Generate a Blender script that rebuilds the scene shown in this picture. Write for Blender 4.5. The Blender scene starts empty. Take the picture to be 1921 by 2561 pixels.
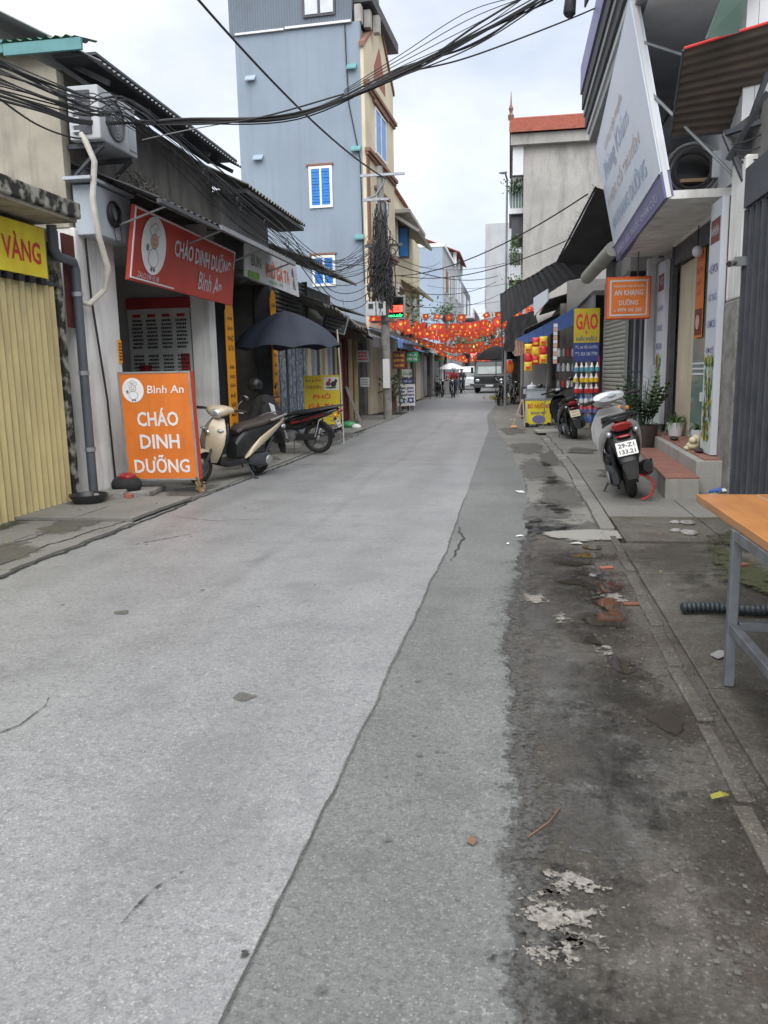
import bpy, bmesh, math, random
from mathutils import Vector, Matrix
S = bpy.context.scene
COL = S.collection
R = math.radians
rnd = random.Random(7)

# ------------------------------------------------------------------ camera
CAM_H = 1.45
PITCH, YAW, ROLL, FOC = R(9.816), R(9.138), 0.02, 2000.0      # focal length in photo pixels (photo 1921 x 2561)
hd = Vector((-math.sin(YAW), math.cos(YAW), 0)); rt = Vector((math.cos(YAW), math.sin(YAW), 0))
fw = hd * math.cos(PITCH) - Vector((0, 0, 1)) * math.sin(PITCH)
up = hd * math.sin(PITCH) + Vector((0, 0, 1)) * math.cos(PITCH)
cr = rt * math.cos(ROLL) - up * math.sin(ROLL); cu = rt * math.sin(ROLL) + up * math.cos(ROLL)
cd = bpy.data.cameras.new('camera'); cam = bpy.data.objects.new('camera', cd); COL.objects.link(cam)
cam.matrix_world = Matrix(((cr.x, cu.x, -fw.x, 0), (cr.y, cu.y, -fw.y, 0), (cr.z, cu.z, -fw.z, CAM_H), (0, 0, 0, 1)))
cd.sensor_fit = 'VERTICAL'; cd.sensor_height = 36.0; cd.lens = 36.0 * FOC / 2561.0
cd.clip_start = 0.05; cd.clip_end = 2000
S.camera = cam

# ------------------------------------------------------------------ overcast sky, soft sun, exposure
SUN_EL, SUN_AZ = R(56), R(176)
W = bpy.data.worlds.new('World'); S.world = W; W.use_nodes = True
nt = W.node_tree; nt.nodes.clear()
def wn(t, **k):
    n = nt.nodes.new(t)
    for a, b in k.items(): setattr(n, a, b)
    return n
out = wn('ShaderNodeOutputWorld'); bg = wn('ShaderNodeBackground'); bg.inputs[1].default_value = 0.1
sky = wn('ShaderNodeTexSky', sky_type='NISHITA', sun_disc=False, sun_elevation=SUN_EL, sun_rotation=SUN_AZ)
tc = wn('ShaderNodeTexCoord'); mp = wn('ShaderNodeMapping'); mp.inputs['Scale'].default_value = (1.5, 1.5, 3.2)
nz = wn('ShaderNodeTexNoise'); nz.inputs['Scale'].default_value = 1.9; nz.inputs['Detail'].default_value = 6; nz.inputs['Roughness'].default_value = .5
cr_ = wn('ShaderNodeValToRGB'); cr_.color_ramp.elements[0].position = .36; cr_.color_ramp.elements[1].position = .60
cr_.color_ramp.elements[0].color = (.60, .665, .79, 1); cr_.color_ramp.elements[1].color = (.90, .925, .96, 1)
ml = wn('ShaderNodeMix', data_type='RGBA', blend_type='MULTIPLY'); ml.inputs[0].default_value = 1; ml.inputs[7].default_value = (3.5, 3.5, 3.5, 1)
mx = wn('ShaderNodeMix', data_type='RGBA'); mx.inputs[0].default_value = .93
L = nt.links.new
L(tc.outputs['Generated'], mp.inputs[0]); L(mp.outputs[0], nz.inputs['Vector']); L(nz.outputs['Fac'], cr_.inputs[0])
L(cr_.outputs[0], ml.inputs[6]); L(sky.outputs[0], mx.inputs[6]); L(ml.outputs[2], mx.inputs[7])
L(mx.outputs[2], bg.inputs[0]); L(bg.outputs[0], out.inputs[0])
sd = bpy.data.lights.new('sun', 'SUN'); sd.energy = 1.5; sd.angle = R(80); sd.color = (1, .97, .93)
so = bpy.data.objects.new('sun', sd); COL.objects.link(so)
sdir = Vector((math.sin(SUN_AZ) * math.cos(SUN_EL), math.cos(SUN_AZ) * math.cos(SUN_EL), math.sin(SUN_EL)))
so.rotation_euler = sdir.to_track_quat('Z', 'Y').to_euler(); so.location = (0, 0, 40)
S.view_settings.view_transform = 'Standard'; S.view_settings.look = 'None'
S.view_settings.exposure = 1.75; S.view_settings.gamma = 1; S.view_settings.use_curve_mapping = False
S.render.engine = 'CYCLES'
S.cycles.max_bounces = 6; S.cycles.diffuse_bounces = 4

# ------------------------------------------------------------------ helpers
def at(px, py, Y=None, X=None, Z=None):
    """the point of the street seen at a photo pixel, at a known distance Y, on the wall plane X or at the height Z"""
    x = px - 960.5; y = 1280.5 - py
    d = (fw * FOC + cr * x + cu * y)
    t = Y / d.y if Y is not None else X / d.x if X is not None else (Z - CAM_H) / d.z
    return Vector((0, 0, CAM_H)) + d * t
INV = {}
def tag(o, label, cat, group=None):
    o['label'] = label; o['category'] = cat
    if group: o['group'] = group
    return o
def E(name, label, cat, base=(0, 0, 0), group=None, world=True):
    o = bpy.data.objects.new(name, None); COL.objects.link(o); o.empty_display_size = .1
    o.location = base; tag(o, label, cat, group)
    if world: INV[o] = Matrix.Translation(-Vector(base))
    return o
def link(name, me, m, parent=None):
    o = bpy.data.objects.new(name, me); COL.objects.link(o)
    if m is not None:
        if len(me.materials): me.materials[0] = m
        else: me.materials.append(m)
    if parent is not None:
        o.parent = parent
        if parent in INV: o.matrix_parent_inverse = INV[parent]
    return o
def kids(o): return [c for c in ALLKIDS.get(o, [])]
ALLKIDS = {}
def copy_tree(o, parent=None):
    c = o.copy(); COL.objects.link(c)
    if parent is not None: c.parent = parent
    for ch in list(o.children): copy_tree(ch, c)
    return c
X3, Y3, Z3 = Vector((1, 0, 0)), Vector((0, 1, 0)), Vector((0, 0, 1))
def V(*a): return Vector(a)
class MB:
    def __init__(s): s.v = []; s.f = []
    def add(s, vs, fs):
        b = len(s.v); s.v += [Vector(p) for p in vs]; s.f += [[b + i for i in f] for f in fs]; return s
    def box(s, a, b, rz=0, piv=None):
        x0, y0, z0 = a; x1, y1, z1 = b
        vs = [V(x, y, z) for z in (z0, z1) for x, y in ((x0, y0), (x1, y0), (x1, y1), (x0, y1))]
        if rz:
            p = Vector(piv) if piv is not None else V((x0 + x1) / 2, (y0 + y1) / 2, 0)
            M_ = Matrix.Rotation(rz, 3, 'Z'); vs = [M_ @ (v - p) + p for v in vs]
        return s.add(vs, [(3, 2, 1, 0), (4, 5, 6, 7), (0, 1, 5, 4), (1, 2, 6, 5), (2, 3, 7, 6), (3, 0, 4, 7)])
    def slab(s, pts, t):
        """quad or polygon pts given thickness t along its normal (behind it)"""
        pts = [Vector(p) for p in pts]; n = len(pts)
        nn = (pts[1] - pts[0]).cross(pts[2] - pts[0]).normalized()
        bk = [p - nn * t for p in pts]
        return s.add(pts + bk, [list(range(n)), list(range(2 * n - 1, n - 1, -1))] + [((i + 1) % n, i, n + i, n + (i + 1) % n) for i in range(n)])
    def grid(s, fn, nu, nv, closed_u=False):
        b = [fn(i / nu if not closed_u else i / nu, j / nv) for j in range(nv + 1) for i in range(nu + (0 if closed_u else 1))]
        w = nu if closed_u else nu + 1
        fs = [(j * w + i, j * w + (i + 1) % w, (j + 1) * w + (i + 1) % w, (j + 1) * w + i) for j in range(nv) for i in range(nu)]
        return s.add(b, fs)
    def rings(s, rs, cap=True):
        n = len(rs[0]); vs = [p for r in rs for p in r]
        fs = [(k * n + i, k * n + (i + 1) % n, (k + 1) * n + (i + 1) % n, (k + 1) * n + i) for k in range(len(rs) - 1) for i in range(n)]
        if cap: fs += [list(range(n - 1, -1, -1)), list(range((len(rs) - 1) * n, len(rs) * n))]
        return s.add(vs, fs)
    def tube(s, pts, r, n=8, cap=True):
        pts = [Vector(p) for p in pts]; rr = r if isinstance(r, (list, tuple)) else [r] * len(pts); rs = []
        t0 = (pts[1] - pts[0]).normalized(); u = t0.orthogonal().normalized()
        for i, p in enumerate(pts):
            t = (pts[min(i + 1, len(pts) - 1)] - pts[max(i - 1, 0)]).normalized()
            u = (u - t * u.dot(t)).normalized(); w = t.cross(u)
            rs.append([p + (u * math.cos(a) + w * math.sin(a)) * rr[i] for a in [2 * math.pi * k / n for k in range(n)]])
        return s.rings(rs, cap)
    def ell(s, c, r, n=12, m=8, rot=None):
        c = Vector(c)
        def f(u, v):
            a = 2 * math.pi * u; b = math.pi * (v * .998 + .001) - math.pi / 2
            p = V(math.cos(a) * math.cos(b) * r[0], math.sin(a) * math.cos(b) * r[1], math.sin(b) * r[2])
            return c + (rot @ p if rot else p)
        return s.grid(f, n, m, True)
    def lathe(s, c, prof, n=20, ax='Z'):
        c = Vector(c)
        def p(r, h, a):
            if ax == 'Z': return c + V(r * math.cos(a), r * math.sin(a), h)
            if ax == 'Y': return c + V(r * math.cos(a), h, -r * math.sin(a))
            return c + V(h, r * math.cos(a), r * math.sin(a))
        return s.rings([[p(r, h, 2 * math.pi * k / n) for k in range(n)] for r, h in prof])
    def torus(s, c, R_, r, n=28, m=8, ax='Y', sq=1.0):
        c = Vector(c)
        def f(u, v):
            a = 2 * math.pi * u; b = 2 * math.pi * v
            rad = R_ + r * math.cos(b); h = r * math.sin(b) * sq
            if ax == 'Y': return c + V(rad * math.cos(a), h, rad * math.sin(a))
            if ax == 'X': return c + V(h, rad * math.cos(a), rad * math.sin(a))
            return c + V(rad * math.cos(a), rad * math.sin(a), h)
        return s.grid(f, n, m, True)
    def tri(s, T):
        s.v = [T @ p for p in s.v]; return s
    def mesh(s, name, smooth=False, ang=None):
        me = bpy.data.meshes.new(name); me.from_pydata([tuple(p) for p in s.v], [], s.f); me.validate()
        bm = bmesh.new(); bm.from_mesh(me); bmesh.ops.remove_doubles(bm, verts=bm.verts, dist=1e-5)
        bmesh.ops.recalc_face_normals(bm, faces=bm.faces); bm.to_mesh(me); bm.free()
        if smooth:
            me.polygons.foreach_set('use_smooth', [True] * len(me.polygons))
            me.set_sharp_from_angle(angle=R(ang or 40))
        return me
    def build(s, name, m, parent=None, smooth=False, bevel=0, ang=None, seg=2):
        me = s.mesh(name, smooth, ang)
        o = link(name, me, m, parent)
        if bevel:
            b = o.modifiers.new('bevel', 'BEVEL'); b.width = bevel; b.segments = seg; b.limit_method = 'ANGLE'
        return o
def struct(o, kind='structure'): o['kind'] = kind; return o
def sag(a, b, d, n=14):
    a, b = Vector(a), Vector(b)
    return [a.lerp(b, i / n) - Z3 * (4 * d * (i / n) * (1 - i / n)) for i in range(n + 1)]

# ------------------------------------------------------------------ materials
M = {}
def mat(name, c, c2=None, rough=.6, ns=3., lo=.38, hi=.66, fine=0., fs=120., bump=0., bs=60., metal=0., streak=0., sc=(.03, .03, .025), sscale=(2.2, 2.2, .25), slo=.5, shi=.72, spec=.5, coat=0., trans=0., emit=None, es=1., rough2=None):
    m = bpy.data.materials.new(name); m.use_nodes = True; t = m.node_tree; N = t.nodes; lk = t.links.new
    b = N['Principled BSDF']; b.inputs['Roughness'].default_value = rough; b.inputs['Metallic'].default_value = metal
    b.inputs['Specular IOR Level'].default_value = spec; b.inputs['Coat Weight'].default_value = coat; b.inputs['Coat Roughness'].default_value = .12
    b.inputs['Transmission Weight'].default_value = trans
    tc0 = N.new('ShaderNodeTexCoord'); oi = N.new('ShaderNodeObjectInfo'); va = N.new('ShaderNodeVectorMath'); va.operation = 'MULTIPLY_ADD'; va.inputs[1].default_value = (1, 1, 1)
    cx = N.new('ShaderNodeCombineXYZ'); rm = N.new('ShaderNodeMath'); rm.operation = 'MULTIPLY'; rm.inputs[1].default_value = 37.0; lk(oi.outputs['Random'], rm.inputs[0])
    for i_ in range(3): lk(rm.outputs[0], cx.inputs[i_])
    lk(tc0.outputs['Object'], va.inputs[0]); lk(cx.outputs[0], va.inputs[2]); tco = va.outputs[0]
    def noise(scale, det=5, vec=None, ro=.55):
        n = N.new('ShaderNodeTexNoise'); n.inputs['Scale'].default_value = scale; n.inputs['Detail'].default_value = det; n.inputs['Roughness'].default_value = ro
        lk(vec or tco, n.inputs['Vector']); return n.outputs['Fac']
    def ramp(f, a, z):
        n = N.new('ShaderNodeMapRange'); n.inputs[1].default_value = a; n.inputs[2].default_value = z; lk(f, n.inputs[0]); return n.outputs[0]
    def mix(f, a, c_, mode='MIX'):
        n = N.new('ShaderNodeMix'); n.data_type = 'RGBA'; n.blend_type = mode
        for inp, v in ((0, f), (6, a), (7, c_)):
            if isinstance(v, (int, float)): n.inputs[inp].default_value = v
            elif isinstance(v, tuple): n.inputs[inp].default_value = (*v, 1)
            else: lk(v, n.inputs[inp])
        return n.outputs[2]
    if c2 is None: c2 = tuple(x * .82 for x in c)
    f0 = ramp(noise(ns), lo, hi)
    col = mix(f0, tuple(c), tuple(c2))
    if streak:
        mp = N.new('ShaderNodeMapping'); mp.inputs['Scale'].default_value = sscale; lk(tco, mp.inputs[0])
        st = ramp(noise(2.0, 7, mp.outputs[0], .65), slo, shi)
        k = N.new('ShaderNodeMath'); k.operation = 'MULTIPLY'; lk(st, k.inputs[0]); k.inputs[1].default_value = streak
        col = mix(k.outputs[0], col, tuple(sc))
    if fine:
        g = N.new('ShaderNodeMapRange'); g.inputs[1].default_value = .3; g.inputs[2].default_value = .7; g.inputs[3].default_value = 1 - fine; g.inputs[4].default_value = 1 + fine
        lk(noise(fs, 2), g.inputs[0])
        vm = N.new('ShaderNodeVectorMath'); vm.operation = 'SCALE'; lk(col, vm.inputs[0]); lk(g.outputs[0], vm.inputs['Scale']); col = vm.outputs[0]
    lk(col, b.inputs['Base Color'])
    if rough2 is not None:
        g = N.new('ShaderNodeMapRange'); g.inputs[1].default_value = 0; g.inputs[2].default_value = 1; g.inputs[3].default_value = rough; g.inputs[4].default_value = rough2
        lk(f0, g.inputs[0]); lk(g.outputs[0], b.inputs['Roughness'])
    if bump:
        bp = N.new('ShaderNodeBump'); bp.inputs['Strength'].default_value = bump; bp.inputs['Distance'].default_value = .01
        lk(noise(bs, 4), bp.inputs['Height']); lk(bp.outputs[0], b.inputs['Normal'])
    if emit:
        b.inputs['Emission Color'].default_value = (*emit, 1); b.inputs['Emission Strength'].default_value = es
    M[name] = m; return m
def sr(r, g, b):
    f = lambda x: (x / 255) / 12.92 if x < 10 else (((x / 255) + .055) / 1.055) ** 2.4
    return (f(r), f(g), f(b))
mat('plaster_beige', (.36, .335, .275), (.25, .23, .19), rough=.9, ns=1.3, streak=.75, sc=(.10, .095, .08), slo=.48, bump=.15, bs=25, fine=.08)
mat('plaster_white', (.76, .76, .74), (.62, .615, .595), rough=.85, ns=1.8, streak=.55, sc=(.22, .21, .19), slo=.5, bump=.08, bs=30)
mat('plaster_grime', (.17, .16, .14), (.09, .085, .075), rough=.95, ns=2.2, streak=.8, sc=(.03, .03, .027), bump=.2, bs=25)
mat('mould', (.30, .29, .25), (.022, .022, .018), rough=.95, ns=7, lo=.4, hi=.55, bump=.4, bs=30)
mat('concrete', (.36, .35, .32), (.27, .26, .235), rough=.9, ns=1.6, streak=.5, sc=(.14, .135, .12), bump=.12, bs=40, fine=.12)
mat('concrete_rough', (.25, .245, .23), (.15, .145, .135), rough=.95, ns=5, bump=.5, bs=22, fine=.25, fs=60)
mat('concrete_floor', (.31, .30, .275), (.20, .195, .175), rough=.85, ns=2.1, bump=.15, bs=40, fine=.22, fs=70)
mat('blue_paint', (.235, .288, .352), (.21, .258, .318), rough=.85, ns=.5, streak=.45, sc=(.165, .195, .235), sscale=(1.6, 1.6, .1), bump=.05, bs=20)
mat('blue_sheet', (.12, .15, .19), (.10, .125, .16), rough=.55, ns=1)
mat('blue_pale', (.29, .36, .45), (.25, .315, .40), rough=.85, ns=.6, streak=.3, sc=(.25, .28, .33))
mat('wall_white', (.70, .715, .73), (.60, .615, .635), rough=.85, ns=.7, streak=.3, sc=(.3, .3, .3))
mat('wall_cream', (.62, .55, .40), (.52, .46, .33), rough=.85, ns=.8, streak=.35, sc=(.25, .22, .17))
mat('wall_grey', (.37, .36, .34), (.29, .283, .27), rough=.92, ns=.9, streak=.6, sc=(.14, .136, .127), sscale=(1.3, 1.3, .3), bump=.1, bs=15, fine=.06, fs=20)
mat('brown_trim', (.22, .11, .07), rough=.7)
mat('brick_red', (.33, .12, .08), (.24, .085, .06), rough=.85, ns=8)
mat('brick_orange', (.20, .075, .045), (.12, .055, .038), rough=.9, ns=20)
mat('far_white', (.40, .42, .45), (.33, .35, .375), rough=.9, ns=.6, streak=.4, sc=(.25, .26, .28), sscale=(1, 1, .1))
mat('truck_glass', (.20, .235, .24), rough=.12, spec=.6)
mat('dead_leaf', (.15, .095, .06), rough=.9)
mat('tile_red', (.33, .10, .065), (.22, .068, .048), rough=.8, ns=4, fine=.15, fs=25)
mat('sheet_dark', (.062, .066, .072), (.04, .042, .046), rough=.7, ns=3, streak=.5, sc=(.10, .09, .08))
mat('sheet_grey', (.16, .17, .18), (.11, .115, .12), rough=.6, ns=2, streak=.5, sc=(.07, .06, .05))
mat('fibre_cement', (.15, .145, .13), (.055, .055, .045), rough=.95, ns=3.5, bump=.25, bs=25)
mat('awning_brown', (.105, .085, .07), (.07, .058, .05), rough=.7, ns=3, streak=.4, sc=(.16, .10, .06))
mat('teal_sheet', (.10, .27, .28), (.08, .21, .22), rough=.6, ns=3)
mat('green_sheet', (.10, .22, .16), rough=.6)
mat('shutter_yellow', (.50, .42, .205), (.42, .35, .175), rough=.6, ns=2.2, streak=.6, sc=(.25, .20, .11), slo=.48, sscale=(3, 3, .4))
mat('steel_grey', (.30, .31, .31), (.24, .25, .25), rough=.45, ns=3, metal=.3)
mat('steel_dark', (.055, .06, .07), (.04, .043, .05), rough=.5, ns=4)
mat('gate_dark', (.085, .092, .105), (.06, .066, .078), rough=.5, ns=4, streak=.3, sc=(.05, .045, .04))
mat('galvanised', (.34, .36, .38), (.26, .28, .30), rough=.45, ns=8, metal=.55)
mat('rust', (.16, .075, .04), (.08, .045, .03), rough=.9, ns=12)
mat('slat_beige', (.33, .33, .29), (.28, .28, .245), rough=.6, ns=2, streak=.3, sc=(.2, .19, .16))
mat('black', (.012, .012, .013), rough=.5)
mat('black_plastic', (.016, .017, .018), (.024, .025, .026), rough=.38, ns=8)
mat('black_gloss', (.008, .008, .009), rough=.14, coat=.6)
mat('rubber', (.012, .012, .012), (.022, .021, .02), rough=.85, ns=20)
mat('chrome', (.6, .6, .6), rough=.18, metal=1)
mat('alloy', (.32, .32, .33), rough=.4, metal=.8)
mat('leg_steel', (.20, .215, .235), (.14, .15, .165), rough=.45, ns=9, metal=.4, streak=.5, sc=(.12, .08, .05))
mat('gold_paint', (.44, .375, .27), (.40, .34, .245), rough=.36, coat=.35, metal=.06, ns=2)
mat('seat_brown', (.035, .024, .02), (.026, .018, .015), rough=.55)
mat('grey_paint', (.52, .525, .52), rough=.3, coat=.5, ns=2)
mat('white_gloss', (.72, .74, .78), rough=.25, coat=.5)
mat('lamp_glass', (.55, .58, .62), rough=.08, metal=.6)
mat('tail_red', (.26, .012, .015), rough=.2, coat=.5)
mat('red_paint', (.40, .02, .03), rough=.35, coat=.4)
mat('amber', (.75, .26, .03), rough=.3)
mat('white_paint', (.72, .72, .71), rough=.6)
mat('white_print', (.80, .80, .80), rough=.6)
mat('black_print', (.02, .02, .022), rough=.6)
mat('red_print', (.55, .035, .03), rough=.6)
mat('blue_print', (.03, .05, .22), rough=.6)
mat('orange_panel', sr(216, 120, 42), sr(206, 110, 38), rough=.5, ns=3, streak=.3, sc=sr(150, 84, 40))
mat('orange_trim', sr(205, 72, 42), rough=.5)
mat('red_panel', sr(184, 62, 44), sr(168, 54, 40), rough=.55, ns=1.5, streak=.3, sc=sr(120, 46, 36))
mat('yellow_panel', sr(232, 214, 50), sr(218, 196, 44), rough=.55, ns=2, streak=.25, sc=sr(170, 150, 50))
mat('yellow_dull', sr(196, 176, 40), sr(180, 160, 36), rough=.55, ns=2)
mat('orange_strip', sr(240, 165, 40), sr(232, 150, 36), rough=.55, ns=2)
mat('banner_white', (.66, .69, .74), (.58, .61, .67), rough=.6, ns=1)
mat('box_blue', (.40, .44, .49), (.34, .375, .42), rough=.5, ns=2)
mat('sign_pale', (.72, .77, .85), (.66, .72, .81), rough=.35, ns=.9)
mat('sign_purple', (.145, .135, .30), (.17, .16, .33), rough=.4, ns=2)
mat('faded_blue', (.46, .54, .70), rough=.4); mat('faded_orange', (.66, .53, .49), rough=.4); mat('faded_purple', (.36, .36, .52), rough=.4)
mat('menu_board', (.52, .53, .52), rough=.5); mat('menu_red', (.36, .035, .04), rough=.5)
mat('dark_wall', (.36, .365, .355), (.30, .305, .295), rough=.85, ns=1.2)
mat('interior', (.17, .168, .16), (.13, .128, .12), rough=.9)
mat('navy_cloth', (.045, .055, .085), (.036, .044, .068), rough=.75, ns=3)
mat('black_cloth', (.014, .014, .016), (.022, .022, .024), rough=.85, ns=14, bump=.3, bs=40)
mat('tarp_grey', (.085, .085, .09), (.06, .06, .065), rough=.8, ns=4, bump=.2, bs=20)
mat('tarp_black', (.03, .031, .034), (.02, .02, .022), rough=.7, ns=4)
mat('tarp_blue', (.20, .31, .60), (.17, .27, .54), rough=.6, ns=3)
mat('blue_shutter', (.02, .20, .58), (.016, .16, .48), rough=.3, ns=5)
mat('glass_dark', (.03, .04, .05), rough=.06, spec=.8)
mat('glass_green', (.18, .27, .23), (.14, .22, .19), rough=.12, spec=.6)
mat('glass_pale', (.42, .46, .50), rough=.1, spec=.8)
mat('flag_red', (.86, .10, .06), (.78, .075, .045), rough=.6, ns=8)
mat('flag_yellow', (.9, .62, .05), rough=.6)
mat('wood_orange', (.44, .19, .055), (.36, .145, .04), rough=.38, ns=3, streak=.5, sc=(.25, .09, .03), sscale=(14, .8, 14), coat=.25)
mat('wood_pale', (.42, .31, .19), (.33, .24, .14), rough=.7, ns=5)
mat('wood_brown', (.14, .075, .045), (.10, .052, .032), rough=.7, ns=5)
mat('step_tile', (.30, .14, .105), (.235, .11, .085), rough=.55, ns=4, fine=.08, fs=30)
mat('cable', (.014, .014, .015), rough=.6); mat('cable_grey', (.06, .06, .065), rough=.6); mat('cable_pale', (.32, .32, .32), rough=.6)
mat('pvc_grey', (.085, .095, .115), rough=.5); mat('pvc_white', (.52, .50, .45), (.40, .385, .34), rough=.6, ns=6)
mat('hose_dark', (.028, .036, .042), rough=.5)
mat('red_pipe', (.10, .022, .022), (.075, .018, .018), rough=.8)
mat('meter_grey', (.46, .48, .50), (.40, .42, .44), rough=.6)
mat('leaf_dark', (.022, .055, .018), (.035, .075, .022), rough=.45, ns=9); mat('leaf_mid', (.05, .10, .03), (.075, .13, .04), rough=.5, ns=6); mat('leaf_yellow', (.26, .24, .03), rough=.6)
mat('pot_brown', (.055, .037, .038), (.045, .03, .03), rough=.5); mat('soil', (.03, .022, .016), rough=.95)
mat('cream_ceramic', (.62, .55, .38), (.5, .42, .26), rough=.5)
mat('skin', (.36, .2, .13), rough=.6); mat('jeans', (.03, .04, .07), rough=.9); mat('shirt_red', (.25, .03, .04), rough=.9); mat('shirt_white', (.55, .55, .55), rough=.9)
mat('truck_green', (.022, .032, .034), (.03, .038, .038), rough=.4)
mat('moss', (.045, .06, .018), (.075, .085, .03), rough=.95, ns=9, bump=.5, bs=40)
mat('bag_yellow', (.75, .50, .03), rough=.35); mat('bag_red', (.60, .03, .03), rough=.35); mat('bag_blue', (.05, .14, .45), rough=.35); mat('bag_white', (.70, .72, .74), rough=.35); mat('bag_green', (.05, .28, .10), rough=.35); mat('bag_teal', (.10, .33, .42), rough=.35)
mat('led_red', (.02, .02, .02), emit=(1, .05, .03), es=1.6); mat('led_green', (.02, .02, .02), emit=(.03, .9, .2), es=1.4)
mat('sign_green', (.03, .30, .14), rough=.5); mat('sign_brown', (.16, .03, .02), rough=.5)
mat('wet_mud', (.066, .055, .044), (.05, .042, .034), rough=.25, ns=3, rough2=.1)
mat('water', (.05, .045, .038), rough=.03, spec=.6)
mat('chalk', (.48, .475, .455), (.36, .355, .335), rough=.9, ns=14, lo=.45, hi=.6)
mat('crack', (.022, .022, .02), rough=.95)
mat('paper', (.7, .7, .7), rough=.8)
mat('cardboard', (.32, .22, .13), rough=.9)

def translucent(name, c, k=.45):
    m = M[name]; N = m.node_tree.nodes; lk = m.node_tree.links.new; b = N['Principled BSDF']; o = N['Material Output']
    t = N.new('ShaderNodeBsdfTranslucent'); t.inputs[0].default_value = (*c, 1); mx = N.new('ShaderNodeMixShader'); mx.inputs[0].default_value = k
    lk(b.outputs[0], mx.inputs[1]); lk(t.outputs[0], mx.inputs[2]); lk(mx.outputs[0], o.inputs[0])
translucent('tarp_blue', (.50, .66, .98), .78); translucent('flag_red', (.95, .15, .09), .6); translucent('navy_cloth', (.05, .065, .11), .25); translucent('banner_white', (.7, .72, .75), .2); translucent('tarp_grey', (.09, .09, .095), .2)
# asphalt: aggregate speckle over broad wear, colour and relief only
def asphalt(name, base, dark, light, wet=None, sc=1.0, rough=.8, wear=.35, grit=.5):
    m = bpy.data.materials.new(name); m.use_nodes = True; t = m.node_tree; N = t.nodes; lk = t.links.new
    b = N['Principled BSDF']; tc = N.new('ShaderNodeTexCoord')
    def noise(scale, det, ro=.6):
        n = N.new('ShaderNodeTexNoise'); n.inputs['Scale'].default_value = scale; n.inputs['Detail'].default_value = det; n.inputs['Roughness'].default_value = ro
        lk(tc.outputs['Object'], n.inputs['Vector']); return n.outputs['Fac']
    def rmp(f, a, z, lo=0., hi=1.):
        n = N.new('ShaderNodeMapRange'); n.inputs[1].default_value = a; n.inputs[2].default_value = z; n.inputs[3].default_value = lo; n.inputs[4].default_value = hi; lk(f, n.inputs[0]); return n.outputs[0]
    def mix(f, a, c, mode='MIX'):
        n = N.new('ShaderNodeMix'); n.data_type = 'RGBA'; n.blend_type = mode
        for i, v in ((0, f), (6, a), (7, c)):
            if isinstance(v, (int, float)): n.inputs[i].default_value = v
            elif isinstance(v, tuple): n.inputs[i].default_value = (*v, 1)
            else: lk(v, n.inputs[i])
        return n.outputs[2]
    c = mix(rmp(noise(.9, 6), .35, .68), base, tuple(x * (1 - wear * .6) for x in base))
    if wet:
        wf = rmp(noise(1.3, 9, .7), .42, .64)
        c = mix(wf, c, wet); lk(rmp(wf, .3, 1, rough, .28), b.inputs['Roughness'])
        c = mix(rmp(noise(16, 8, .8), .48, .64, 0, .55), c, dark)
    else: b.inputs['Roughness'].default_value = rough
    c = mix(rmp(noise(110 * sc, 4, .75), .47, .66, 0, .8), c, dark)
    c = mix(rmp(noise(34 * sc, 5, .8), .50, .64, 0, grit), c, dark)
    c = mix(rmp(noise(48 * sc, 4, .8), .57, .66, 0, grit * .9), c, light)
    c = mix(rmp(noise(2.6, 8, .75), .50, .66, 0, grit * .6), c, dark)
    vo = N.new('ShaderNodeTexVoronoi'); vo.inputs['Scale'].default_value = 120 * sc; lk(tc.outputs['Object'], vo.inputs['Vector'])
    vr = N.new('ShaderNodeSeparateColor'); lk(vo.outputs['Color'], vr.inputs[0])
    vs = rmp(vr.outputs[0], .80, .98, 0, 1); vd = rmp(vo.outputs['Distance'], .30, .55, 1, 0)
    k = N.new('ShaderNodeMath'); k.operation = 'MULTIPLY'; lk(vs, k.inputs[0]); lk(vd, k.inputs[1])
    k2 = N.new('ShaderNodeMath'); k2.operation = 'MULTIPLY'; lk(k.outputs[0], k2.inputs[0]); k2.inputs[1].default_value = .75
    c = mix(k2.outputs[0], c, light)
    mp = N.new('ShaderNodeMapping'); mp.inputs['Scale'].default_value = (2.1, .16, 1); lk(tc.outputs['Object'], mp.inputs[0])
    tw = N.new('ShaderNodeTexNoise'); tw.inputs['Scale'].default_value = 1.0; tw.inputs['Detail'].default_value = 5; lk(mp.outputs[0], tw.inputs['Vector'])
    c = mix(rmp(tw.outputs['Fac'], .42, .64, 0, .17), c, dark)
    c = mix(rmp(noise(5.5, 5), .58, .75, 0, .22), c, dark)
    lk(c, b.inputs['Base Color'])
    bp = N.new('ShaderNodeBump'); bp.inputs['Strength'].default_value = .55; bp.inputs['Distance'].default_value = .006
    lk(noise(55 * sc, 5, .8), bp.inputs['Height']); lk(bp.outputs[0], b.inputs['Normal'])
    M[name] = m
asphalt('asphalt_light', (.268, .274, .276), (.125, .128, .13), (.40, .40, .39), rough=.47, grit=.75)
asphalt('asphalt_strip', (.175, .182, .176), (.075, .077, .073), (.27, .27, .26), rough=.55, wear=.5, grit=.75)
asphalt('asphalt_dark', (.108, .100, .086), (.042, .039, .033), (.19, .182, .165), wet=(.080, .061, .045), sc=.8, rough=.7, wear=.6, grit=.95)
asphalt('slab_wet', (.135, .125, .104), (.06, .055, .045), (.22, .21, .18), wet=(.07, .056, .04), grit=.8, sc=.8, rough=.75, wear=.6)
asphalt('slab_dry', (.225, .22, .20), (.125, .122, .108), (.30, .295, .27), sc=.7, rough=.85, wear=.6)

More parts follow.
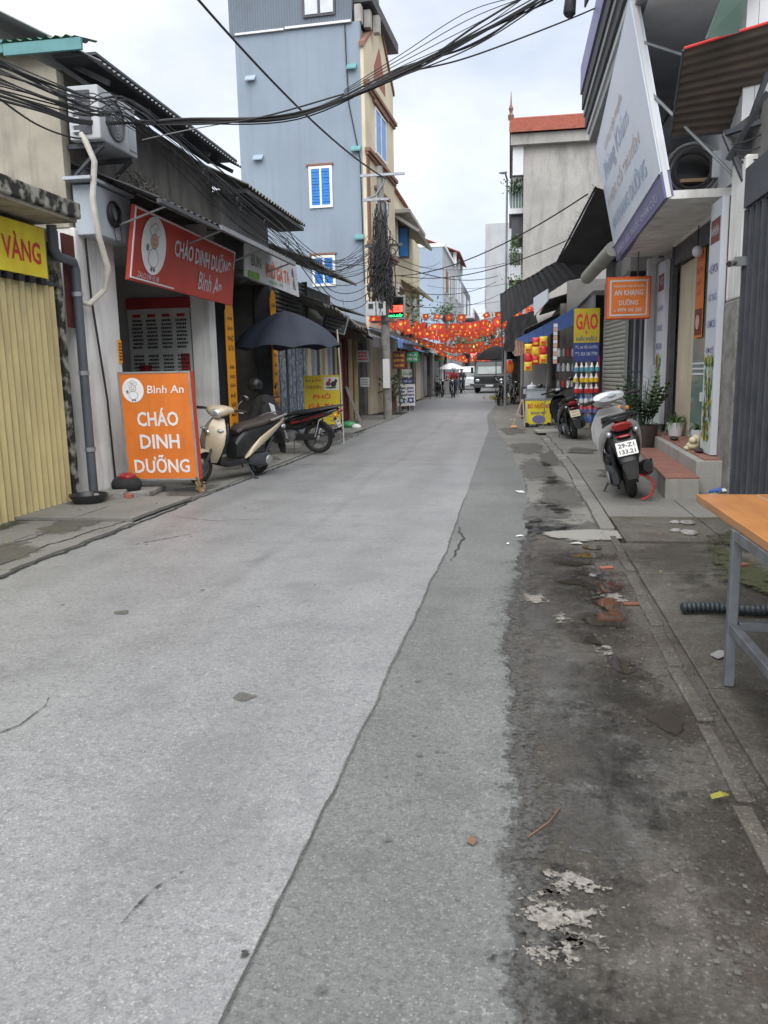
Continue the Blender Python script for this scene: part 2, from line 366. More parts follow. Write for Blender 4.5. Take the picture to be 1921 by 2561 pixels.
# stains whose outline is ragged grain: the sheet carries a 'fade' value that the noise eats into
def stain(name, c, c2, rough=.85, n1=9., n2=70., th=.5, soft=.12, k1=.7, k2=.5, spec=.5, fine=.3, maxa=1.):
    m = bpy.data.materials.new(name); m.use_nodes = True; t = m.node_tree; N = t.nodes; lk = t.links.new
    b = N['Principled BSDF']; tc = N.new('ShaderNodeTexCoord'); at_ = N.new('ShaderNodeAttribute'); at_.attribute_name = 'fade'
    def noise(s, d=4):
        n = N.new('ShaderNodeTexNoise'); n.inputs['Scale'].default_value = s; n.inputs['Detail'].default_value = d; n.inputs['Roughness'].default_value = .65; lk(tc.outputs['Object'], n.inputs['Vector']); return n.outputs['Fac']
    def math_(op, x, y):
        n = N.new('ShaderNodeMath'); n.operation = op
        for i, v in enumerate((x, y)):
            if isinstance(v, (int, float)): n.inputs[i].default_value = v
            else: lk(v, n.inputs[i])
        return n.outputs[0]
    na, nb = noise(n1), noise(n2)
    s = math_('ADD', at_.outputs['Fac'], math_('ADD', math_('MULTIPLY', math_('SUBTRACT', na, .5), k1 * 2), math_('MULTIPLY', math_('SUBTRACT', nb, .5), k2 * 2)))
    r = N.new('ShaderNodeMapRange'); r.inputs[1].default_value = th - soft; r.inputs[2].default_value = th + soft; r.inputs[4].default_value = maxa; lk(s, r.inputs[0])
    lk(r.outputs[0], b.inputs['Alpha'])
    mx = N.new('ShaderNodeMix'); mx.data_type = 'RGBA'; mx.inputs[6].default_value = (*c, 1); mx.inputs[7].default_value = (*c2, 1)
    q = N.new('ShaderNodeMapRange'); q.inputs[1].default_value = .35; q.inputs[2].default_value = .65; lk(noise(n2 * 1.4, 2), q.inputs[0]); lk(q.outputs[0], mx.inputs[0]); lk(mx.outputs[2], b.inputs['Base Color'])
    b.inputs['Roughness'].default_value = rough; b.inputs['Specular IOR Level'].default_value = spec
    M[name] = m
def fade_attr(o, vals):
    a = o.data.attributes.new('fade', 'FLOAT', 'POINT'); a.data.foreach_set('value', vals); return o
stain('stain_dark', (.034, .034, .031), (.09, .088, .083), th=.63, soft=.24, k1=.75, k2=.95, n1=12, n2=50, maxa=.9)
stain('stain_seam', (.08, .08, .076), (.14, .14, .135), th=.58, soft=.28, k1=.9, k2=.5, maxa=.75)
stain('stain_chalk', (.25, .24, .215), (.13, .115, .10), th=.76, soft=.06, k1=1.3, k2=.9, n1=11, n2=45)
stain('stain_patch', (.27, .262, .24), (.22, .212, .195), th=.45, soft=.08, k1=.35, k2=.15)
stain('stain_wet', (.030, .028, .024), (.085, .078, .066), rough=.3, th=.55, soft=.3, k1=.9, k2=.8, n1=7, n2=55, maxa=.5)
stain('stain_damp', (.080, .078, .070), (.125, .122, .11), rough=.5, th=.5, soft=.14, k1=.8, k2=.3, n1=4.5, maxa=.85)
stain('stain_mud', (.085, .068, .052), (.045, .038, .03), rough=.3, th=.55, soft=.28, k1=.9, k2=.6, n1=8, maxa=.8)
stain('stain_water', (.036, .031, .025), (.04, .035, .029), rough=.03, th=.5, soft=.06, k1=.75, k2=.1, n1=9, spec=.9)
stain('stain_oil', (.09, .09, .09), (.12, .12, .12), rough=.6, th=.5, soft=.4, k1=.6, k2=.2, n1=3, maxa=.06)
stain('stain_crack', (.018, .018, .016), (.045, .045, .04), rough=.95, th=.50, soft=.14, k1=.9, k2=.5, n1=16)
stain('stain_moss', (.030, .036, .013), (.055, .058, .022), rough=.95, th=.6, soft=.15, k1=1.3, k2=.8)
# ------------------------------------------------------------------ lettering: flat print on a surface
DIMS = {}
def txt(parent, s, c, r, u, h, m, w=None, bold=0., shear=0., name='lettering', lift=.004, depth=0):
    cv = bpy.data.curves.new('t', 'FONT'); cv.body = s; cv.size = 1; cv.align_x = 'CENTER'; cv.align_y = 'CENTER'
    cv.offset = bold; cv.shear = shear; cv.resolution_u = 2; cv.space_line = .95
    o = bpy.data.objects.new('t', cv); COL.objects.link(o)
    dg = bpy.context.evaluated_depsgraph_get()
    me = bpy.data.meshes.new_from_object(o.evaluated_get(dg)); bpy.data.objects.remove(o); bpy.data.curves.remove(cv)
    r, u = Vector(r).normalized(), Vector(u).normalized(); n = r.cross(u); c = Vector(c)
    if not len(me.vertices): return None
    xs = [v.co.x for v in me.vertices]; ys = [v.co.y for v in me.vertices]
    x0, x1, y0, y1 = min(xs), max(xs), min(ys), max(ys)
    ky = h / max(y1 - y0, .01); kx = (w / (x1 - x0)) if w else ky
    for v in me.vertices:
        v.co = c + r * ((v.co.x - (x0 + x1) / 2) * kx) + u * ((v.co.y - (y0 + y1) / 2) * ky) + n * lift
    me.materials.clear(); me.name = name
    return link(name, me, m, parent)
def lines(parent, c, r, u, w, h, rows, m, name='small_print', lift=.004, seed=1, words=True):
    """rows of tiny unreadable print as short printed bars"""
    q = random.Random(seed); b = MB(); r, u = Vector(r).normalized(), Vector(u).normalized(); n = r.cross(u); c = Vector(c) + n * lift
    for i in range(rows):
        y = h / 2 - h * (i + .5) / rows; x = -w / 2 + q.uniform(0, .1) * w
        while x < w / 2 * q.uniform(.7, 1):
            l = q.uniform(.06, .16) * w; hh = h / rows * .28
            b.add([c + r * x + u * (y - hh), c + r * min(x + l, w / 2) + u * (y - hh), c + r * min(x + l, w / 2) + u * (y + hh), c + r * x + u * (y + hh)], [(0, 1, 2, 3)])
            x += l + .03 * w
    return b.build(name, m, parent)
def panel(parent, c, r, u, w, h, t, m, name='panel', bevel=0):
    r, u = Vector(r).normalized(), Vector(u).normalized(); c = Vector(c)
    return MB().slab([c - r * w / 2 - u * h / 2, c + r * w / 2 - u * h / 2, c + r * w / 2 + u * h / 2, c - r * w / 2 + u * h / 2], t).build(name, m, parent, bevel=bevel)
def rim(parent, c, r, u, w, h, t, m, name='frame', d=.03, lift=.006):
    r, u = Vector(r).normalized(), Vector(u).normalized(); n = r.cross(u); c = Vector(c) + n * lift; b = MB()
    for a, z, ww, hh in ((0, h / 2 - t / 2, w, t), (0, -h / 2 + t / 2, w, t), (-w / 2 + t / 2, 0, t, h - 2 * t), (w / 2 - t / 2, 0, t, h - 2 * t)):
        k = c + r * a + u * z
        b.slab([k - r * ww / 2 - u * hh / 2, k + r * ww / 2 - u * hh / 2, k + r * ww / 2 + u * hh / 2, k - r * ww / 2 + u * hh / 2], d)
    return b.build(name, m, parent)
FACE = dict(cam=(X3, Z3), street_l=(Y3, Z3), street_r=(-Y3, Z3))     # right and up of a face seen by the camera: facing -Y, facing +X (left row), facing -X (right row)
def disc(c, r, u, rx, ry, n=24, lift=.005):
    r, u = Vector(r).normalized(), Vector(u).normalized(); c = Vector(c) + r.cross(u) * lift
    return MB().add([c + r * rx * math.cos(2 * math.pi * k / n) + u * ry * math.sin(2 * math.pi * k / n) for k in range(n)], [list(range(n))])
def corrugated(a, b, c, d, pitch, amp, t=.004, across=1):
    """corrugated sheet over the quad a-b (eave) c-d (top), waves running from eave to top"""
    a, b, c, d = map(Vector, (a, b, c, d)); K_ = 8 if pitch < .21 else 6; n = max(4, int((b - a).length / pitch) * K_)
    nn = (b - a).cross(d - a).normalized()
    m_ = MB()
    def f(off):
        return lambda uu, vv: (a.lerp(b, uu)).lerp(d.lerp(c, uu), vv) + nn * (amp * math.sin(uu * n / K_ * 2 * math.pi) + off)
    m_.grid(f(0), n, 2); m_.grid(f(-t), n, 2)
    return m_
# ================================================================== ground
def poly_flat(pts, z): return MB().add([(x, y, z) for x, y in pts], [list(range(len(pts)))])
def jag(pts, amp, step, seed):
    q = random.Random(seed); o = []
    for (x0, y0), (x1, y1) in zip(pts, pts[1:]):
        n = max(1, int(math.hypot(x1 - x0, y1 - y0) / step))
        for i in range(n):
            t = i / n; o.append((x0 + (x1 - x0) * t + q.gauss(0, amp), y0 + (y1 - y0) * t + q.gauss(0, amp * .6)))
    o.append(pts[-1]); return o
def strip_mesh(l, r, z):
    """sheet between two polylines given as x at the same list of y"""
    n = len(l); vs = [(x, y, z) for x, y in l] + [(x, y, z) for x, y in r]
    return MB().add(vs, [(i, n + i, n + i + 1, i + 1) for i in range(n - 1)])
def edge(pairs, ys, amp, seed):
    q = random.Random(seed); o = []; w = 0
    for y in ys:
        for (y0, x0), (y1, x1) in zip(pairs, pairs[1:]):
            if y0 <= y <= y1: x = x0 + (x1 - x0) * (y - y0) / (y1 - y0)
        w = w * .75 + q.gauss(0, amp); o.append((x + w + q.gauss(0, amp * .5), y))
    return o
YS = [-3 + .06 * i for i in range(250)] + [12 + .5 * i for i in range(170)]
struct(poly_flat([(-700, -300), (700, -300), (700, 1200), (-700, 1200)], -.08).build('ground', M['concrete_floor']))
eL = edge([(-9, -4.0), (7, -4.1), (12, -4.1), (16, -4.0), (22, -4.0), (30, -4.5), (40, -4.6), (70, -4.6), (120, -7)], YS, .016, 2)
eS = edge([(-9, -.66), (1.5, -.64), (3, -.60), (6.5, -.52), (20, -.55), (27, -.8), (40, -.6), (70, -.7), (120, -3)], YS, .003, 3)
eD = edge([(-9, .03), (1.6, .02), (2.0, -.01), (2.5, .03), (3.2, .0), (4.2, .0), (5, .04), (6.7, .1), (8.7, .16), (11, .2), (14, .0), (20, -.35), (27, -.6), (40, -.5), (70, -.6), (120, -2.8)], YS, .014, 4)
struct(strip_mesh(eL, eS, .009).build('road', M['asphalt_light']))
struct(strip_mesh([(x - .12, y) for x, y in eS], eD, .0045).build('road_strip', M['asphalt_strip']))
struct(strip_mesh([(-.3, -3), (-.3, 7.3)], [(.92, -3), (.92, 7.3)], 0).build('road_shoulder', M['asphalt_dark']))
struct(strip_mesh([(-1.3, 7.3), (-1.3, 110)], [(2.7, 7.3), (2.7, 110)], -.003).build('concrete_shoulder', M['slab_dry']))
# dark broken lip between the strip and the shoulder, and the tar seam of the road
def ribbon(name, pts, w, z, m, kind='structure', vary=.35, seed=1):
    """ragged stain along a line of (x, y): full in the middle, eaten away at both sides"""
    q = random.Random(seed); vs = []; va = []; n = len(pts); k = 1.0
    for i, (x, y) in enumerate(pts):
        x0, y0 = pts[max(i - 1, 0)]; x1, y1 = pts[min(i + 1, n - 1)]; l = math.hypot(x1 - x0, y1 - y0) or 1
        nx, ny = (y1 - y0) / l, -(x1 - x0) / l; k = .8 * k + .2 * q.uniform(1 - vary, 1 + vary)
        e = min(1, i / 3, (n - 1 - i) / 3)
        for s, f_ in ((-1, 0), (-.5, .55), (0, 1), (.5, .55), (1, 0)): vs.append((x + nx * w * k * s, y + ny * w * k * s, z)); va.append(f_ * (.3 + .7 * e))
    fs = [(5 * i + j, 5 * i + j + 1, 5 * i + j + 6, 5 * i + j + 5) for i in range(n - 1) for j in range(4)]
    me = bpy.data.meshes.new(name); me.from_pydata(vs, [], fs); o = link(name, me, M[m]); fade_attr(o, va); o['kind'] = kind; return o
ribbon('road_seam', [(x, y) for x, y in eS if -1 < y < 9.5][::2], .010, .0125, 'stain_seam', seed=2)
struct(strip_mesh([(x - .0005, y) for x, y in eS if 1 < y < 2.6], [(x + .0012, y) for x, y in eS if 1 < y < 2.6], .0132).build('road_seam', M['crack']))
ribbon('broken_edge', [(x + .035, y) for x, y in eD if -1 < y < 7.3], .095, .0075, 'stain_dark', seed=3, vary=.7)
def blob(name, cx, cy, rx, ry, z, m, seed=1, kind='structure', rag=.18, nr=6, n=36):
    q = random.Random(seed); ph = [q.uniform(0, 6.28) for _ in range(6)]; vs = [(cx, cy, z)]; va = [1.0]
    for r_ in range(1, nr + 1):
        for i in range(n):
            a = 2 * math.pi * i / n; k = r_ / nr * (1 + rag * sum(math.sin(j * a + ph[j]) for j in range(1, 5)) / 2)
            vs.append((cx + rx * 1.25 * k * math.cos(a), cy + ry * 1.25 * k * math.sin(a), z)); va.append(1 - (r_ / nr) ** 1.5)
    fs = [(0, 1 + i, 1 + (i + 1) % n) for i in range(n)] + [(1 + (r_ - 1) * n + i, 1 + (r_ - 1) * n + (i + 1) % n, 1 + r_ * n + (i + 1) % n, 1 + r_ * n + i) for r_ in range(1, nr) for i in range(n)]
    fs = [f[::1] for f in fs]; me = bpy.data.meshes.new(name); me.from_pydata(vs, [], fs); o = link(name, me, M[m]); fade_attr(o, va); o['kind'] = kind; return o
for i, (x, y, a, b_) in enumerate(((.60, 6.32, .13, .11), (.56, 5.75, .12, .12), (.60, 5.35, .13, .18), (.62, 4.72, .06, .22), (.46, 4.28, .07, .08), (.66, 3.27, .09, .15), (.95, 2.15, .24, .30), (.55, 3.88, .06, .12))):
    blob('mud', x, y, a * 1.9, b_ * 1.7, .0055, 'stain_mud', 50 + i); blob('puddle', x, y, a, b_, .0088, 'stain_water', 30 + i)
for i, (x, y, a, b_) in enumerate(((.15, 1.97, .16, .13), (.20, 2.12, .12, .09), (.50, 4.12, .07, .1), (.16, 5.05, .14, .15), (.30, 4.66, .06, .16), (.12, 1.84, .10, .08), (.64, 5.1, .1, .25))):
    blob('cement_splash', x, y, a, b_, .0105 if i != 6 else .0069, 'stain_chalk', 70 + i)
for i, (x, y, a, b_) in enumerate(((.52, 4.62, .12, .16), (.50, 6.05, .16, .09), (.60, 5.02, .10, .12), (.42, 5.5, .14, .07), (.66, 6.62, .1, .1))): blob('puddle', x, y, a, b_, .0092, 'stain_water', 130 + i)
for i, (x, y, a, b_) in enumerate(((.22, 2.02, .22, .2), (.12, 1.72, .16, .14), (.30, 3.0, .25, .45), (.50, 4.45, .22, .5), (.35, 6.3, .25, .5), (.25, 2.45, .2, .3), (.4, 3.6, .3, .4), (.5, 1.5, .4, .35), (.45, 5.4, .3, .5), (1.3, 3.0, .5, .9), (1.5, 5.2, .5, .7), (.65, 2.4, .25, .4), (.3, 5.0, .35, .8), (.2, 1.4, .3, .3), (.55, 3.3, .3, .5), (1.2, 6.2, .5, .6), (.3, 5.9, .3, .5))):
    blob('wet_stain', x, y, a, b_, .0062 if x < .8 else .031, 'stain_wet', 90 + i)
for i, (x, y, a, b_) in enumerate(((.22, 3.6, .18, .7), (.30, 2.6, .2, .4), (.15, 4.6, .12, .5), (.42, 2.9, .2, .3))): blob('grit_patch', x, y, a, b_, .0048, 'stain_seam', 400 + i)
blob('cement_patch', .66, 7.12, .46, .28, .0125, 'stain_patch', 101, rag=.1)
for i, (x, y, a, b_) in enumerate(((.28, 8.3, .42, .75), (.55, 9.6, .3, 1.5), (.40, 12.0, .34, 1.6), (.2, 7.5, .5, .45), (.05, 10.2, .16, .7), (.62, 13.6, .2, 1.6), (.3, 15.6, .4, 1.2), (.0, 20, .3, 1.5), (1.4, 11.2, .3, .5), (1.2, 14.4, .3, .6), (.5, 7.4, .6, .35), (-4.3, 7.5, .3, .9), (-4.0, 9.6, .25, .8), (-4.2, 5.8, .3, .6), (-4.3, 12.8, .4, 1.2), (-4.1, 18, .4, 2), (-2.4, 4.5, .05, .05), (-1.9, 2.2, .05, .03), (-1.2, 3.3, .06, .05))):
    blob('damp_stain', x, y, a, b_, .0135 if -3.5 < x < 0 else (.0015 if x < .8 else .052) if x > -3 else .0355, 'stain_damp', 110 + i)
for k, (x0, y0, y1, w) in enumerate(((-1.15, 1.0, 24, .34), (-2.55, 2.0, 26, .36), (-1.9, 3.0, 30, .10), (-3.3, 4, 20, .25))):
    ribbon('tyre_track', [(x0 + .06 * math.sin(i * .5 + k), y0 + (y1 - y0) * i / 60) for i in range(61)], w, .0105 + .0004 * k, 'stain_oil', seed=60 + k, vary=.7)
for k in range(16):
    blob('oil_spot', rnd.uniform(-3.3, -.8), rnd.uniform(1.6, 14), rnd.uniform(.06, .3), rnd.uniform(.08, .5), .0122 + .0001 * k, 'stain_oil', 600 + k, rag=.3)
# crumbs of broken concrete heaped along the gutter
qg = random.Random(31); bg_ = MB()
for k in range(420):
    cy = qg.choice((1.9, 2.2, 3.1, 3.9, 4.4, 5.0, 5.4, 5.9, 6.3)); x = qg.gauss(.60, .10); y = cy + qg.gauss(0, .22); s = qg.uniform(.0025, .008)
    if not .1 < x < .74: continue
    v8 = [V(x + s * dx * qg.uniform(.6, 1.2), y + s * dy * qg.uniform(.6, 1.2), .001 + max(0, dz) * s * qg.uniform(.6, 1.1)) for dz in (-1, 1) for dx, dy in ((-1, -1), (1, -1), (1, 1), (-1, 1))]
    bg_.add(v8, [(4, 5, 6, 7), (0, 1, 5, 4), (1, 2, 6, 5), (2, 3, 7, 6), (3, 0, 4, 7)])
mat('grit', (.11, .105, .095), (.05, .048, .043), rough=.9, ns=60)
struct(bg_.build('rubble', M['grit']), 'stuff')
# kerb stones
for i in range(13):
    y0 = 7.35 + i * .82
    o = MB().box((.80 + rnd.uniform(-.012, .012) - max(0, y0 - 12) * .03, y0, -.05), (.935 - max(0, y0 - 12) * .03, y0 + .80, .035 + rnd.uniform(0, .01))).build('kerb', M['concrete_rough' if i % 4 == 3 else 'slab_dry'], bevel=.012); struct(o)
for i in range(8):
    y0 = 2.0 + i * .64
    o = MB().box((.735 + .016 * i + rnd.uniform(-.012, .012), y0, -.05), (.80 + .016 * i, y0 + .60, .011 + rnd.uniform(0, .006)), rz=rnd.uniform(-.02, .02)).build('kerb', M['slab_wet'], bevel=.008); struct(o)
# right pavement of cast slabs
pv = struct(poly_flat([(.80, -3), (2.75, -3), (2.75, 7.35), (.94, 7.35)], -.012).build('pavement', M['crack']))
jy = [-1.2, .4, 1.7, 2.65, 3.62, 4.6, 5.72, 6.75]
for y0, y1 in zip(jy, jy[1:]):
    xs = [.86 + .02 * y0 / 3, 1.72 + rnd.uniform(-.1, .1), 2.7]
    for x0, x1 in zip(xs, xs[1:]):
        z = .018 + rnd.uniform(0, .008)
        MB().box((x0 + .008, y0 + .008, -.03), (x1 - .008, y1 - .008, z)).build('slab', M['slab_wet'], pv, bevel=.006)
pv2 = struct(poly_flat([(.93, 6.76), (2.75, 6.76), (2.75, 24), (1.2, 24)], -.002).build('pavement', M['crack']))
jy = [6.77, 7.9, 9.0, 10.1, 11.3, 12.5, 13.7, 14.9, 16.2, 17.6, 19, 20.5, 22, 23.6]
for i, (y0, y1) in enumerate(zip(jy, jy[1:])):
    k = max(0, y0 - 12) * .03
    xs = [.945 - k, 1.75 - k, 2.72 - k]
    for x0, x1 in zip(xs, xs[1:]):
        MB().box((x0 + .006, y0 + .006, -.03), (x1 - .006, y1 - .006, .035 + rnd.uniform(0, .008))).build('slab', M['slab_wet' if i == 0 else 'slab_dry'], pv2, bevel=.006)
# left pavement, cracked and patched
pl = struct(strip_mesh([(-5.4, -3), (-5.4, 30)], [(-3.9, -3), (-3.8, 30)], .0095).build('pavement', M['crack']))
y0 = -2.0
while y0 < 27:
    ln = rnd.uniform(1.3, 2.2)
    for x0, x1 in ((-5.12, -4.42), (-4.41, -3.78)):
        e = jag([(x1, y0 + .012), (x1 + (.04 if x1 > -4 else 0), y0 + ln - .012)], .007 if x1 > -4 else .006, .15, int(y0 * 10))
        e2 = jag([(x0, y0 + ln - .012), (x0, y0 + .012)], .006, .2, int(y0 * 11) + 5)
        pts = e + e2; z = .027 + rnd.uniform(0, .006)
        MB().slab([(x, y, z) for x, y in pts], .03 if (Vector((*pts[1], 0)) - Vector((*pts[0], 0))).cross(Vector((*pts[len(pts) // 2], 0)) - Vector((*pts[0], 0))).z > 0 else -.03).build('slab', M['slab_dry'], pl)
    y0 += ln
def crack(pts, w, z, seed, name='crack'):
    ribbon(name, jag(pts, .014, .10, seed), w, z, 'stain_crack', vary=.6, seed=seed)
crack([(-3.9, 4.6), (-3.97, 6.3), (-3.86, 7.4), (-4.1, 9.2), (-3.95, 10.2)], .018, .0352, 3)
crack([(-3.70, 4.5), (-3.75, 5.6), (-3.70, 7.4), (-3.72, 9.6), (-3.66, 12.2), (-3.62, 15), (-3.66, 20)], .03, .0175, 4)
crack([(-4.55, 5.5), (-4.3, 6.6), (-4.62, 8.2)], .014, .0352, 5)
crack([(-4.9, 8.9), (-4.2, 9.7), (-3.9, 10.6)], .014, .0354, 6)
for k, (p, w) in enumerate((([(-1.05, 1.7), (-1.0, 1.92), (-.93, 2.05)], .009), ([(-.45, 6.0), (-.42, 6.9), (-.52, 7.6)], .012), ([(-1.45, 2.6), (-1.40, 2.75)], .008), ([(-3.3, 6.4), (-2.9, 7.0)], .012), ([(-.1, 1.75), (-.02, 1.8)], .014))): crack(p, w, .0145, 20 + k)
crack([(-3.7, 12.6), (-2.2, 12.75), (-.6, 12.6)], .010, .0146, 41); crack([(-3.6, 7.9), (-3.0, 7.6), (-2.4, 7.75)], .008, .0146, 42); crack([(-3.7, 19.5), (-2.0, 19.4), (-.7, 19.6)], .014, .0146, 43); crack([(-2.2, 2.6), (-2.05, 2.9), (-2.1, 3.3)], .005, .0146, 44)
blob('tar_spot', -.655, 1.72, .016, .022, .015, 'stain_crack', 7)
for i in range(26):
    x, y = rnd.uniform(-3.4, -.1), rnd.uniform(1.3, 9)
    if i < 14: x, y = rnd.uniform(-.5, 0), rnd.uniform(1.6, 4)
    blob('tar_speck', x, y, rnd.uniform(.008, .022), rnd.uniform(.008, .022), .0142 if x < -.6 else .0098, 'stain_seam', 200 + i, nr=3, n=12)
for i, (x, y, a, b_) in enumerate(((2.2, 5.0, .3, 1.3), (1.62, 5.8, .2, .9), (1.9, 6.8, .3, .4), (-4.95, 6.5, .12, 2), (-4.0, 8.3, .1, .6))): blob('moss', x, y, a, b_, .05 if x > 0 else .036, 'stain_moss', 300 + i, 'stuff')
# ================================================================== buildings on the left, near to far
def wall(b, *boxes):
    for x in boxes: b.box(x[0], x[1])
    return b
XF = -5.1
# --- low shop with the yellow folding shutter
b1 = E('shutter_shop', 'low shop with yellow ribbed shutter under a mouldy flat concrete roof', 'building', (-6.5, 6, 0))
MB().box((-9, 3, 0), (-5.32, 8.62, 3.1)).build('wall', M['plaster_grime'], b1)
MB().box((-5.32, 8.66, 0), (-5.10, 8.80, 3.12)).build('pier', M['mould'], b1)
MB().box((-5.32, 3, 2.52), (-5.16, 8.64, 3.12)).build('lintel', M['plaster_beige'], b1)
rf = MB().box((-9, 3, 3.16), (-4.62, 8.48, 3.33)).build('roof', M['mould'], b1, bevel=.02)
MB().box((-9, 3, 3.125), (-4.66, 8.44, 3.158)).build('soffit', M['plaster_beige'], rf)
sh = E('folding_shutter', 'pale yellow ribbed folding shutter pulled shut', 'shutter', (-5.1, 6, 0))
y = 3.0; i = 0
sl = MB().box((-.02, 0, .03), (.012, .105, 2.48)).add([(.012, .006, .03), (.045, .05, .03), (.012, .098, .03), (.012, .006, 2.48), (.045, .05, 2.48), (.012, .098, 2.48)], [(0, 1, 4, 3), (1, 2, 5, 4), (3, 4, 5), (2, 1, 0)]).mesh('slat')
while y < 8.55:
    o = link('slat', sl, M['shutter_yellow'], sh); o.location = (-5.1, y, 0); y += .112
MB().box((-5.14, 3, 2.485), (-5.06, 8.64, 2.53)).build('rail', M['steel_dark'], sh)
MB().box((-5.13, 3, .0), (-5.07, 8.64, .028)).build('track', M['steel_dark'], sh)
v = E('shop_sign', 'bright yellow sign with red capital letters above the yellow shutter', 'sign', (-5.0, 6, 2.8))
panel(v, (-5.0, 6.35, 2.80), Y3, Z3, 4.0, .52, .05, M['yellow_panel'])
for k in range(20): MB().box((-5.05, 4.4 + k * .2, 2.47), (-4.99, 4.5 + k * .2, 2.535)).build('fringe', M['black'], v)
txt(v, 'TIỆM BẠC VÀNG', (-5.0, 7.34, 2.79), Y3, Z3, .36, M['red_print'], 1.80, bold=.02)
# drainpipe, cable, meter box and cable coil
dp = E('drainpipe', 'dark grey drainpipe with an elbow beside the yellow shutter', 'pipe', (-4.98, 8.9, 0))
MB().tube([(-4.98, 8.90, 0), (-4.98, 8.90, 2.70), (-4.98, 8.86, 2.78), (-4.98, 8.55, 2.80), (-4.98, 8.48, 2.88), (-4.98, 8.47, 3.12)], .055, 10).build('pipe', M['pvc_grey'], dp, True)
for z in (.6, 1.5, 2.4): MB().lathe((-4.98, 8.90, z), [(.058, 0), (.064, .0), (.064, .05), (.058, .05)], 12).build('clip', M['galvanised'], dp)
t = E('red_signboard', 'faded dark red board behind the drainpipe', 'sign', (-5.04, 9, 2)); MB().box((-5.09, 8.82, 2.05), (-5.06, 9.12, 3.1)).build('board', M['red_pipe'], t)

# --- house with white pier, gable wall and the porridge shop
b2 = E('gable_house', 'old house with bare beige gable wall and rusty sheet roof over the porridge shop', 'building', (-7, 11.5, 0))
MB().box((-9.5, 9.05, 3.2), (-5.1, 9.2, 4.9)).add([(-9.5, 9.05, 4.9), (-5.1, 9.05, 4.9), (-9.5, 9.05, 7.2), (-9.5, 9.2, 4.9), (-5.1, 9.2, 4.9), (-9.5, 9.2, 7.2)], [(0, 1, 2), (5, 4, 3), (1, 4, 5, 2)]).build('gable_wall', M['plaster_beige'], b2)
MB().box((-9.5, 9.2, 3.95), (-5.12, 13.9, 4.95)).build('front_wall', M['plaster_grime'], b2)
MB().box((-5.75, 9.06, 0), (-5.04, 10.0, 3.2)).box((-5.75, 9.5, 3.2), (-5.06, 10.0, 3.95)).build('pier', M['plaster_white'], b2, bevel=.02)
MB().box((-9.5, 9.06, 0), (-5.8, 9.2, 3.2)).box((-9.5, 9.2, 0), (-9.35, 13.9, 3.95)).build('back_wall', M['dark_wall'], b2)
MB().box((-9.3, 9.25, 3.3), (-5.2, 13.8, 3.4)).build('ceiling', M['dark_wall'], b2)
MB().box((-9.35, 10.0, 0), (-5.0, 13.0, .07)).build('shop_floor', M['concrete_floor'], b2)
MB().box((-9.3, 13.0, .0), (-5.26, 13.14, 3.3)).build('partition', M['dark_wall'], b2)
MB().box((-5.26, 12.94, .0), (-4.93, 13.22, 2.9)).box((-5.26, 12.94, 2.9), (-5.0, 13.22, 3.9)).build('pillar', M['plaster_white'], b2, bevel=.015)
mbd = E('menu_board', 'dim menu board with red header inside the porridge shop', 'menu board', (-5.8, 12.96, 2))
panel(mbd, (-5.83, 12.96, 2.02), X3, Z3, 1.10, 1.5, .02, M['menu_board'])
panel(mbd, (-5.83, 12.955, 2.68), X3, Z3, 1.12, .18, .02, M['menu_red'], 'header')
for k in range(4):
    panel(mbd, (-6.22 + .26 * k, 12.955, 2.48), X3, Z3, .14, .05, .01, M['menu_red'], 'heading')
    lines(mbd, (-6.22 + .26 * k, 12.957, 2.18), X3, Z3, .2, .5, 8, M['black_print'], seed=k)
    lines(mbd, (-6.22 + .26 * k, 12.957, 1.60), X3, Z3, .2, .5, 8, M['black_print'], seed=k + 9)
panel(mbd, (-6.12, 12.955, 1.5), X3, Z3, .22, .34, .01, M['menu_red'], 'picture')
panel(mbd, (-5.4, 12.955, 1.6), X3, Z3, .16, .5, .01, M['menu_red'], 'picture')
def eave_roof(name, parent, y0, y1, xe, ze, xr, zr, m, pitch=.11, amp=.014):
    o = corrugated((xe, y0, ze), (xe, y1, ze), (xr, y1, zr), (xr, y0, zr), pitch, amp).build(name, m, parent, True); return o
r2 = eave_roof('roof', b2, 8.98, 13.75, -4.52, 4.92, -9.6, 7.55, M['sheet_grey'])
MB().box((-5.1, 9.0, 5.0), (-4.58, 13.7, 5.03)).build('purlin', M['steel_dark'], b2)
for k in range(5): MB().slab([(-4.6, 9.3 + k * 1.05, 4.84), (-4.6, 9.36 + k * 1.05, 4.84), (-5.12, 9.36 + k * 1.05, 5.11), (-5.12, 9.3 + k * 1.05, 5.11)], .06).build('rafter', M['sheet_dark'], b2)
gt = E('gable_canopy', 'teal metal flashing strip across the beige gable wall', 'canopy', (-5.3, 9.0, 5.1))
MB().box((-9, 8.88, 5.06), (-5.62, 8.92, 5.19)).box((-5.61, 8.87, 5.02), (-4.68, 8.91, 5.14)).build('fascia', M['teal_sheet'], gt)
corrugated((-9, 8.86, 5.19), (-4.75, 8.86, 5.16), (-4.75, 9.4, 5.30), (-9, 9.4, 5.33), .12, .014).build('sheet', M['green_sheet'], gt, True)
ac = E('air_conditioner', 'dusty outdoor air conditioner unit bracketed under the left sheet roof', 'air conditioner', (-4.9, 9.4, 4.1))
MB().box((-5.0, 9.05, 4.14), (-4.62, 9.98, 4.72)).build('body', M['meter_grey'], ac, bevel=.02)
MB().box((-4.93, 9.03, 4.2), (-4.72, 9.052, 4.66)).build('side_grille', M['steel_dark'], ac)
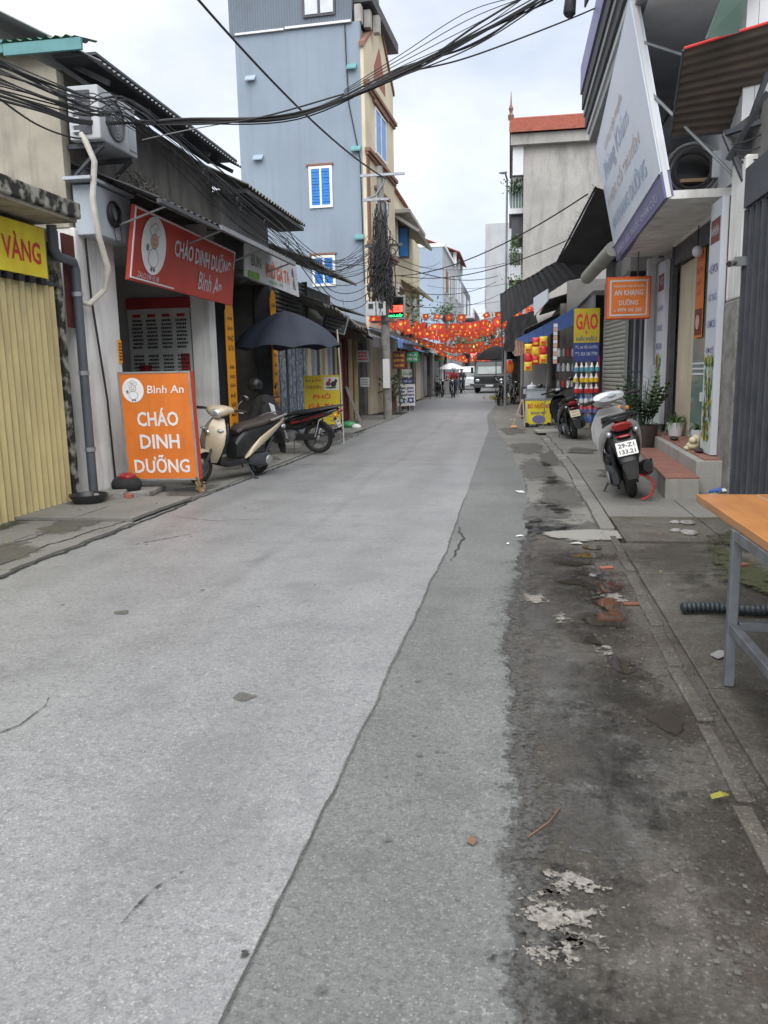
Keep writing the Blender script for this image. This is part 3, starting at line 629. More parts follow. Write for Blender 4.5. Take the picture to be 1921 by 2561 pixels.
for k in range(6): MB().box((-4.96, 9.025, 4.22 + k * .07), (-4.94 + .08, 9.03, 4.24 + k * .07)).build('louvre', M['meter_grey'], ac)
g = MB(); g.torus((-4.61, 9.42, 4.43), .22, .012, 24, 6, 'X')
for k in range(5): g.torus((-4.61, 9.42, 4.43), .04 + .035 * k, .005, 20, 4, 'X')
g.build('fan_guard', M['steel_dark'], ac)
MB().box((-4.618, 9.75, 4.2), (-4.61, 9.94, 4.6)).build('sticker', M['box_blue'], ac)
for yy_ in (9.15, 9.85): MB().box((-5.12, yy_, 4.08), (-4.64, yy_ + .04, 4.13)).add([(-5.1, yy_, 3.75), (-5.06, yy_, 3.75), (-4.66, yy_, 4.08), (-4.72, yy_, 4.08), (-5.1, yy_ + .04, 3.75), (-5.06, yy_ + .04, 3.75), (-4.66, yy_ + .04, 4.08), (-4.72, yy_ + .04, 4.08)], [(0, 1, 2, 3), (7, 6, 5, 4), (1, 5, 6, 2), (0, 3, 7, 4)]).build('bracket', M['steel_dark'], ac)
dh = E('condensate_hose', 'pale flexible hose drooping from the left air conditioner to the white pier', 'hose', (-4.75, 9.2, 3.5))
MB().tube([(-4.85, 9.05, 4.2), (-4.78, 9.0, 4.1), (-4.72, 9.05, 3.9), (-4.75, 9.0, 3.5), (-4.74, 9.05, 3.1), (-4.72, 9.18, 2.75), (-4.8, 9.22, 2.5), (-4.95, 9.1, 2.33), (-5.03, 9.0, 2.36)], .035, 8).build('hose', M['pvc_white'], dh, True)
mbx = E('meter_box', 'pale grey metal box with a coil of black cable on its front', 'meter box', (-4.95, 9.6, 3.2))
MB().box((-5.06, 9.12, 3.12), (-4.78, 10.02, 3.68)).build('box', M['box_blue'], mbx, bevel=.01)
MB().box((-5.08, 8.95, 3.70), (-4.74, 10.05, 3.735)).build('rain_lid', M['box_blue'], mbx)
cc = E('cable_coil', 'coil of black cable hung on the pale grey meter box', 'cable', (-4.75, 9.55, 3.5))
b = MB()
for k in range(7): b.torus((-4.765 + .008 * k, 9.5 + rnd.uniform(-.01, .01), 3.42 + rnd.uniform(-.015, .015)), .12 + rnd.uniform(-.02, .03), .009, 24, 5, 'X')
b.build('coil', M['cable'], cc, True)
MB().tube([(-4.75, 9.45, 3.3), (-4.75, 9.5, 3.1), (-4.75, 9.65, 3.12), (-4.75, 9.62, 3.35)], .005, 5).build('tail', M['cable'], cc)
pc = MB().tube([(-5.0, 9.22, 3.1), (-5.0, 9.25, 2.4), (-4.985, 9.42, 1.2), (-5.0, 9.5, .1)], .014, 6).build('pier_cable', M['cable'], None, True); tag(pc, 'thin black cable running down the white pier', 'cable')
pn = E('wall_notice', 'small orange printed notice on the edge of the white pier', 'notice', (-5, 9.95, 1.8)); panel(pn, (-5.03, 9.94, 1.80), Y3, Z3, .10, .30, .006, M['orange_strip']); lines(pn, (-5.03, 9.94, 1.8), Y3, Z3, .08, .24, 6, M['sign_brown'])
tw = E('debris_tuft', 'dry grass and rubbish tuft caught above the black awning', 'debris', (-4.7, 10.3, 4))
b = MB()
for k in range(46):
    a = rnd.uniform(0, 6.28); p = V(-4.72 + rnd.uniform(-.1, .1), 10.25 + rnd.uniform(-.4, .4), 3.86 + rnd.uniform(-.05, .08)); d = V(math.cos(a) * .12, math.sin(a) * .25, rnd.uniform(-.05, .22))
    b.tube([p, p + d * .5, p + d + V(0, 0, -.05)], [.014, .01, .003], 4)
b.build('stalks', M['plaster_grime'], tw)

# black awning and the red hanging sign
aw = E('black_awning', 'black sheet awning on thin struts over the red porridge sign', 'awning', (-4.6, 12, 3.6))
A0, A1, A2, A3 = V(-4.06, 9.25, 3.52), V(-4.06, 15.2, 3.58), V(-5.1, 15.2, 4.0), V(-5.1, 9.25, 3.95)
corrugated(A0, A1, A2, A3, .2, .012).build('sheet', M['sheet_dark'], aw, True)
MB().box((-4.09, 9.25, 3.46), (-4.04, 11.2, 3.51)).build('edge_bar', M['steel_dark'], aw); MB().box((-4.09, 11.25, 3.485), (-4.03, 15.2, 3.55)).build('edge_bar', M['galvanised'], aw)
for yy_ in (9.6, 11.4, 13.3, 15.0): MB().tube([(-4.1, yy_, 3.5), (-5.08, yy_, 3.2)], .014, 6).build('strut', M['galvanised'], aw)
rs = E('hanging_sign', 'red sign with oval chef picture and grey capital letters under black awning', 'sign', (-4.6, 11.6, 3))
SA, SB, SC, SD = at(347, 519, X=-4.6), at(590, 634, X=-4.6), at(581, 768, X=-4.6), at(326, 700, X=-4.6)
SA, SB, SC, SD = V(-4.58, 9.72, 3.56), V(-4.56, 13.3, 3.50), V(-4.62, 13.2, 2.62), V(-4.68, 9.62, 2.66)
sr_ = (SB - SA).normalized(); su = (SA - SD).normalized(); sn = sr_.cross(su).normalized(); sc_ = (SA + SB + SC + SD) / 4
MB().slab([SD, SC, SB, SA], .05).build('panel', M['red_panel'], rs)
rim(rs, sc_, sr_, su, 3.56, .87, .02, M['wall_white'], lift=.003, d=.02)
def sp(u, v): return SD.lerp(SC, u).lerp(SA.lerp(SB, u), v)
def chef(parent, c, r, u, rx, ry, body, line, red):
    """generic cook in a tall hat: flat print"""
    o = disc(c, r, u, rx, ry, 32, .006).build('oval', body, parent)
    r, u = Vector(r).normalized(), Vector(u).normalized(); c = Vector(c)
    for nm, (x, y, a, b_), m, l in (('print_body', (0, -.42, .44, .34), line, .0075), ('print_body', (0, -.42, .40, .31), body, .0085), ('print_hat', (-.2, .5, .24, .17), line, .0075), ('print_hat', (.2, .5, .24, .17), line, .0075), ('print_hat', (0, .6, .26, .18), line, .0075), ('print_hat', (-.2, .5, .21, .145), body, .0095), ('print_hat', (.2, .5, .21, .145), body, .0095), ('print_hat', (0, .6, .23, .155), body, .0095), ('print_face', (0, .16, .32, .27), line, .0100), ('print_face', (0, .16, .29, .245), red, .0108), ('print_spoon', (-.52, -.12, .12, .13), line, .0105), ('print_feet', (-.1, -.82, .1, .08), line, .009), ('print_feet', (.12, -.82, .1, .08), line, .009), ('print_smile', (0, .06, .12, .03), line, .0115)):
        disc(c + r * x * rx + u * y * ry, r, u, a * rx, b_ * ry, 16, l).build(nm, m, o)
    for x in (-.1, .1): disc(c + r * x * rx + u * .22 * ry, r, u, .035 * rx, .04 * ry, 8, .0115).build('print_eye', line, o)
mat('print_grey', (.20, .20, .19)); mat('print_pink', (.60, .36, .28)); mat('print_lilac', (.58, .58, .62)); mat('print_cream', (.75, .70, .64))
chef(rs, sp(.165, .55), sr_, su, .36, .37, M['white_print'], M['print_grey'], M['print_pink'])
txt(rs, 'CHÁO DINH DƯỠNG', sp(.645, .68), sr_, su, .30, M['print_lilac'], 2.2, bold=.02)
txt(rs, 'Bình An', sp(.72, .27), sr_, su, .26, M['print_lilac'], .95, bold=.005, shear=.12)
txt(rs, 'ZALO 098 45 88', sp(.14, .10), sr_, su, .07, M['print_lilac'], .62)
# orange pavement sign
os_ = E('pavement_sign', 'orange standing board with white letters on thin legs by the kerb', 'sign', (-4.3, 9.4, 0))
oc = V(-4.315, 9.38, .86); orr = (V(-3.86, 9.42, 0) - V(-4.76, 9.34, 0)).normalized(); ou = V(-.03, 0, 1).normalized()
MB().slab([oc + orr * x * .445 + ou * z * .665 for x, z in ((-1, -1), (1, -1), (1, 1), (-1, 1))], .14).build('panel', M['orange_panel'], os_)
rim(os_, oc, orr, ou, .91, 1.345, .022, M['galvanised'], d=.03)
kk = oc + orr * .455; MB().slab([kk - ou * .67, kk - ou * .67 + V(-.01, .14, 0), kk + ou * .67 + V(-.01, .14, 0), kk + ou * .67], .012).build('side_panel', M['orange_trim'], os_)
for sx, yy_ in ((-.37, 0), (.42, 0), (-.37, .12), (.42, .12)):
    p = oc + orr * sx - ou * .66 + V(0, yy_ + .01, 0); MB().tube([p, V(p.x + (.0 if sx < 0 else .02), p.y, .02)], .013, 6).build('leg', M['rust'], os_)
chef(os_, oc - orr * .275 + ou * .45, orr, ou, .135, .15, M['white_print'], M['print_grey'], M['print_cream'])
txt(os_, 'Bình An', oc + orr * .13 + ou * .455, orr, ou, .095, M['white_print'], .46, bold=.005, shear=.1)
for s_, z, w_ in (('CHÁO', .115, .52), ('DINH', -.185, .50), ('DƯỠNG', -.465, .70)):
    txt(os_, s_, oc + ou * z, orr, ou, .225 if s_ != 'DINH' else .175, M['white_print'], w_, bold=.022)
rb = MB()
for k in range(30):
    p = V(-3.83 + rnd.uniform(-.05, .05), 9.42 + rnd.uniform(-.04, .04), rnd.uniform(.03, .2)); rb.tube([p, p + V(rnd.uniform(-.06, .06), rnd.uniform(-.05, .05), rnd.uniform(-.05, .06))], .008, 4)
rag = rb.build('twine_knot', M['cardboard'], None); tag(rag, 'bundle of yellowish twine tied round the leg of the orange board', 'twine')
# things at the foot of the white pier
bx = E('stone_block', 'grey concrete block beside the drainpipe foot', 'block', (-4.7, 8.9, 0)); MB().box((-4.86, 8.62, .03), (-4.52, 8.92, .14), rz=.3).build('block', M['concrete_rough'], bx, bevel=.02)
tr = E('plastic_basin', 'black plastic basin at the foot of the drainpipe', 'basin', (-4.75, 8.55, .03)); MB().lathe((-4.78, 8.42, .04), [(.14, 0), (.2, .12), (.215, .12), (.215, .105), (.15, .012)], 20).build('basin', M['black_plastic'], tr, True)
sb = E('crumpled_bag', 'black and red crumpled bag on the doorstep by the white pier', 'bag', (-4.6, 9.2, 0))
MB().ell((-4.66, 9.12, .17), (.19, .16, .13), 14, 9).build('bag', M['black_cloth'], sb, True); MB().ell((-4.64, 9.11, .27), (.12, .11, .055), 12, 7).build('cloth', M['tail_red'], sb, True)
pl_ = E('doorstep_slab', 'rough concrete doorstep under the orange board', 'step', (-4.6, 9.4, 0)); MB().box((-5.0, 8.95, .03), (-4.35, 9.62, .10), rz=.12).build('slab', M['concrete_rough'], pl_, bevel=.015)
bk = E('red_brick', 'red brick lying by the crumpled bag', 'brick', (-4.45, 8.7, .05)); MB().box((-4.62, 8.72, .05), (-4.42, 8.80, .11), rz=.3).build('brick', M['brick_red'], bk, bevel=.006)

# --- pho shop
b3 = E('noodle_shop', 'open fronted dark noodle shop under a sloping black sheet roof', 'building', (-7, 15.5, 0))
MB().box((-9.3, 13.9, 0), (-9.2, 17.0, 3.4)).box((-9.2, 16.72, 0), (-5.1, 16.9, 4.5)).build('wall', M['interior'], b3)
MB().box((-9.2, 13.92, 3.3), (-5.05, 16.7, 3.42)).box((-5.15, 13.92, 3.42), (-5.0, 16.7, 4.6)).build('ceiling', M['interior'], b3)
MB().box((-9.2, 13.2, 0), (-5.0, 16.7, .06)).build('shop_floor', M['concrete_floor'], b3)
MB().box((-5.3, 13.9, 0), (-4.96, 14.0, 3.3)).build('post', M['steel_dark'], b3); MB().box((-5.3, 16.5, 0), (-4.96, 16.72, 3.3)).build('post', M['steel_dark'], b3)
MB().box((-6.9, 15.6, .06), (-5.9, 16.6, 2.1)).build('inner_partition', M['wall_cream'], b3)
eave_roof('roof', b3, 13.8, 17.8, -4.46, 4.66, -9.5, 7.0, M['fibre_cement'], .18, .025)
MB().box((-5.1, 13.9, 4.55), (-4.5, 17.75, 4.62)).build('soffit', M['sheet_dark'], b3)
bs_ = E('shop_banner', 'white banner with orange noodle shop lettering above the navy umbrella', 'banner', (-4.5, 15.5, 3.4))
BA, BB, BC, BD = V(-4.52, 13.75, 3.70), V(-4.5, 17.0, 3.72), V(-4.5, 17.15, 3.10), V(-4.55, 13.75, 3.16)
MB().slab([BD, BC, BB, BA], .03).build('panel', M['wall_white'], bs_)
br_ = (BB - BA).normalized(); bc_ = (BA + BB + BC + BD) / 4
mat('orange_print', sr(232, 96, 30)); mat('green_print', sr(110, 170, 60)); mat('purple_print', sr(90, 80, 150))
txt(bs_, 'PHỞ GÀ TA', bc_ + br_ * .25 + Z3 * .02, br_, Z3, .34, M['orange_print'], 1.55, bold=.02)
txt(bs_, 'BÚN', bc_ - br_ * 1.1 + Z3 * .08, br_, Z3, .26, M['print_grey'], .55, bold=.01)
txt(bs_, 'ngan vịt', bc_ + br_ * .1 - Z3 * .21, br_, Z3, .09, M['green_print'], .9)
disc(bc_ + br_ * 1.32 + Z3 * .12, br_, Z3, .13, .10).build('print_bird', M['purple_print'], bs_); disc(bc_ + br_ * 1.42 - Z3 * .1, br_, Z3, .16, .13).build('print_bird', M['print_grey'], bs_)
panel(bs_, bc_ - br_ * 1.25 - Z3 * .2, br_, Z3, .6, .12, .005, M['green_print'], 'print_strip')
def vstrip(y0, z0, z1, w, lab, seed):
    o = E('vertical_sign', lab, 'sign', (-4.9, y0, 1.5)); h = z1 - z0
    panel(o, (-4.93, y0, (z0 + z1) / 2), Y3, Z3, w, h, .02, M['orange_strip'])
    disc((-4.93, y0, z1), Y3, Z3, w / 2, w * .45, 20, .001).build('rounded_top', M['orange_strip'], o)
    rows = ['QUÁN', 'BÀ HOA', 'PHỞ', 'GÀ TA', '', 'ĂN SÁNG', 'LÀ NGON', 'SẠCH', 'RẺ', 'NGON', 'MỜI', 'VÀO']
    for k, s_ in enumerate(rows):
        if s_: txt(o, s_, (-4.93, y0, z1 - .05 - h * (k + .5) / 12.5), Y3, Z3, h / 12.5 * (.72 if k in (2, 3) else .45), M['black_print'], w * (.7 if k in (2, 3) else .62), bold=.01)
    return o
vstrip(13.90, .50, 2.60, .40, 'tall orange strip sign with black words beside the white pillar', 1)
vstrip(16.62, .52, 3.05, .36, 'tall orange strip sign behind the navy umbrella pole', 2)
# navy umbrella on a pole
um = E('street_umbrella', 'large navy blue umbrella over the parked motorbikes', 'umbrella', (-4.42, 15.6, 0))
uc = V(-4.40, 15.6, 0); N_ = 8; rad = 1.08
def uf(ph, t):
    k = 1 + 0.0 * t; r_ = rad * t; sc2 = 1 - .06 * t * (1 - abs(math.cos(ph * N_ / 2)))
    z = 2.70 - .52 * t ** 1.35 - .16 * t ** 7 - .06 * t * (1 - abs(math.cos(ph * N_ / 2)))
    return uc + V(math.cos(ph) * r_ * sc2, math.sin(ph) * r_ * sc2, z)
MB().grid(lambda u_, v_: uf(2 * math.pi * u_ + .3, v_), 64, 10, True).grid(lambda u_, v_: uf(2 * math.pi * u_ + .3, v_) - V(0, 0, .006), 64, 10, True).build('canopy', M['navy_cloth'], um, True)
b = MB()
for k in range(N_):
    a = 2 * math.pi * k / N_; b.tube([uf(a, t_) - V(0, 0, .015) for t_ in (0, .3, .6, .85, 1)], .006, 4)
b.build('ribs', M['steel_dark'], um)
MB().tube([uc + V(0, 0, .05), uc + V(0, 0, 2.68)], .018, 8).build('pole', M['steel_dark'], um, True)
MB().lathe(uc + V(0, 0, 2.66), [(.03, -.02), (.025, .02), (.008, .07)], 10).build('finial', M['black_plastic'], um, True)
MB().lathe(uc + V(0, 0, .03), [(.24, 0), (.24, .06), (.05, .10), (.05, .25)], 20).build('base', M['concrete'], um, True)
# --- louvred shop with patterned doors (left row, beyond the umbrella)
b4 = E('louvred_shop', 'shop with dark louvred upper front and patterned grey blue doors', 'building', (-7, 18.5, 0))
MB().box((-9, 16.92, 0), (-5.22, 23.4, 3.7)).build('wall', M['interior'], b4)
lv = MB().box((-.02, 0, 0), (.03, 2.75, .05)).mesh('slat')
for k in range(13):
    o = link('slat', lv, M['sheet_grey'], b4); o.location = (-5.05, 16.95, 2.48 + k * .092)
for y0_, y1_ in ((16.9, 16.945), (19.71, 19.78), (18.3, 18.36)): MB().box((-5.11, y0_, 2.42), (-4.98 if y0_ != 18.3 else -5.075, y1_, 3.7)).build('frame_post', M['sheet_dark'], b4)
mat('door_pattern', (.27, .32, .38), (.10, .13, .17), rough=.6, ns=9, lo=.44, hi=.52)
for k in range(4):
    d = MB().box((-5.12, 16.98 + k * .68, .06), (-5.04, 17.62 + k * .68, 2.4)).build('door', M['door_pattern'], b4, bevel=.01)
    MB().box((-5.04, 17.27 + k * .68, .1), (-5.03, 17.30 + k * .68, 2.36)).build('seam', M['steel_dark'], d)
for k in range(11):
    y = 19.8 + k * .31
    MB().box((-5.11, y, .06), (-5.02, y + .285, 2.4)).build('door_panel', M[['wall_cream', 'steel_grey', 'blue_pale', 'steel_dark', 'shutter_yellow', 'galvanised'][k % 6]], b4, bevel=.012)
eave_roof('roof', b4, 17.9, 23.4, -4.42, 3.98, -9.2, 5.8, M['fibre_cement'], .18, .03)
ta = E('mossy_awning', 'sagging mossy fibre cement awning over the coloured folding doors', 'awning', (-4.6, 20.5, 3))
def maw(u_, v_):
    y = 17.4 + 6.4 * u_; z = 3.38 - .42 * u_ + .05 * math.sin(y * 3.1) - .34 * (1 - v_) + .02 * math.sin(u_ * 140)
    return V(-5.1 + 1.0 * (1 - v_) + .06 * math.sin(y * 2.3) * (1 - v_), y, z)
MB().grid(maw, 120, 4).grid(lambda a, c_: maw(a, c_) - V(0, 0, .03), 120, 4).build('sheet', M['fibre_cement'], ta, True)
MB().tube([(-4.2, 19.4, 3.02), (-4.15, 23.6, 2.62)], .022, 6).build('edge_pipe', M['pvc_white'], ta, True)
db = E('tilted_board', 'old dark signboard hanging tilted under the mossy awning', 'sign', (-4.3, 20, 2.7))
c0, r0, u0 = V(-4.36, 20.0, 2.74), V(.9, 0, -.28).normalized(), V(.28, 0, .9).normalized()
panel(db, c0, r0, u0, .62, .46, .06, M['sheet_dark'], 'panel'); rim(db, c0, r0, u0, .64, .48, .025, M['galvanised']); lines(db, c0, r0, u0, .5, .34, 4, M['print_grey'])
for sx in (-.22, .22): MB().tube([c0 + r0 * sx + u0 * .22, c0 + r0 * sx + V(0, 0, .62)], .006, 4).build('hanger', M['cable'], db)
ys = E('noodle_sign', 'dull yellow standing noodle sign with red letters and a chicken picture', 'sign', (-3.85, 16.3, 0))
yc, yr, yu = V(-3.85, 16.2, .94), V(1, .05, .0).normalized(), Z3
MB().slab([yc + yr * x * .37 + yu * z * .5 for x, z in ((-1, -1), (1, -1), (1, 1), (-1, 1))], .05).build('panel', M['yellow_dull'], ys)
txt(ys, 'Bún & Phở', yc - yr * .17 + yu * .40, yr, yu, .07, M['sign_brown'], .32); txt(ys, 'CHUYÊN', yc - yr * .17 + yu * .27, yr, yu, .075, M['sign_brown'], .32, bold=.01)
panel(ys, yc + yr * .2 + yu * .33 - Y3 * .004, yr, yu, .30, .26, .004, M['banner_white'], 'picture')
for x, z, a, b_, m_ in ((.14, .33, .05, .05, 'sign_brown'), (.17, .40, .03, .04, 'red_print'), (.25, .32, .06, .06, 'black_print'), (.30, .38, .03, .04, 'black_print'), (.2, .25, .12, .02, 'leaf_mid')): disc(yc + yr * x + yu * z - Y3 * .006, yr, yu, a, b_, 14, .003).build('print_chicken', M[m_], ys)
txt(ys, 'PHỞ', yc + yu * .08, yr, yu, .12, M['red_print'], .36, bold=.02); txt(ys, 'GÀ TA', yc - yu * .12, yr, yu, .13, M['red_print'], .58, bold=.02)
txt(ys, 'LÀ NGON', yc - yu * .25, yr, yu, .05, M['blue_print'], .32, bold=.01); txt(ys, 'BÁN CẢ NGÀY, SÁNG, TRƯA, TỐI', yc - yu * .335, yr, yu, .04, M['blue_print'], .66); txt(ys, 'MỜI', yc + yr * .2 - yu * .42, yr, yu, .045, M['blue_print'])
for x in (-.35, .35): MB().tube([yc + yr * x - yu * .5 + Y3 * .02, yc + yr * x - yu * .92 + Y3 * .02], .014, 6).build('leg', M['galvanised'], ys)
wp = E('pale_post', 'thin white post beside the dull yellow noodle sign', 'post', (-3.5, 16.3, 0)); MB().tube([(-3.44, 16.3, .02), (-3.47, 16.3, 1.5), (-3.5, 16.25, 2.35)], .016, 6).build('post', M['pvc_white'], wp)

# --- clutter shop row before the utility pole: small individual shops
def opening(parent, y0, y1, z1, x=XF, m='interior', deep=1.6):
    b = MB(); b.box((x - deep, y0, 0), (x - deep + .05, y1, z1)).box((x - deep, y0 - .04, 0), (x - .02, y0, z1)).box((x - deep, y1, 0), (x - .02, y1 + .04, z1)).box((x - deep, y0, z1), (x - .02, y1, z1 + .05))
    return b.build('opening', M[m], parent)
def low_shop(y0, y1, h, wm, label, rm='sheet_dark', eave=.9, ez=None, x=XF, side=1, front=None, roof_m=None, shutters='steel_grey', op=.75):
    """one storey shop: wall with opening, door panels, sloping sheet awning; side=1 left row, -1 right row"""
    sx = lambda d: x + side * d
    o = E('street_shop', label, 'building', (sx(-2), (y0 + y1) / 2, 0))
    def bx_(b, d0, ya, za, d1, yb, zb): a, c_ = sx(d0), sx(d1); return b.box((min(a, c_), ya, za), (max(a, c_), yb, zb))
    oy0, oy1 = y0 + .25, y0 + .25 + (y1 - y0 - .5) * op; oz = min(2.5, h - .5)
    b = MB(); bx_(b, -5, y0, 0, -1.7, y1, h); bx_(b, -1.7, y0, 0, 0, oy0, h); bx_(b, -1.7, oy1, 0, 0, y1, h); bx_(b, -1.7, oy0, oz, 0, oy1, h)
    b.build('wall', M[wm], o)
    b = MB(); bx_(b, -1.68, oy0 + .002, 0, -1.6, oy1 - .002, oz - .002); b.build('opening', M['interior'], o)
    k = 0; y = oy0
    while y < oy1 - (oy1 - oy0) * .45:
        b = MB(); bx_(b, -.12, y + .01, .05, -.06, y + .30, oz - .05); b.build('door_panel', M[shutters], o, bevel=.01); y += .32
    ez = ez or oz + .15
    a0, a1 = V(sx(eave), y0 + .05, ez), V(sx(eave), y1 - .05, ez - .05); a2, a3 = V(sx(.01), y1 - .05, ez + .4), V(sx(.01), y0 + .05, ez + .45)
    (corrugated(a0, a1, a2, a3, .22, .02)).build('awning', M[rm], o, True)
    if roof_m: corrugated((sx(.4), y0, h + .1), (sx(.4), y1, h + .1), (sx(-5), y1, h + 1.6), (sx(-5), y0, h + 1.6), .25, .03).build('roof', M[roof_m], o, True)
    return o
low_shop(23.45, 26.2, 3.2, 'wood_brown', 'brown timber shop front with red posts before the utility pole', 'fibre_cement', .8, 2.55, shutters='wood_pale', roof_m='fibre_cement')
low_shop(26.25, 28.55, 3.2, 'plaster_grime', 'grimy shop behind the utility pole under a grey cloth awning', 'sheet_grey', .7, 2.5, shutters='steel_dark')
low_shop(33.6, 37.4, 3.0, 'plaster_beige', 'beige shop with blue cloth awning beyond the utility pole', 'tarp_blue', 1.1, 2.45, shutters='wood_brown')
low_shop(37.5, 42.4, 3.2, 'wall_cream', 'cream shop with orange shutters on the far left', 'sheet_dark', .8, 2.5, shutters='orange_trim', roof_m='fibre_cement')
low_shop(42.5, 47.2, 3.3, 'wall_grey', 'grey shop with teal sheet awning far down the left row', 'teal_sheet', .9, 2.5, roof_m='sheet_grey')
low_shop(47.3, 53.0, 3.4, 'plaster_grime', 'dark shop front far left beside the parked motorbike', 'sheet_dark', .9, 2.6, roof_m='fibre_cement')
low_shop(53.1, 62.8, 3.4, 'plaster_white', 'pale shop front far left by the white umbrella', 'green_sheet', .9, 2.7)
for k, (y, m_) in enumerate(((23.62, 'red_pipe'), (24.5, 'wood_pale'), (25.4, 'shutter_yellow'))):
    o = MB().box((-4.96, y, .02), (-4.86, y + .12, 2.5)).build('awning_post', M[m_]); tag(o, ['dark red timber post under the brown shop awning', 'pale timber post in front of the brown shop', 'ochre timber post nearest the utility pole'][k], 'post')
lp = E('leaning_sheet', 'grey sheet leaning against the brown timber shop', 'sheet', (-4.5, 24, 0)); MB().slab([(-4.45, 23.5, .03), (-4.5, 24.1, .03), (-4.9, 24.0, 1.1), (-4.86, 23.5, 1.1)], .03).build('sheet', M['concrete_rough'], lp)
gb = E('green_bag', 'small green plastic bag on the pavement by the brown shop', 'bag', (-4.3, 20.9, 0)); MB().ell((-4.25, 20.9, .12), (.22, .18, .11), 12, 8).build('bag', M['bag_green'], gb, True)
for k, (x, y, m_, l) in enumerate(((-4.45, 21.4, 'shirt_red', 'small dark red bag beside the green bag'), (-4.0, 20.6, 'paper', 'crumpled white paper bag near the green bag'))):
    o = MB().ell((x, y, .09), (.13, .11, .08), 10, 7).build('bag', M[m_], None, True); tag(o, l, 'bag')

# --- tall narrow blue house
TB = E('tall_house', 'tall narrow house with blank blue side wall and cream street front', 'building', (-7, 31, 0))
rotT = Matrix.Translation(V(-4.98, 28.6, 0)) @ Matrix.Rotation(R(-3), 4, 'Z')
def tb(name, m, fn, parent=TB, smooth=False, bevel=0):
    b = MB(); fn(b); b.v = [rotT @ p for p in b.v]; return b.build(name, m, parent, smooth, bevel)
tb('side_wall', M['blue_paint'], lambda b: b.box((-4.55, 0, 0), (-.12, .2, 13.05)).box((-4.55, .2, 0), (-4.35, 5, 13.05)))
tb('front_wall', M['wall_cream'], lambda b: b.box((-.12, .0, 0), (0, 5, 12.3)).add([(-.12, 0, 12.3), (0, 0, 12.3), (0, 5, 12.3), (-.12, 5, 12.3), (-.12, 2.5, 14.0), (0, 2.5, 14.0)], [(0, 1, 5, 4), (1, 2, 5), (2, 3, 4, 5), (3, 0, 4)]))
tb('corner_strip', M['brown_trim'], lambda b: b.box((-.03, .01, 4.6), (.045, .42, 8.95)))
for z in (11.1, 8.95, 5.9): tb('cornice', M['brown_trim'], lambda b: b.box((-.02, -.05, z), (.16, 5.05, z + .12)).box((-.02, -.03, z - .1), (.09, 5.03, z)))
tb('gable_trim', M['brown_trim'], lambda b: b.slab([(.06, -.1, 12.25), (.06, 2.5, 14.05), (.06, 2.5, 14.2), (.06, -.1, 12.4)], .2).slab([(.06, 2.5, 14.05), (.06, 5.1, 12.25), (.06, 5.1, 12.4), (.06, 2.5, 14.2)], .2))
tb('gable_panel', M['brick_red'], lambda b: b.slab([(.012, 1.5, 11.75), (.012, 3.5, 11.75), (.012, 3.4, 12.2), (.012, 2.5, 13.1), (.012, 1.6, 12.2)], .03))
tb('core', M['interior'], lambda b: b.box((-4.3, .21, 0), (-.13, 4.95, 12.9)))
# upper ribbed shed on the roof
n_ = 46; rb_ = tb('roof_shed', M['blue_sheet'], lambda b: b.add([V(-4.72 + 4.35 * i / (2 * n_), -.03 - (.02 if i % 2 else 0), z) for z in (13.0, 17.2) for i in range(2 * n_ + 1)], [(i, i + 1, 2 * n_ + 2 + i, 2 * n_ + 1 + i) for i in range(2 * n_)]).box((-4.7, .0, 13.06), (-.4, 4.6, 17.2)))
tb('shed_sill', M['wall_white'], lambda b: b.box((-4.5, -.1, 13.0), (-2.75, -.05, 13.06)).box((-2.7, -.1, 13.02), (-.4, -.05, 13.09)))
w_ = tb('window', M['steel_dark'], lambda b: b.box((-2.05, -.10, 13.3), (-.93, -.05, 14.7)))
for a in (-1.97, -1.43): tb('pane', M['glass_pale'], lambda b: b.box((a, -.115, 13.38), (a + .44, -.103, 14.6)), w_)
tb('balcony_roof', M['sheet_dark'], lambda b: b.box((-.6, .3, 13.75), (.25, 5, 13.9)).box((.15, .3, 13.9), (.25, 5, 14.1)))
for k in range(3): tb('balcony_tub', M['wall_grey'], lambda b: b.box((-.3 + .2 * k, .05 + .5 * k, 13.06), (-.08 + .2 * k, .35 + .5 * k, 13.6)))
def tb_win(x, z0, w, h, tr=0):
    w0 = tb('window', M['white_paint'], lambda b: b.box((x, -.05, z0), (x + w, -.003, z0 + .09)).box((x, -.05, z0 + h - .09), (x + w, -.003, z0 + h)).box((x, -.05, z0 + .09), (x + .09, -.003, z0 + h - .09)).box((x + w - .09, -.05, z0 + .09), (x + w, -.003, z0 + h - .09)).box((x + w / 2 - .035, -.05, z0 + .09), (x + w / 2 + .035, -.003, z0 + h - .09)))
    for k in range(2):
        a = x + .09 + k * (w / 2 - .055); pw = w / 2 - .125
        tb('shutter', M['blue_shutter'], lambda b: [b.box((a, -.03 - .012 * (j % 2), z0 + .09 + (h - .18) * j / 12), (a + pw, -.01, z0 + .09 + (h - .18) * (j + 1) / 12 - .012)) for j in range(12)], w0)
    tb('lintel', M['brown_trim'], lambda b: b.box((x - .08, -.06, z0 + h + .02), (x + w + .05, .0, z0 + h + .08)), w0)
tb_win(-2.05, 7.2, .84, 1.38); tb_win(-2.03, 4.55, .84, 1.0 + .05)
for x, z in ((-4.2, 11.55), (-4.05, 8.95)): tb('vent_hood', M['blue_pale'], lambda b: b.slab([(x, -.16, z), (x + .36, -.16, z), (x + .36, -.01, z + .16), (x, -.01, z + .16)], .03).box((x, -.16, z - .04), (x + .36, -.12, z)))
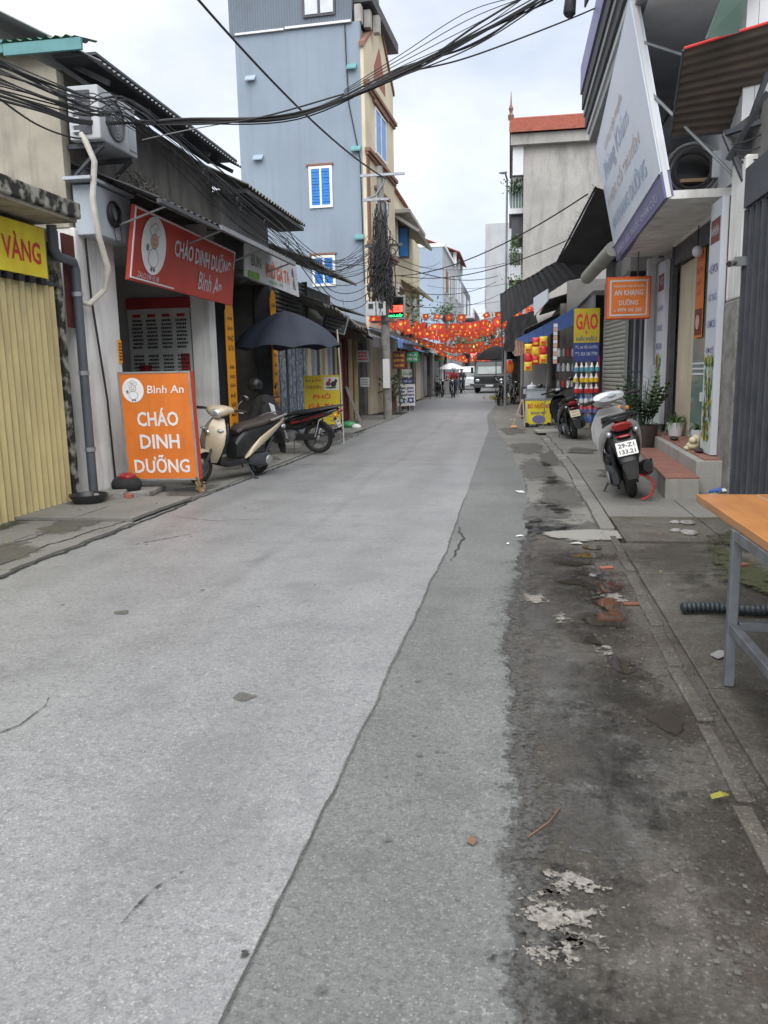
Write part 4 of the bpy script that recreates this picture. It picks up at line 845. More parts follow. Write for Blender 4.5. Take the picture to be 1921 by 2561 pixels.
for x, z in ((-.58, 11.6), (-.5, 9.0), (-.45, 6.1)): tb('vent_hood', M['teal_sheet'], lambda b: b.slab([(x, -.16, z), (x + .34, -.16, z), (x + .34, -.01, z + .16), (x, -.01, z + .16)], .03).box((x, -.16, z - .05), (x + .34, -.12, z)))
def tb_fwin(z0, h):
    w0 = tb('window', M['white_paint'], lambda b: b.box((.002, 1.5, z0), (.05, 1.6, z0 + h)).box((.002, 3.3, z0), (.05, 3.4, z0 + h)).box((.002, 2.4, z0), (.05, 2.5, z0 + h)).box((.002, 1.5, z0 - .08), (.05, 3.4, z0)).box((.002, 1.5, z0 + h), (.05, 3.4, z0 + h + .08)))
    for y in (1.61, 2.51): tb('shutter', M['blue_shutter'], lambda b: b.box((.002, y, z0), (.03, y + .78, z0 + h)), w0)
    tb('lintel', M['brown_trim'], lambda b: b.box((.0, 1.2, z0 + h + .14), (.10, 3.7, z0 + h + .24)), w0)
tb_fwin(9.35, 1.4); tb_fwin(6.35, 1.5); tb_fwin(3.9, 1.3)
cb = MB().tube([rotT @ V(-.62, -.04, 13.0), rotT @ V(-.6, -.03, 11.8), rotT @ V(-.55, -.03, 10.5), rotT @ V(-.2, -.03, 8.7), rotT @ V(-.15, -.03, 4.6)], .02, 5).build('wall_cable', M['cable'], None, True); tag(cb, 'thin cable running down the corner of the blue side wall', 'cable')
tb('ground_awning', M['sheet_dark'], lambda b: b.slab([(1.2, -.1, 2.5), (1.2, 5, 2.5), (0, 5, 3.1), (0, -.1, 3.1)], .04))

# --- buildings beyond
def block(name, label, y0, y1, z1, wm, sm=None, x=XF, d=5, side=1, parapet=None, windows=(), base=0):
    """party wall block of the street row; windows: list of (offset along street, z, w, h, material)"""
    o = E(name, label, 'building', (x - side * d / 2, (y0 + y1) / 2, base)); a, c_ = x, x - side * d
    MB().box((min(a, c_), y0, base), (max(a, c_), y1, z1)).build('wall', M[wm], o)
    if sm: MB().box((min(a, c_) + .05, y0 - .06, base), (max(a, c_) - .05, y0 - .002, z1 - .02)).build('side_wall', M[sm], o)
    for oy, z, w, h, m_ in windows:
        w0 = MB().box((x - .02 if side > 0 else x - .06, y0 + oy, z), (x + .06 if side > 0 else x + .02, y0 + oy + w, z + h)).build('window', M['white_paint'], o)
        MB().box((x + .06 if side > 0 else x - .09, y0 + oy + .08, z + .08), (x + .09 if side > 0 else x - .06, y0 + oy + w - .08, z + h - .08)).build('pane', M[m_], w0)
    if parapet: MB().box((min(a, c_) - .12, y0 - .1, z1), (max(a, c_) + .15, y1 + .1, z1 + .25)).build('parapet', M[parapet], o)
    return o
bb = block('villa', 'cream house with small red tiled roof and sloping slab balconies', 35.6, 45.8, 8.3, 'wall_cream', 'wall_cream', windows=((1.2, 6.6, 1.7, 1.7, 'glass_dark'), (1.3, 3.9, 1.7, 1.5, 'glass_dark'), (6, 3.9, 1.8, 1.5, 'glass_dark')))
MB().slab([(-4.0, 36.2, 7.6), (-4.0, 42, 7.6), (-5.15, 42, 8.35), (-5.15, 36.2, 8.35)], .12).box((-5.1, 36.0, 8.3), (-4.4, 42.5, 8.45)).build('porch_roof', M['concrete'], bb)
for z in (5.9, 3.3): MB().slab([(-4.3, 38, z - .5), (-4.3, 45.6, z - .5), (-5.12, 45.6, z), (-5.12, 38, z)], .12).build('balcony_slab', M['wall_cream'], bb)
tl = MB()
for r_ in range(9):
    for k in range(30):
        y = 36.0 + k * .2 + .1 * (r_ % 2); xx = -5.25 - .1 * r_; zz = 9.62 + .10 * r_; tl.box((xx - .1, y, zz), (xx + .06, y + .18, zz + .07))
struct(tl.build('roof_tiles', M['tile_red'], bb), 'stuff')
for y in (39.4, 41.8): MB().lathe((-6.15, y, 10.5), [(.10, 0), (.05, .15), (.11, .25), (.03, .4), (.01, .75)], 8).build('finial', M['brown_trim'], bb)
MB().box((-7.0, 36.1, 8.46), (-5.35, 41.9, 9.6)).build('attic', M['wall_cream'], bb)
bs2 = MB().box((-5.05, 37.2, 6.55), (-4.6, 37.3, 7.95)).build('open_shutter', M['steel_dark'], bb); MB().box((-5.0, 37.17, 6.65), (-4.66, 37.195, 7.85)).build('pane', M['blue_shutter'], bs2)
block('row_house', 'plain pale blue row house behind the cream villa', 61.5, 73.5, 10.6, 'far_white', 'blue_pale', windows=((1.5, 7.5, 2.5, 1.8, 'brown_trim'), (1.5, 4, 2.5, 1.8, 'brown_trim'), (6, 7.5, 2.5, 1.8, 'glass_dark'), (6, 4, 2.5, 1.8, 'glass_dark')), parapet='wall_white')
o = block('roof_house', 'house with dark red sheet roof above a loggia', 74, 84, 11.0, 'far_white', 'blue_pale', windows=((1, 8, 3, 2, 'glass_dark'), (5, 8, 3, 2, 'glass_dark'), (1, 4.4, 3, 2, 'glass_dark'), (5, 4.4, 3, 2, 'glass_dark')))
corrugated((-4.6, 73.6, 11.9), (-4.6, 84.5, 11.9), (-9.5, 84.5, 13.9), (-9.5, 73.6, 13.9), .3, .04).build('roof', M['brick_red'], o, True)
MB().box((-9.3, 74, 11), (-5.3, 84, 12.0)).build('loggia', M['steel_dark'], o)
for y in (74.3, 79, 83.5): MB().box((-5.25, y, 11), (-4.95, y + .3, 12.0)).build('post', M['wall_white'], o)
o = block('balcony_house', 'far white house with stacked street balconies', 84.5, 102, 10.6, 'far_white', 'far_white', x=-5.1, windows=((2, 7.4, 4, 2.2, 'glass_dark'), (9, 7.4, 4, 2.2, 'glass_dark'), (2, 4, 4, 2.2, 'glass_dark'), (9, 4, 4, 2.2, 'glass_dark')))
for z in (3.4, 6.9): MB().box((-5.09, 84.5, z), (-3.9, 101, z + .2)).box((-4.0, 84.5, z + .2), (-3.9, 101, z + 1.0)).build('balcony', M['wall_white'], o)
block('far_block', 'tall pale plain block closing the right end of the street', 86, 100, 16.3, 'far_white', 'far_white', x=-2.75, d=8, side=-1, windows=((1, 12, 3, 2, 'glass_dark'), (1, 8, 3, 2, 'glass_dark')))
block('far_house', 'low cream house at the far end of the street', 104, 112, 7.5, 'wall_cream', None, x=-1.0, d=9)
MB
# --- utility pole smothered in cable
up_ = E('utility_pole', 'concrete utility pole wrapped in masses of tangled black cable', 'utility pole', (-3.86, 25.2, 0))
MB().tube([(-3.86, 25.2, 0), (-3.9, 25.2, 3), (-3.98, 25.2, 7.6)], [.14, .13, .10], 14).build('pole', M['concrete_rough'], up_, True)
for z, w in ((7.3, .5), (6.6, .42)): MB().box((-4.55 if z > 7 else -4.5, 25.05, z), (-3.2 if z > 7 else -3.7, 25.12, z + .07)).build('cross_arm', M['galvanised'], up_)
MB().tube([(-4.4, 25.08, 6.66), (-4.1, 25.08, 6.75), (-3.85, 25.08, 7.1), (-3.8, 25.08, 7.25)], .03, 6).build('arm_brace', M['galvanised'], up_)
MB().box((-4.45, 25.0, 5.25), (-3.3, 25.08, 5.33)).build('cross_arm', M['steel_dark'], up_); MB().box((-4.3, 25.0, 3.0), (-3.5, 25.07, 3.06)).build('cross_arm', M['steel_dark'], up_)
b = MB()
for k in range(120):
    a = rnd.uniform(0, 6.28); r_ = rnd.uniform(.12, .42); z0 = rnd.uniform(3.2, 4.6); z1 = rnd.uniform(4.6, 6.6); x0 = -3.95
    p = []
    for j in range(7):
        t_ = j / 6; p.append(V(x0 + math.cos(a + t_ * 1.2) * r_ * (1.1 - .5 * t_) + rnd.gauss(0, .05), 25.1 + math.sin(a + t_) * .3 + rnd.gauss(0, .04), z0 + (z1 - z0) * t_ + rnd.gauss(0, .06)))
    b.tube(p, rnd.uniform(.009, .022), 4)
b.build('cable_mass', M['cable'], up_)
b = MB()
for k in range(16):
    c0 = V(-3.95 + rnd.uniform(-.3, .35), 24.85 + rnd.uniform(-.1, .2), rnd.uniform(3.7, 5.6)); b.torus(c0, rnd.uniform(.12, .24), .014, 16, 4, 'Y')
b.build('cable_loop', M['cable'], up_)
MB().box((-4.0, 24.93, 4.15), (-3.72, 25.0, 5.15)).build('banner', M['blue_print'], up_)
for k in range(7): MB().box((-4.4 + .13 * k, 24.9, 3.95 + .12 * math.sin(k * 2)), (-4.3 + .13 * k, 25.0, 4.12 + .12 * math.sin(k * 2))).build('splice_box', M['black_plastic'], up_)
MB().box((-3.97, 25.02, 1.0), (-3.76, 25.06, 1.9)).build('poster', M['paper'], up_)
for k, (x, l) in enumerate(((-4.27, 'pale electric meter box on the pole, beside the cable bundle'), (-3.96, 'pale electric meter box on the pole, next to the red lamp board'))):
    o = E('meter_box', l, 'meter box', (x, 25, 3.2), 'meter boxes on the utility pole'); MB().box((x - .14, 24.8, 3.2), (x + .14, 24.98, 3.62)).build('case', M['meter_grey'], o, bevel=.015)
    MB().box((x - .07, 24.785, 3.42), (x + .07, 24.799, 3.56)).build('dial', M['black_print'], o)
led = E('led_board', 'lit red and green lamp sign board mounted beside the utility pole', 'sign', (-3.6, 25.5, 3.5))
MB().box((-3.9, 25.45, 3.12), (-3.3, 25.6, 3.84)).build('case', M['steel_grey'], led, bevel=.01); panel(led, (-3.6, 25.445, 3.48), X3, Z3, .50, .62, .01, M['black_gloss'], 'screen')
panel(led, (-3.6, 25.44, 3.44), X3, Z3, .46, .20, .004, M['led_red'], 'lamp_text'); txt(led, 'BIA', (-3.6, 25.436, 3.44), X3, Z3, .14, M['black_print'], .3); txt(led, 'NHÀ ĐẤT', (-3.6, 25.438, 3.24), X3, Z3, .10, M['led_green'], .44, bold=.03)
MB().tube([(-3.9, 25.3, 3.5), (-3.6, 25.5, 3.5)], .03, 6).build('bracket', M['steel_dark'], led)
def cloth_awn(name, lab, y0, y1, z0, z1, d, m, x=XF, side=1):
    o = E(name, lab, 'awning', (x, (y0 + y1) / 2, z1)); s_ = side
    b = MB().grid(lambda u_, v_: V(x + s_ * d * (v_ ** .8), y0 + (y1 - y0) * u_, z1 - (z1 - z0) * v_ + .02 * math.sin(u_ * 25) * v_), 24, 6)
    b.grid(lambda u_, v_: V(x + s_ * (d + .01), y0 + (y1 - y0) * u_, z0 - .28 * v_ - .03 * abs(math.sin(u_ * 20)) * v_), 40, 2)
    b.build('cloth', M[m], o, True); return o
cloth_awn('cloth_awning', 'grey cloth awning just before the utility pole', 24.0, 26.4, 2.55, 2.95, 1.0, 'sheet_grey')
cloth_awn('cloth_awning', 'blue cloth awning beyond the utility pole', 27.2, 31.5, 2.6, 3.05, 1.3, 'tarp_blue')
def small_sign(lab, c, w, h, m, s_=None, sm='white_print', face='cam', rows=3, post=True):
    o = E('shop_sign', lab, 'sign', (c[0], c[1], c[2] - h / 2)); r_, u_ = FACE[face]
    panel(o, c, r_, u_, w, h, .05, M[m]); n = r_.cross(u_)
    if s_:
        ls = s_.split('\n')
        for k, q in enumerate(ls): txt(o, q, Vector(c) + u_ * (h * .42 - h * .84 * (k + .5) / len(ls)), r_, u_, h * .55 / len(ls), M[sm], w * .8, bold=.01)
    else: lines(o, c, r_, u_, w * .85, h * .8, rows, M[sm])
    if post: MB().box((c[0] - .02, c[1] + .06, 0), (c[0] + .02, c[1] + .1, c[2] - h / 2)).build('post', M['steel_dark'], o)
    return o
small_sign('dark red hanging sign with yellow lettering under the blue awning', (-4.0, 28.9, 1.92), .46, .62, 'sign_brown', 'SỬA XE\nBƠM VÁ\nTHAY DẦU', 'flag_yellow')
small_sign('green shop sign with white lettering beyond the blue awning', (-3.78, 31, 2.06), .48, .38, 'sign_green', 'TÍN Á\n0983 636', 'white_print')
small_sign('white and teal price board above the blue board', (-4.0, 31.2, 1.45), .40, .30, 'white_paint', 'BÁN SIM', 'sign_green')
small_sign('blue and white board between two white boards', (-3.96, 31.1, 1.15), .44, .20, 'blue_print', 'THẺ CÀO', 'white_print')
for k, (x, y, l) in enumerate(((-4.15, 30.6, 'white standing board with blue washing machine pictures, nearer one'), (-3.85, 31.0, 'white standing board with blue washing machine pictures, farther one'))):
    o = small_sign(l, (x, y, .62), .34, .82, 'white_paint', None, 'blue_print', rows=5); disc((x, y - .01, .42), X3, Z3, .11, .11, 16, .004).build('print_drum', M['blue_print'], o); disc((x, y - .015, .42), X3, Z3, .06, .06, 12, .004).build('print_drum', M['banner_white'], o)
small_sign('grey notice box on the shop wall behind the utility pole', (-4.6, 25.0, 2.0), .4, .36, 'meter_grey', None, 'red_print', post=False)
small_sign('small pale box below the grey notice box', (-4.55, 25.0, 1.2), .28, .28, 'meter_grey', None, 'print_grey', post=False)
for k, (x, y, z, w, h, m_, l) in enumerate(((-4.5, 38, 2.6, .6, .3, 'orange_panel', 'orange sign over the far cream shop'), (-4.4, 44, 2.7, .7, .35, 'wall_white', 'white sign over the teal awning shop'), (-4.4, 50, 2.4, .6, .5, 'sign_green', 'green sign near the parked motorbike'), (-4.3, 56, 1.4, .5, 1.3, 'blue_pale', 'tall pale blue banner near the white umbrella'), (-4.6, 35, 1.0, .4, .9, 'wall_cream', 'cream board by the far beige shop'))):
    small_sign(l, (x, y, z), w, h, m_, None, 'red_print', rows=3)
small_sign('bright lit green and red sign far down the street', (-2.95, 66, 3.0), .7, .9, 'white_paint', None, 'led_red', rows=2); 
o = MB().box((-3.25, 65.9, 3.3), (-2.65, 65.94, 3.5)).build('lit_sign', M['led_green']); tag(o, 'green lit strip on top of the far red sign', 'sign')
# string of leaves and trees
def tree(lab, x, y, z0, h, r_, m_, n=260, leaf=.12, group=None, trunk=True):
    o = E('tree', lab, 'tree', (x, y, 0), group); q = random.Random(int(x * 100 + y * 7)); b = MB()
    tk = MB().tube([(x, y, 0), (x + .05, y, z0), (x, y, z0 + h * .6)], [.12, .09, .03], 8)
    cl = []
    for k in range(9):
        a = q.uniform(0, 6.28); rr = q.uniform(.3, .9) * r_; p = V(x + math.cos(a) * rr, y + math.sin(a) * rr, z0 + q.uniform(.2, .95) * h); cl.append(p)
        tk.tube([V(x, y, z0 + h * .2), (V(x, y, z0 + h * .3) + p) / 2, p], [.05, .03, .012], 5)
    tk.build('trunk', M['wood_brown'], o, True)
    for k in range(n):
        c_ = q.choice(cl); p = c_ + V(q.gauss(0, r_ * .24), q.gauss(0, r_ * .24), q.gauss(0, h * .13)); d = V(q.gauss(0, 1), q.gauss(0, 1), q.gauss(0, .6)).normalized(); s_ = d.orthogonal().normalized(); l = leaf * q.uniform(.6, 1.4)
        b.add([p, p + d * l + s_ * l * .45, p + d * l * 2, p + d * l - s_ * l * .45], [(0, 1, 2, 3)])
    b.build('crown', M[m_], o); return o
tree('small dark green tree behind the lit lamp board', -4.3, 32.6, 2.6, 2.3, 1.1, 'leaf_dark', 420, .10)
tree('leafy potted tree before the white washing machine boards', -4.35, 29.6, .4, 1.1, .45, 'leaf_mid', 240, .07)
tree('far green street tree beyond the lanterns of flags', -1.6, 72, 3, 3, 1.6, 'leaf_dark', 420, .16)
tree('far green tree at the end of the left row', -4.0, 68, 2.5, 2.6, 1.3, 'leaf_mid', 380, .15)
tree('leafy tree on the far balcony edge of the left row', -4.7, 58, 4.6, 1.6, 1.0, 'leaf_dark', 300, .12)
# ================================================================== right side, near to far
# --- near right house with the dark folding gate
n1 = E('gate_house', 'rough plastered house edge with dark folding gate on the near right', 'building', (4, 6, 0))
MB().box((2.42, 3, 0), (7, 9.5, 4.0)).build('wall', M['interior'], n1)
MB().box((2.30, 8.98, 0), (2.46, 9.52, 2.15)).build('pier', M['concrete_rough'], n1, bevel=.03)
MB().box((2.31, 8.98, 2.152), (2.46, 9.52, 3.55)).build('pier_top', M['plaster_white'], n1, bevel=.02)
MB().box((2.30, 3, 3.02), (2.45, 8.95, 3.4)).build('lintel', M['steel_dark'], n1)
fg = E('folding_gate', 'dark blue grey folding steel gate with narrow upright slats', 'gate', (2.35, 7, 0))
gs = MB().box((-.012, 0, .1), (.012, .085, 3.0)).box((-.03, .035, .1), (-.0125, .05, 3.0)).mesh('slat')
y = 4.6; k = 0
while y < 8.9:
    o = link('slat', gs, M['gate_dark'], fg); o.location = (2.375 - .035 * (k % 2), y, rnd.uniform(-.006, .006)); y += .1; k += 1
MB().box((2.33, 4.6, 3.0), (2.40, 8.95, 3.05)).build('top_rail', M['steel_dark'], fg); MB().box((2.34, 4.6, .04), (2.39, 8.95, .10)).build('bottom_rail', M['steel_dark'], fg)
ca = E('brown_awning', 'brown corrugated sheet canopy with a red edge over the near right gate', 'canopy', (2.2, 9.5, 4.2))
B0, B1 = V(1.74, 9.95, 4.0), V(3.6, 10.2, 4.12); T0, T1 = at(1710, 125, Y=8.9), at(1921, 60, Y=8.9); T1 = T0 + (T1 - T0) * 2.6
bm_ = MB()
nw = 88
bm_.grid(lambda u_, v_: B0.lerp(B1, u_).lerp(T0.lerp(T1, u_), v_) + V(0, -.8, -.6).normalized() * .016 * math.sin(v_ * 11 * 2 * math.pi), 6, nw)
bm_.build('sheet', M['awning_brown'], ca, True)
MB().tube([T0 + V(0, -.01, .01), T1 + V(0, -.01, .01)], .014, 6).build('edge_trim', M['red_print'], ca)
MB().tube([B0, B1], .018, 6).build('edge_bar', M['steel_dark'], ca); MB().tube([B0, T0], .014, 6).build('edge_bar', M['steel_dark'], ca)
MB().slab([B0.lerp(T0, .45) + V(0, .03, 0), B1.lerp(T1, .45) + V(0, .03, 0), B1.lerp(T1, .47) + V(0, .05, 0), B0.lerp(T0, .47) + V(0, .05, 0)], .04).build('purlin', M['steel_dark'], ca)
ib = E('iron_brackets', 'dark iron bracket frame and loose cables above the folding gate', 'bracket', (2.2, 8.8, 3.3))
for (p, q) in (((1812, 335, 9.3), (1885, 505, 9.0)), ((1812, 335, 9.3), (1921, 300, 8.9)), ((1860, 350, 9.2), (1921, 180, 9.0)), ((1885, 505, 9.0), (1921, 440, 8.8)), ((1820, 400, 9.2), (1921, 230, 8.9)), ((1870, 470, 9.1), (1921, 400, 8.8))):
    MB().tube([at(*p[:2], Y=p[2]), at(*q[:2], Y=q[2])], .035, 4).build('bar', M['steel_dark'], ib)
MB().slab([at(1812, 335, Y=9.35), at(1884, 505, Y=9.1), at(2100, 520, Y=8.9), at(2100, 120, Y=8.9)], .04).build('shade_sheet', M['sheet_dark'], ib)
for k in range(7): MB().tube(sag(at(1830 + 8 * k, 360 + 14 * k, Y=9.1), at(1921 + 30, 300 + 30 * k, Y=8.8), .05 + .02 * k, 8), .008, 4).build('cable', M['cable'], ib)
cc_ = E('security_camera', 'small grey security camera on a bracket beside the folding gate', 'camera', (2.25, 9.2, 2.5))
p = at(1850, 655, X=2.28); MB().box((p.x - .05, p.y - .03, p.z - .04), (p.x + .07, p.y + .03, p.z + .05)).build('bracket', M['steel_grey'], cc_)
MB().tube([p + V(-.05, 0, .0), p + V(-.13, -.12, -.03)], .035, 10).build('camera_body', M['steel_grey'], cc_); MB().tube([p + V(-.13, -.12, -.03), p + V(-.132, -.124, -.031)], .028, 10).build('lens', M['black_gloss'], cc_)

o = MB().slab([at(1765, 98, Y=8.7), at(1848, 82, Y=8.7), at(1872, -20, Y=8.5), at(1812, -20, Y=8.5)], .02).build('plastic_sheet', M['glass_green']); tag(o, 'pale translucent sheet above the brown corrugated canopy', 'sheet')
# --- clinic with the tilted sign
n2 = E('clinic', 'white clinic shop with glass front, tiled steps and a balcony above', 'building', (5, 11.5, 0))
MB().box((2.5, 9.53, 3.42), (7, 15.0, 9)).box((2.6, 13.45, 0), (7, 15.0, 3.4)).box((2.42, 9.53, 0), (7, 10.08, 3.4)).box((4.5, 10.1, .45), (4.6, 13.44, 3.4)).build('wall', M['wall_white'], n2)
MB().box((2.38, 9.53, 3.45), (2.495, 15.0, 5.3)).build('upper_front', M['wall_white'], n2)
MB().box((2.45, 10.1, 3.28), (4.6, 13.44, 3.4)).build('ceiling', M['plaster_white'], n2)
MB().slab([(1.74, 9.9, 3.42), (2.6, 9.9, 3.42), (2.6, 14.7, 3.42), (1.84, 14.7, 3.42)], .09).build('soffit', M['plaster_white'], n2)
MB().box((1.30, 9.0, 5.36), (2.5, 15.3, 5.5)).build('balcony_slab', M['steel_grey'], n2); MB().box((1.42, 9.01, 5.335), (2.37, 15.2, 5.357)).build('balcony_soffit', M['wall_white'], n2); MB().box((1.27, 9.0, 5.505), (2.5, 15.3, 5.6)).build('balcony_edge', M['wall_white'], n2)
MB().box((1.23, 9.0, 5.605), (2.5, 15.3, 5.78)).build('balcony_edge', M['sheet_dark'], n2); MB().box((1.20, 9.0, 5.785), (2.5, 15.3, 5.9)).build('balcony_edge', M['steel_grey'], n2)
MB().box((1.17, 9.0, 5.905), (2.5, 15.3, 6.15)).build('balcony_edge', M['sheet_dark'], n2); MB().box((1.14, 9.0, 6.155), (1.4, 15.3, 6.6)).build('balcony_panel', M['sign_purple'], n2)
st = MB().slab([(1.66, 9.0, .262), (2.02, 9.0, .262), (2.16, 12.4, .262), (1.86, 12.4, .262)], .26).build('step', M['concrete'], n2, bevel=.012)
def tiles(parent, a, b, c_, d, nu, nv, z0, gap=.006):
    a, b, c_, d = map(Vector, (a, b, c_, d))
    for i in range(nu):
        for j in range(nv):
            f = lambda u_, v_: a.lerp(b, u_).lerp(d.lerp(c_, u_), v_)
            MB().slab([f(i / nu + gap, j / nv + gap * .5), f((i + 1) / nu - gap, j / nv + gap * .5), f((i + 1) / nu - gap, (j + 1) / nv - gap * .5), f(i / nu + gap, (j + 1) / nv - gap * .5)], .016).build('tile', M['step_tile'], parent)
tiles(st, (1.65, 8.99, .28), (2.015, 8.99, .28), (2.155, 12.4, .28), (1.85, 12.4, .28), 1, 8, .28)
s2 = MB().slab([(2.03, 9.25, .43), (4.5, 9.25, .43), (4.5, 13.44, .43), (2.18, 13.44, .43)], .42).build('step', M['concrete'], n2, bevel=.012)
tiles(s2, (2.11, 9.26, .448), (2.60, 9.26, .448), (2.62, 13.4, .448), (2.25, 13.4, .448), 1, 9, .45)
# shop front
MB().box((2.44, 13.34, .45), (2.52, 13.44, 3.28)).build('door_post', M['steel_dark'], n2)
MB().box((2.46, 10.12, 3.0), (2.53, 13.33, 3.27)).build('header', M['steel_dark'], n2)
MB().box((2.56, 11.95, .45), (2.62, 13.33, 2.99)).build('cream_panel', M['wall_cream'], n2)
gd = MB().box((2.50, 10.95, .47), (2.525, 11.94, 2.98)).build('door', M['glass_green'], n2)
for z in (1.35, 1.42, 1.49): MB().box((2.494, 10.97, z), (2.499, 11.92, z + .025)).build('frosted_band', M['wall_white'], gd)
MB().box((2.485, 11.2, 1.0), (2.499, 11.34, 1.12)).build('hours_notice', M['paper'], gd)
MB().box((2.50, 10.86, .45), (2.56, 10.94, 2.99)).build('door_post', M['wood_brown'], n2)
MB().box((2.50, 10.12, .47), (2.525, 10.85, 2.98)).build('window', M['glass_green'], n2)
po = E('orange_poster', 'orange and red hanging poster inside the clinic doorway', 'poster', (2.44, 11.6, 2.4))
panel(po, (2.47, 11.55, 2.42), -Y3, Z3, .42, 1.15, .01, M['orange_panel'], 'sheet'); panel(po, (2.465, 11.55, 2.05), -Y3, Z3, .40, .34, .01, M['sign_brown'], 'picture')
for k, s_ in enumerate(('XOA', 'BÓP', 'BẤM', 'HUYỆT')): txt(po, s_, (2.462, 11.55, 2.88 - .15 * k), -Y3, Z3, .09, M['red_print'], .3)
disc((2.462, 11.55, 2.05), -Y3, Z3, .12, .1, 16, .004).build('print_face', M['print_pink'], po)
gl = E('globe_lamp', 'white globe lamp hanging in the clinic doorway', 'lamp', (2.48, 11.0, 2.9)); p = V(2.40, 11.45, 2.95)
MB().ell(p, (.07, .07, .075), 14, 10).build('globe', M['white_gloss'], gl, True); MB().tube([p, p + V(0, 0, .33)], .008, 5).build('cord', M['cable'], gl)
mat('print_mint', (.46, .56, .50), (.60, .66, .60), ns=5); mat('print_mint2', (.55, .66, .70)); mat('print_leaf', (.12, .24, .08)); mat('print_ochre', (.48, .30, .10))
def side_banner(lab, y0, y1, x, z0, z1, head, items, art):
    o = E('wall_banner', lab, 'banner', (x, (y0 + y1) / 2, z0)); w = y1 - y0; yc_ = (y0 + y1) / 2
    MB().box((x, y0, z0), (x + .07, y1, z1)).build('panel', M['banner_white'], o)
    MB().box((x + .071, y0 - .02, z0), (x + .12, y1 + .0, z1)).build('frame', M['wood_brown'], o)
    panel(o, (x - .002, yc_, z1 - .32), -Y3, Z3, w * .8, .26, .003, M['sign_brown'], 'print_header')
    txt(o, head, (x - .004, yc_, z1 - .32), -Y3, Z3, .15, M['banner_white'], w * .7)
    for k, s_ in enumerate(items): txt(o, s_, (x, yc_, z1 - .72 - .30 * k), -Y3, Z3, .115, M['purple_print'], w * .78, bold=.005)
    panel(o, (x - .001, yc_, z0 + art * .56), -Y3, Z3, w * .94, art * 1.1, .002, M['print_mint'], 'print_ground')
    q = random.Random(int(y0 * 9))
    cols = ['print_leaf', 'yellow_dull', 'print_mint2', 'print_ochre', 'leaf_dark', 'print_leaf']
    for k in range(150):
        t_ = q.uniform(0, 1); a = q.gauss(0, .5); cy = yc_ + q.gauss(0, w * .24); cz = z0 + .12 + 1.05 * t_
        l = q.uniform(.06, .16); d = V(0, math.sin(a), math.cos(a)); s__ = V(0, math.cos(a), -math.sin(a)); c_ = V(x - .003 - .0001 * k, min(max(cy, y0 + .10), y1 - .10), min(cz, z0 + art))
        MBS.setdefault((lab, cols[k % 6]), [o, MB()])[1].add([c_ - s__ * .015, c_ + d * l * .6 - s__ * .03, c_ + d * l, c_ + d * l * .5 + s__ * .03], [(0, 1, 2, 3)])
    return o
MBS = {}
side_banner('tall white clinic banner with purple lettering and a herb picture, beside the rough pier', 9.56, 10.07, 2.24, .46, 3.27, 'KHÁM BỆNH', ['• KÊ ĐƠN', '• BỐC THUỐC', '• CHÂM CỨU', '• BẤM HUYỆT', '• GIÁC HƠI'], 1.0)
side_banner('tall white clinic banner beyond the glass door, by the brown plant pot', 13.5, 14.1, 2.36, .56, 3.12, 'Y HỌC', ['CHỮA BỆNH', 'XƯƠNG KHỚP', 'ĐAU VAI', 'THOÁT VỊ', 'TÊ BÌ'], 1.0)
for (l, m_), (o, b) in MBS.items(): b.build('print_herbs', M[m_], o)
# tilted sign
ts = E('clinic_sign', 'big pale tilted signboard with faded lettering and a purple bottom strip', 'sign', (1.6, 12.4, 3.4))
K0, K1, K2, K3 = V(1.70, 9.9, 3.34), V(1.80, 15.0, 3.30), V(1.40, 15.0, 5.20), V(1.24, 9.9, 5.44)      # near bottom, far bottom, far top, near top (seen from the street, near is on the right)
def kp(u_, v_, l=0): return K1.lerp(K0, u_).lerp(K2.lerp(K3, u_), v_)
kr = (K0 - K1).normalized(); kn = kr.cross(K2 - K1).normalized(); ku = kn.cross(kr)
MB().slab([K1.lerp(K2, .135), K0.lerp(K3, .135), K3, K2], .10).build('panel', M['sign_pale'], ts)
MB().slab([K1 + kn * .004, K0 + kn * .004, K0.lerp(K3, .13) + kn * .004, K1.lerp(K2, .13) + kn * .004], .10).build('panel', M['sign_purple'], ts)
for a_, b_ in ((K0, K3), (K2, K3)): MB().tube([a_ + kn * .01 - kn * .05, b_ + kn * .006 - kn * .05], .035, 4).build('frame', M['wall_white'], ts)
MB().tube([K1.lerp(K2, .132) + kn * .012, K0.lerp(K3, .132) + kn * .012], .012, 4).build('frame', M['banner_white'], ts)
for s_, u_, v_, h_, w_, m_ in (('Phòng Khám', .42, .66, .34, 3.1, 'faded_blue'), ('Y HỌC CỔ TRUYỀN', .44, .47, .26, 3.9, 'faded_orange'), ('AN KHANG DƯỠNG', .46, .29, .26, 3.9, 'faded_blue'), ('Lương y gia truyền', .45, .82, .2, 2.4, 'faded_orange'), ('KÊ ĐƠN  BỐC THUỐC  CHÂM CỨU', .5, .065, .13, 4.2, 'banner_white')):
    txt(ts, s_, kp(u_, v_) + kn * .005, kr, ku, h_, M[m_], w_, bold=.01)
for p, q in ((kp(1, .52) - kn * .06, V(2.4, 9.75, 3.5)), (kp(1, .78) - kn * .06, V(2.4, 10.0, 4.65)), (V(2.36, 9.62, 3.45), V(2.40, 9.9, 4.0))): MB().tube([p, q], .018, 6).build('strut', M['galvanised'], ts)
wc = E('wire_coil', 'big loose coil of grey wire on the ledge behind the tilted sign', 'coil', (2.1, 10.2, 3.45)); b = MB(); pc_ = at(1732, 428, Y=10.5)
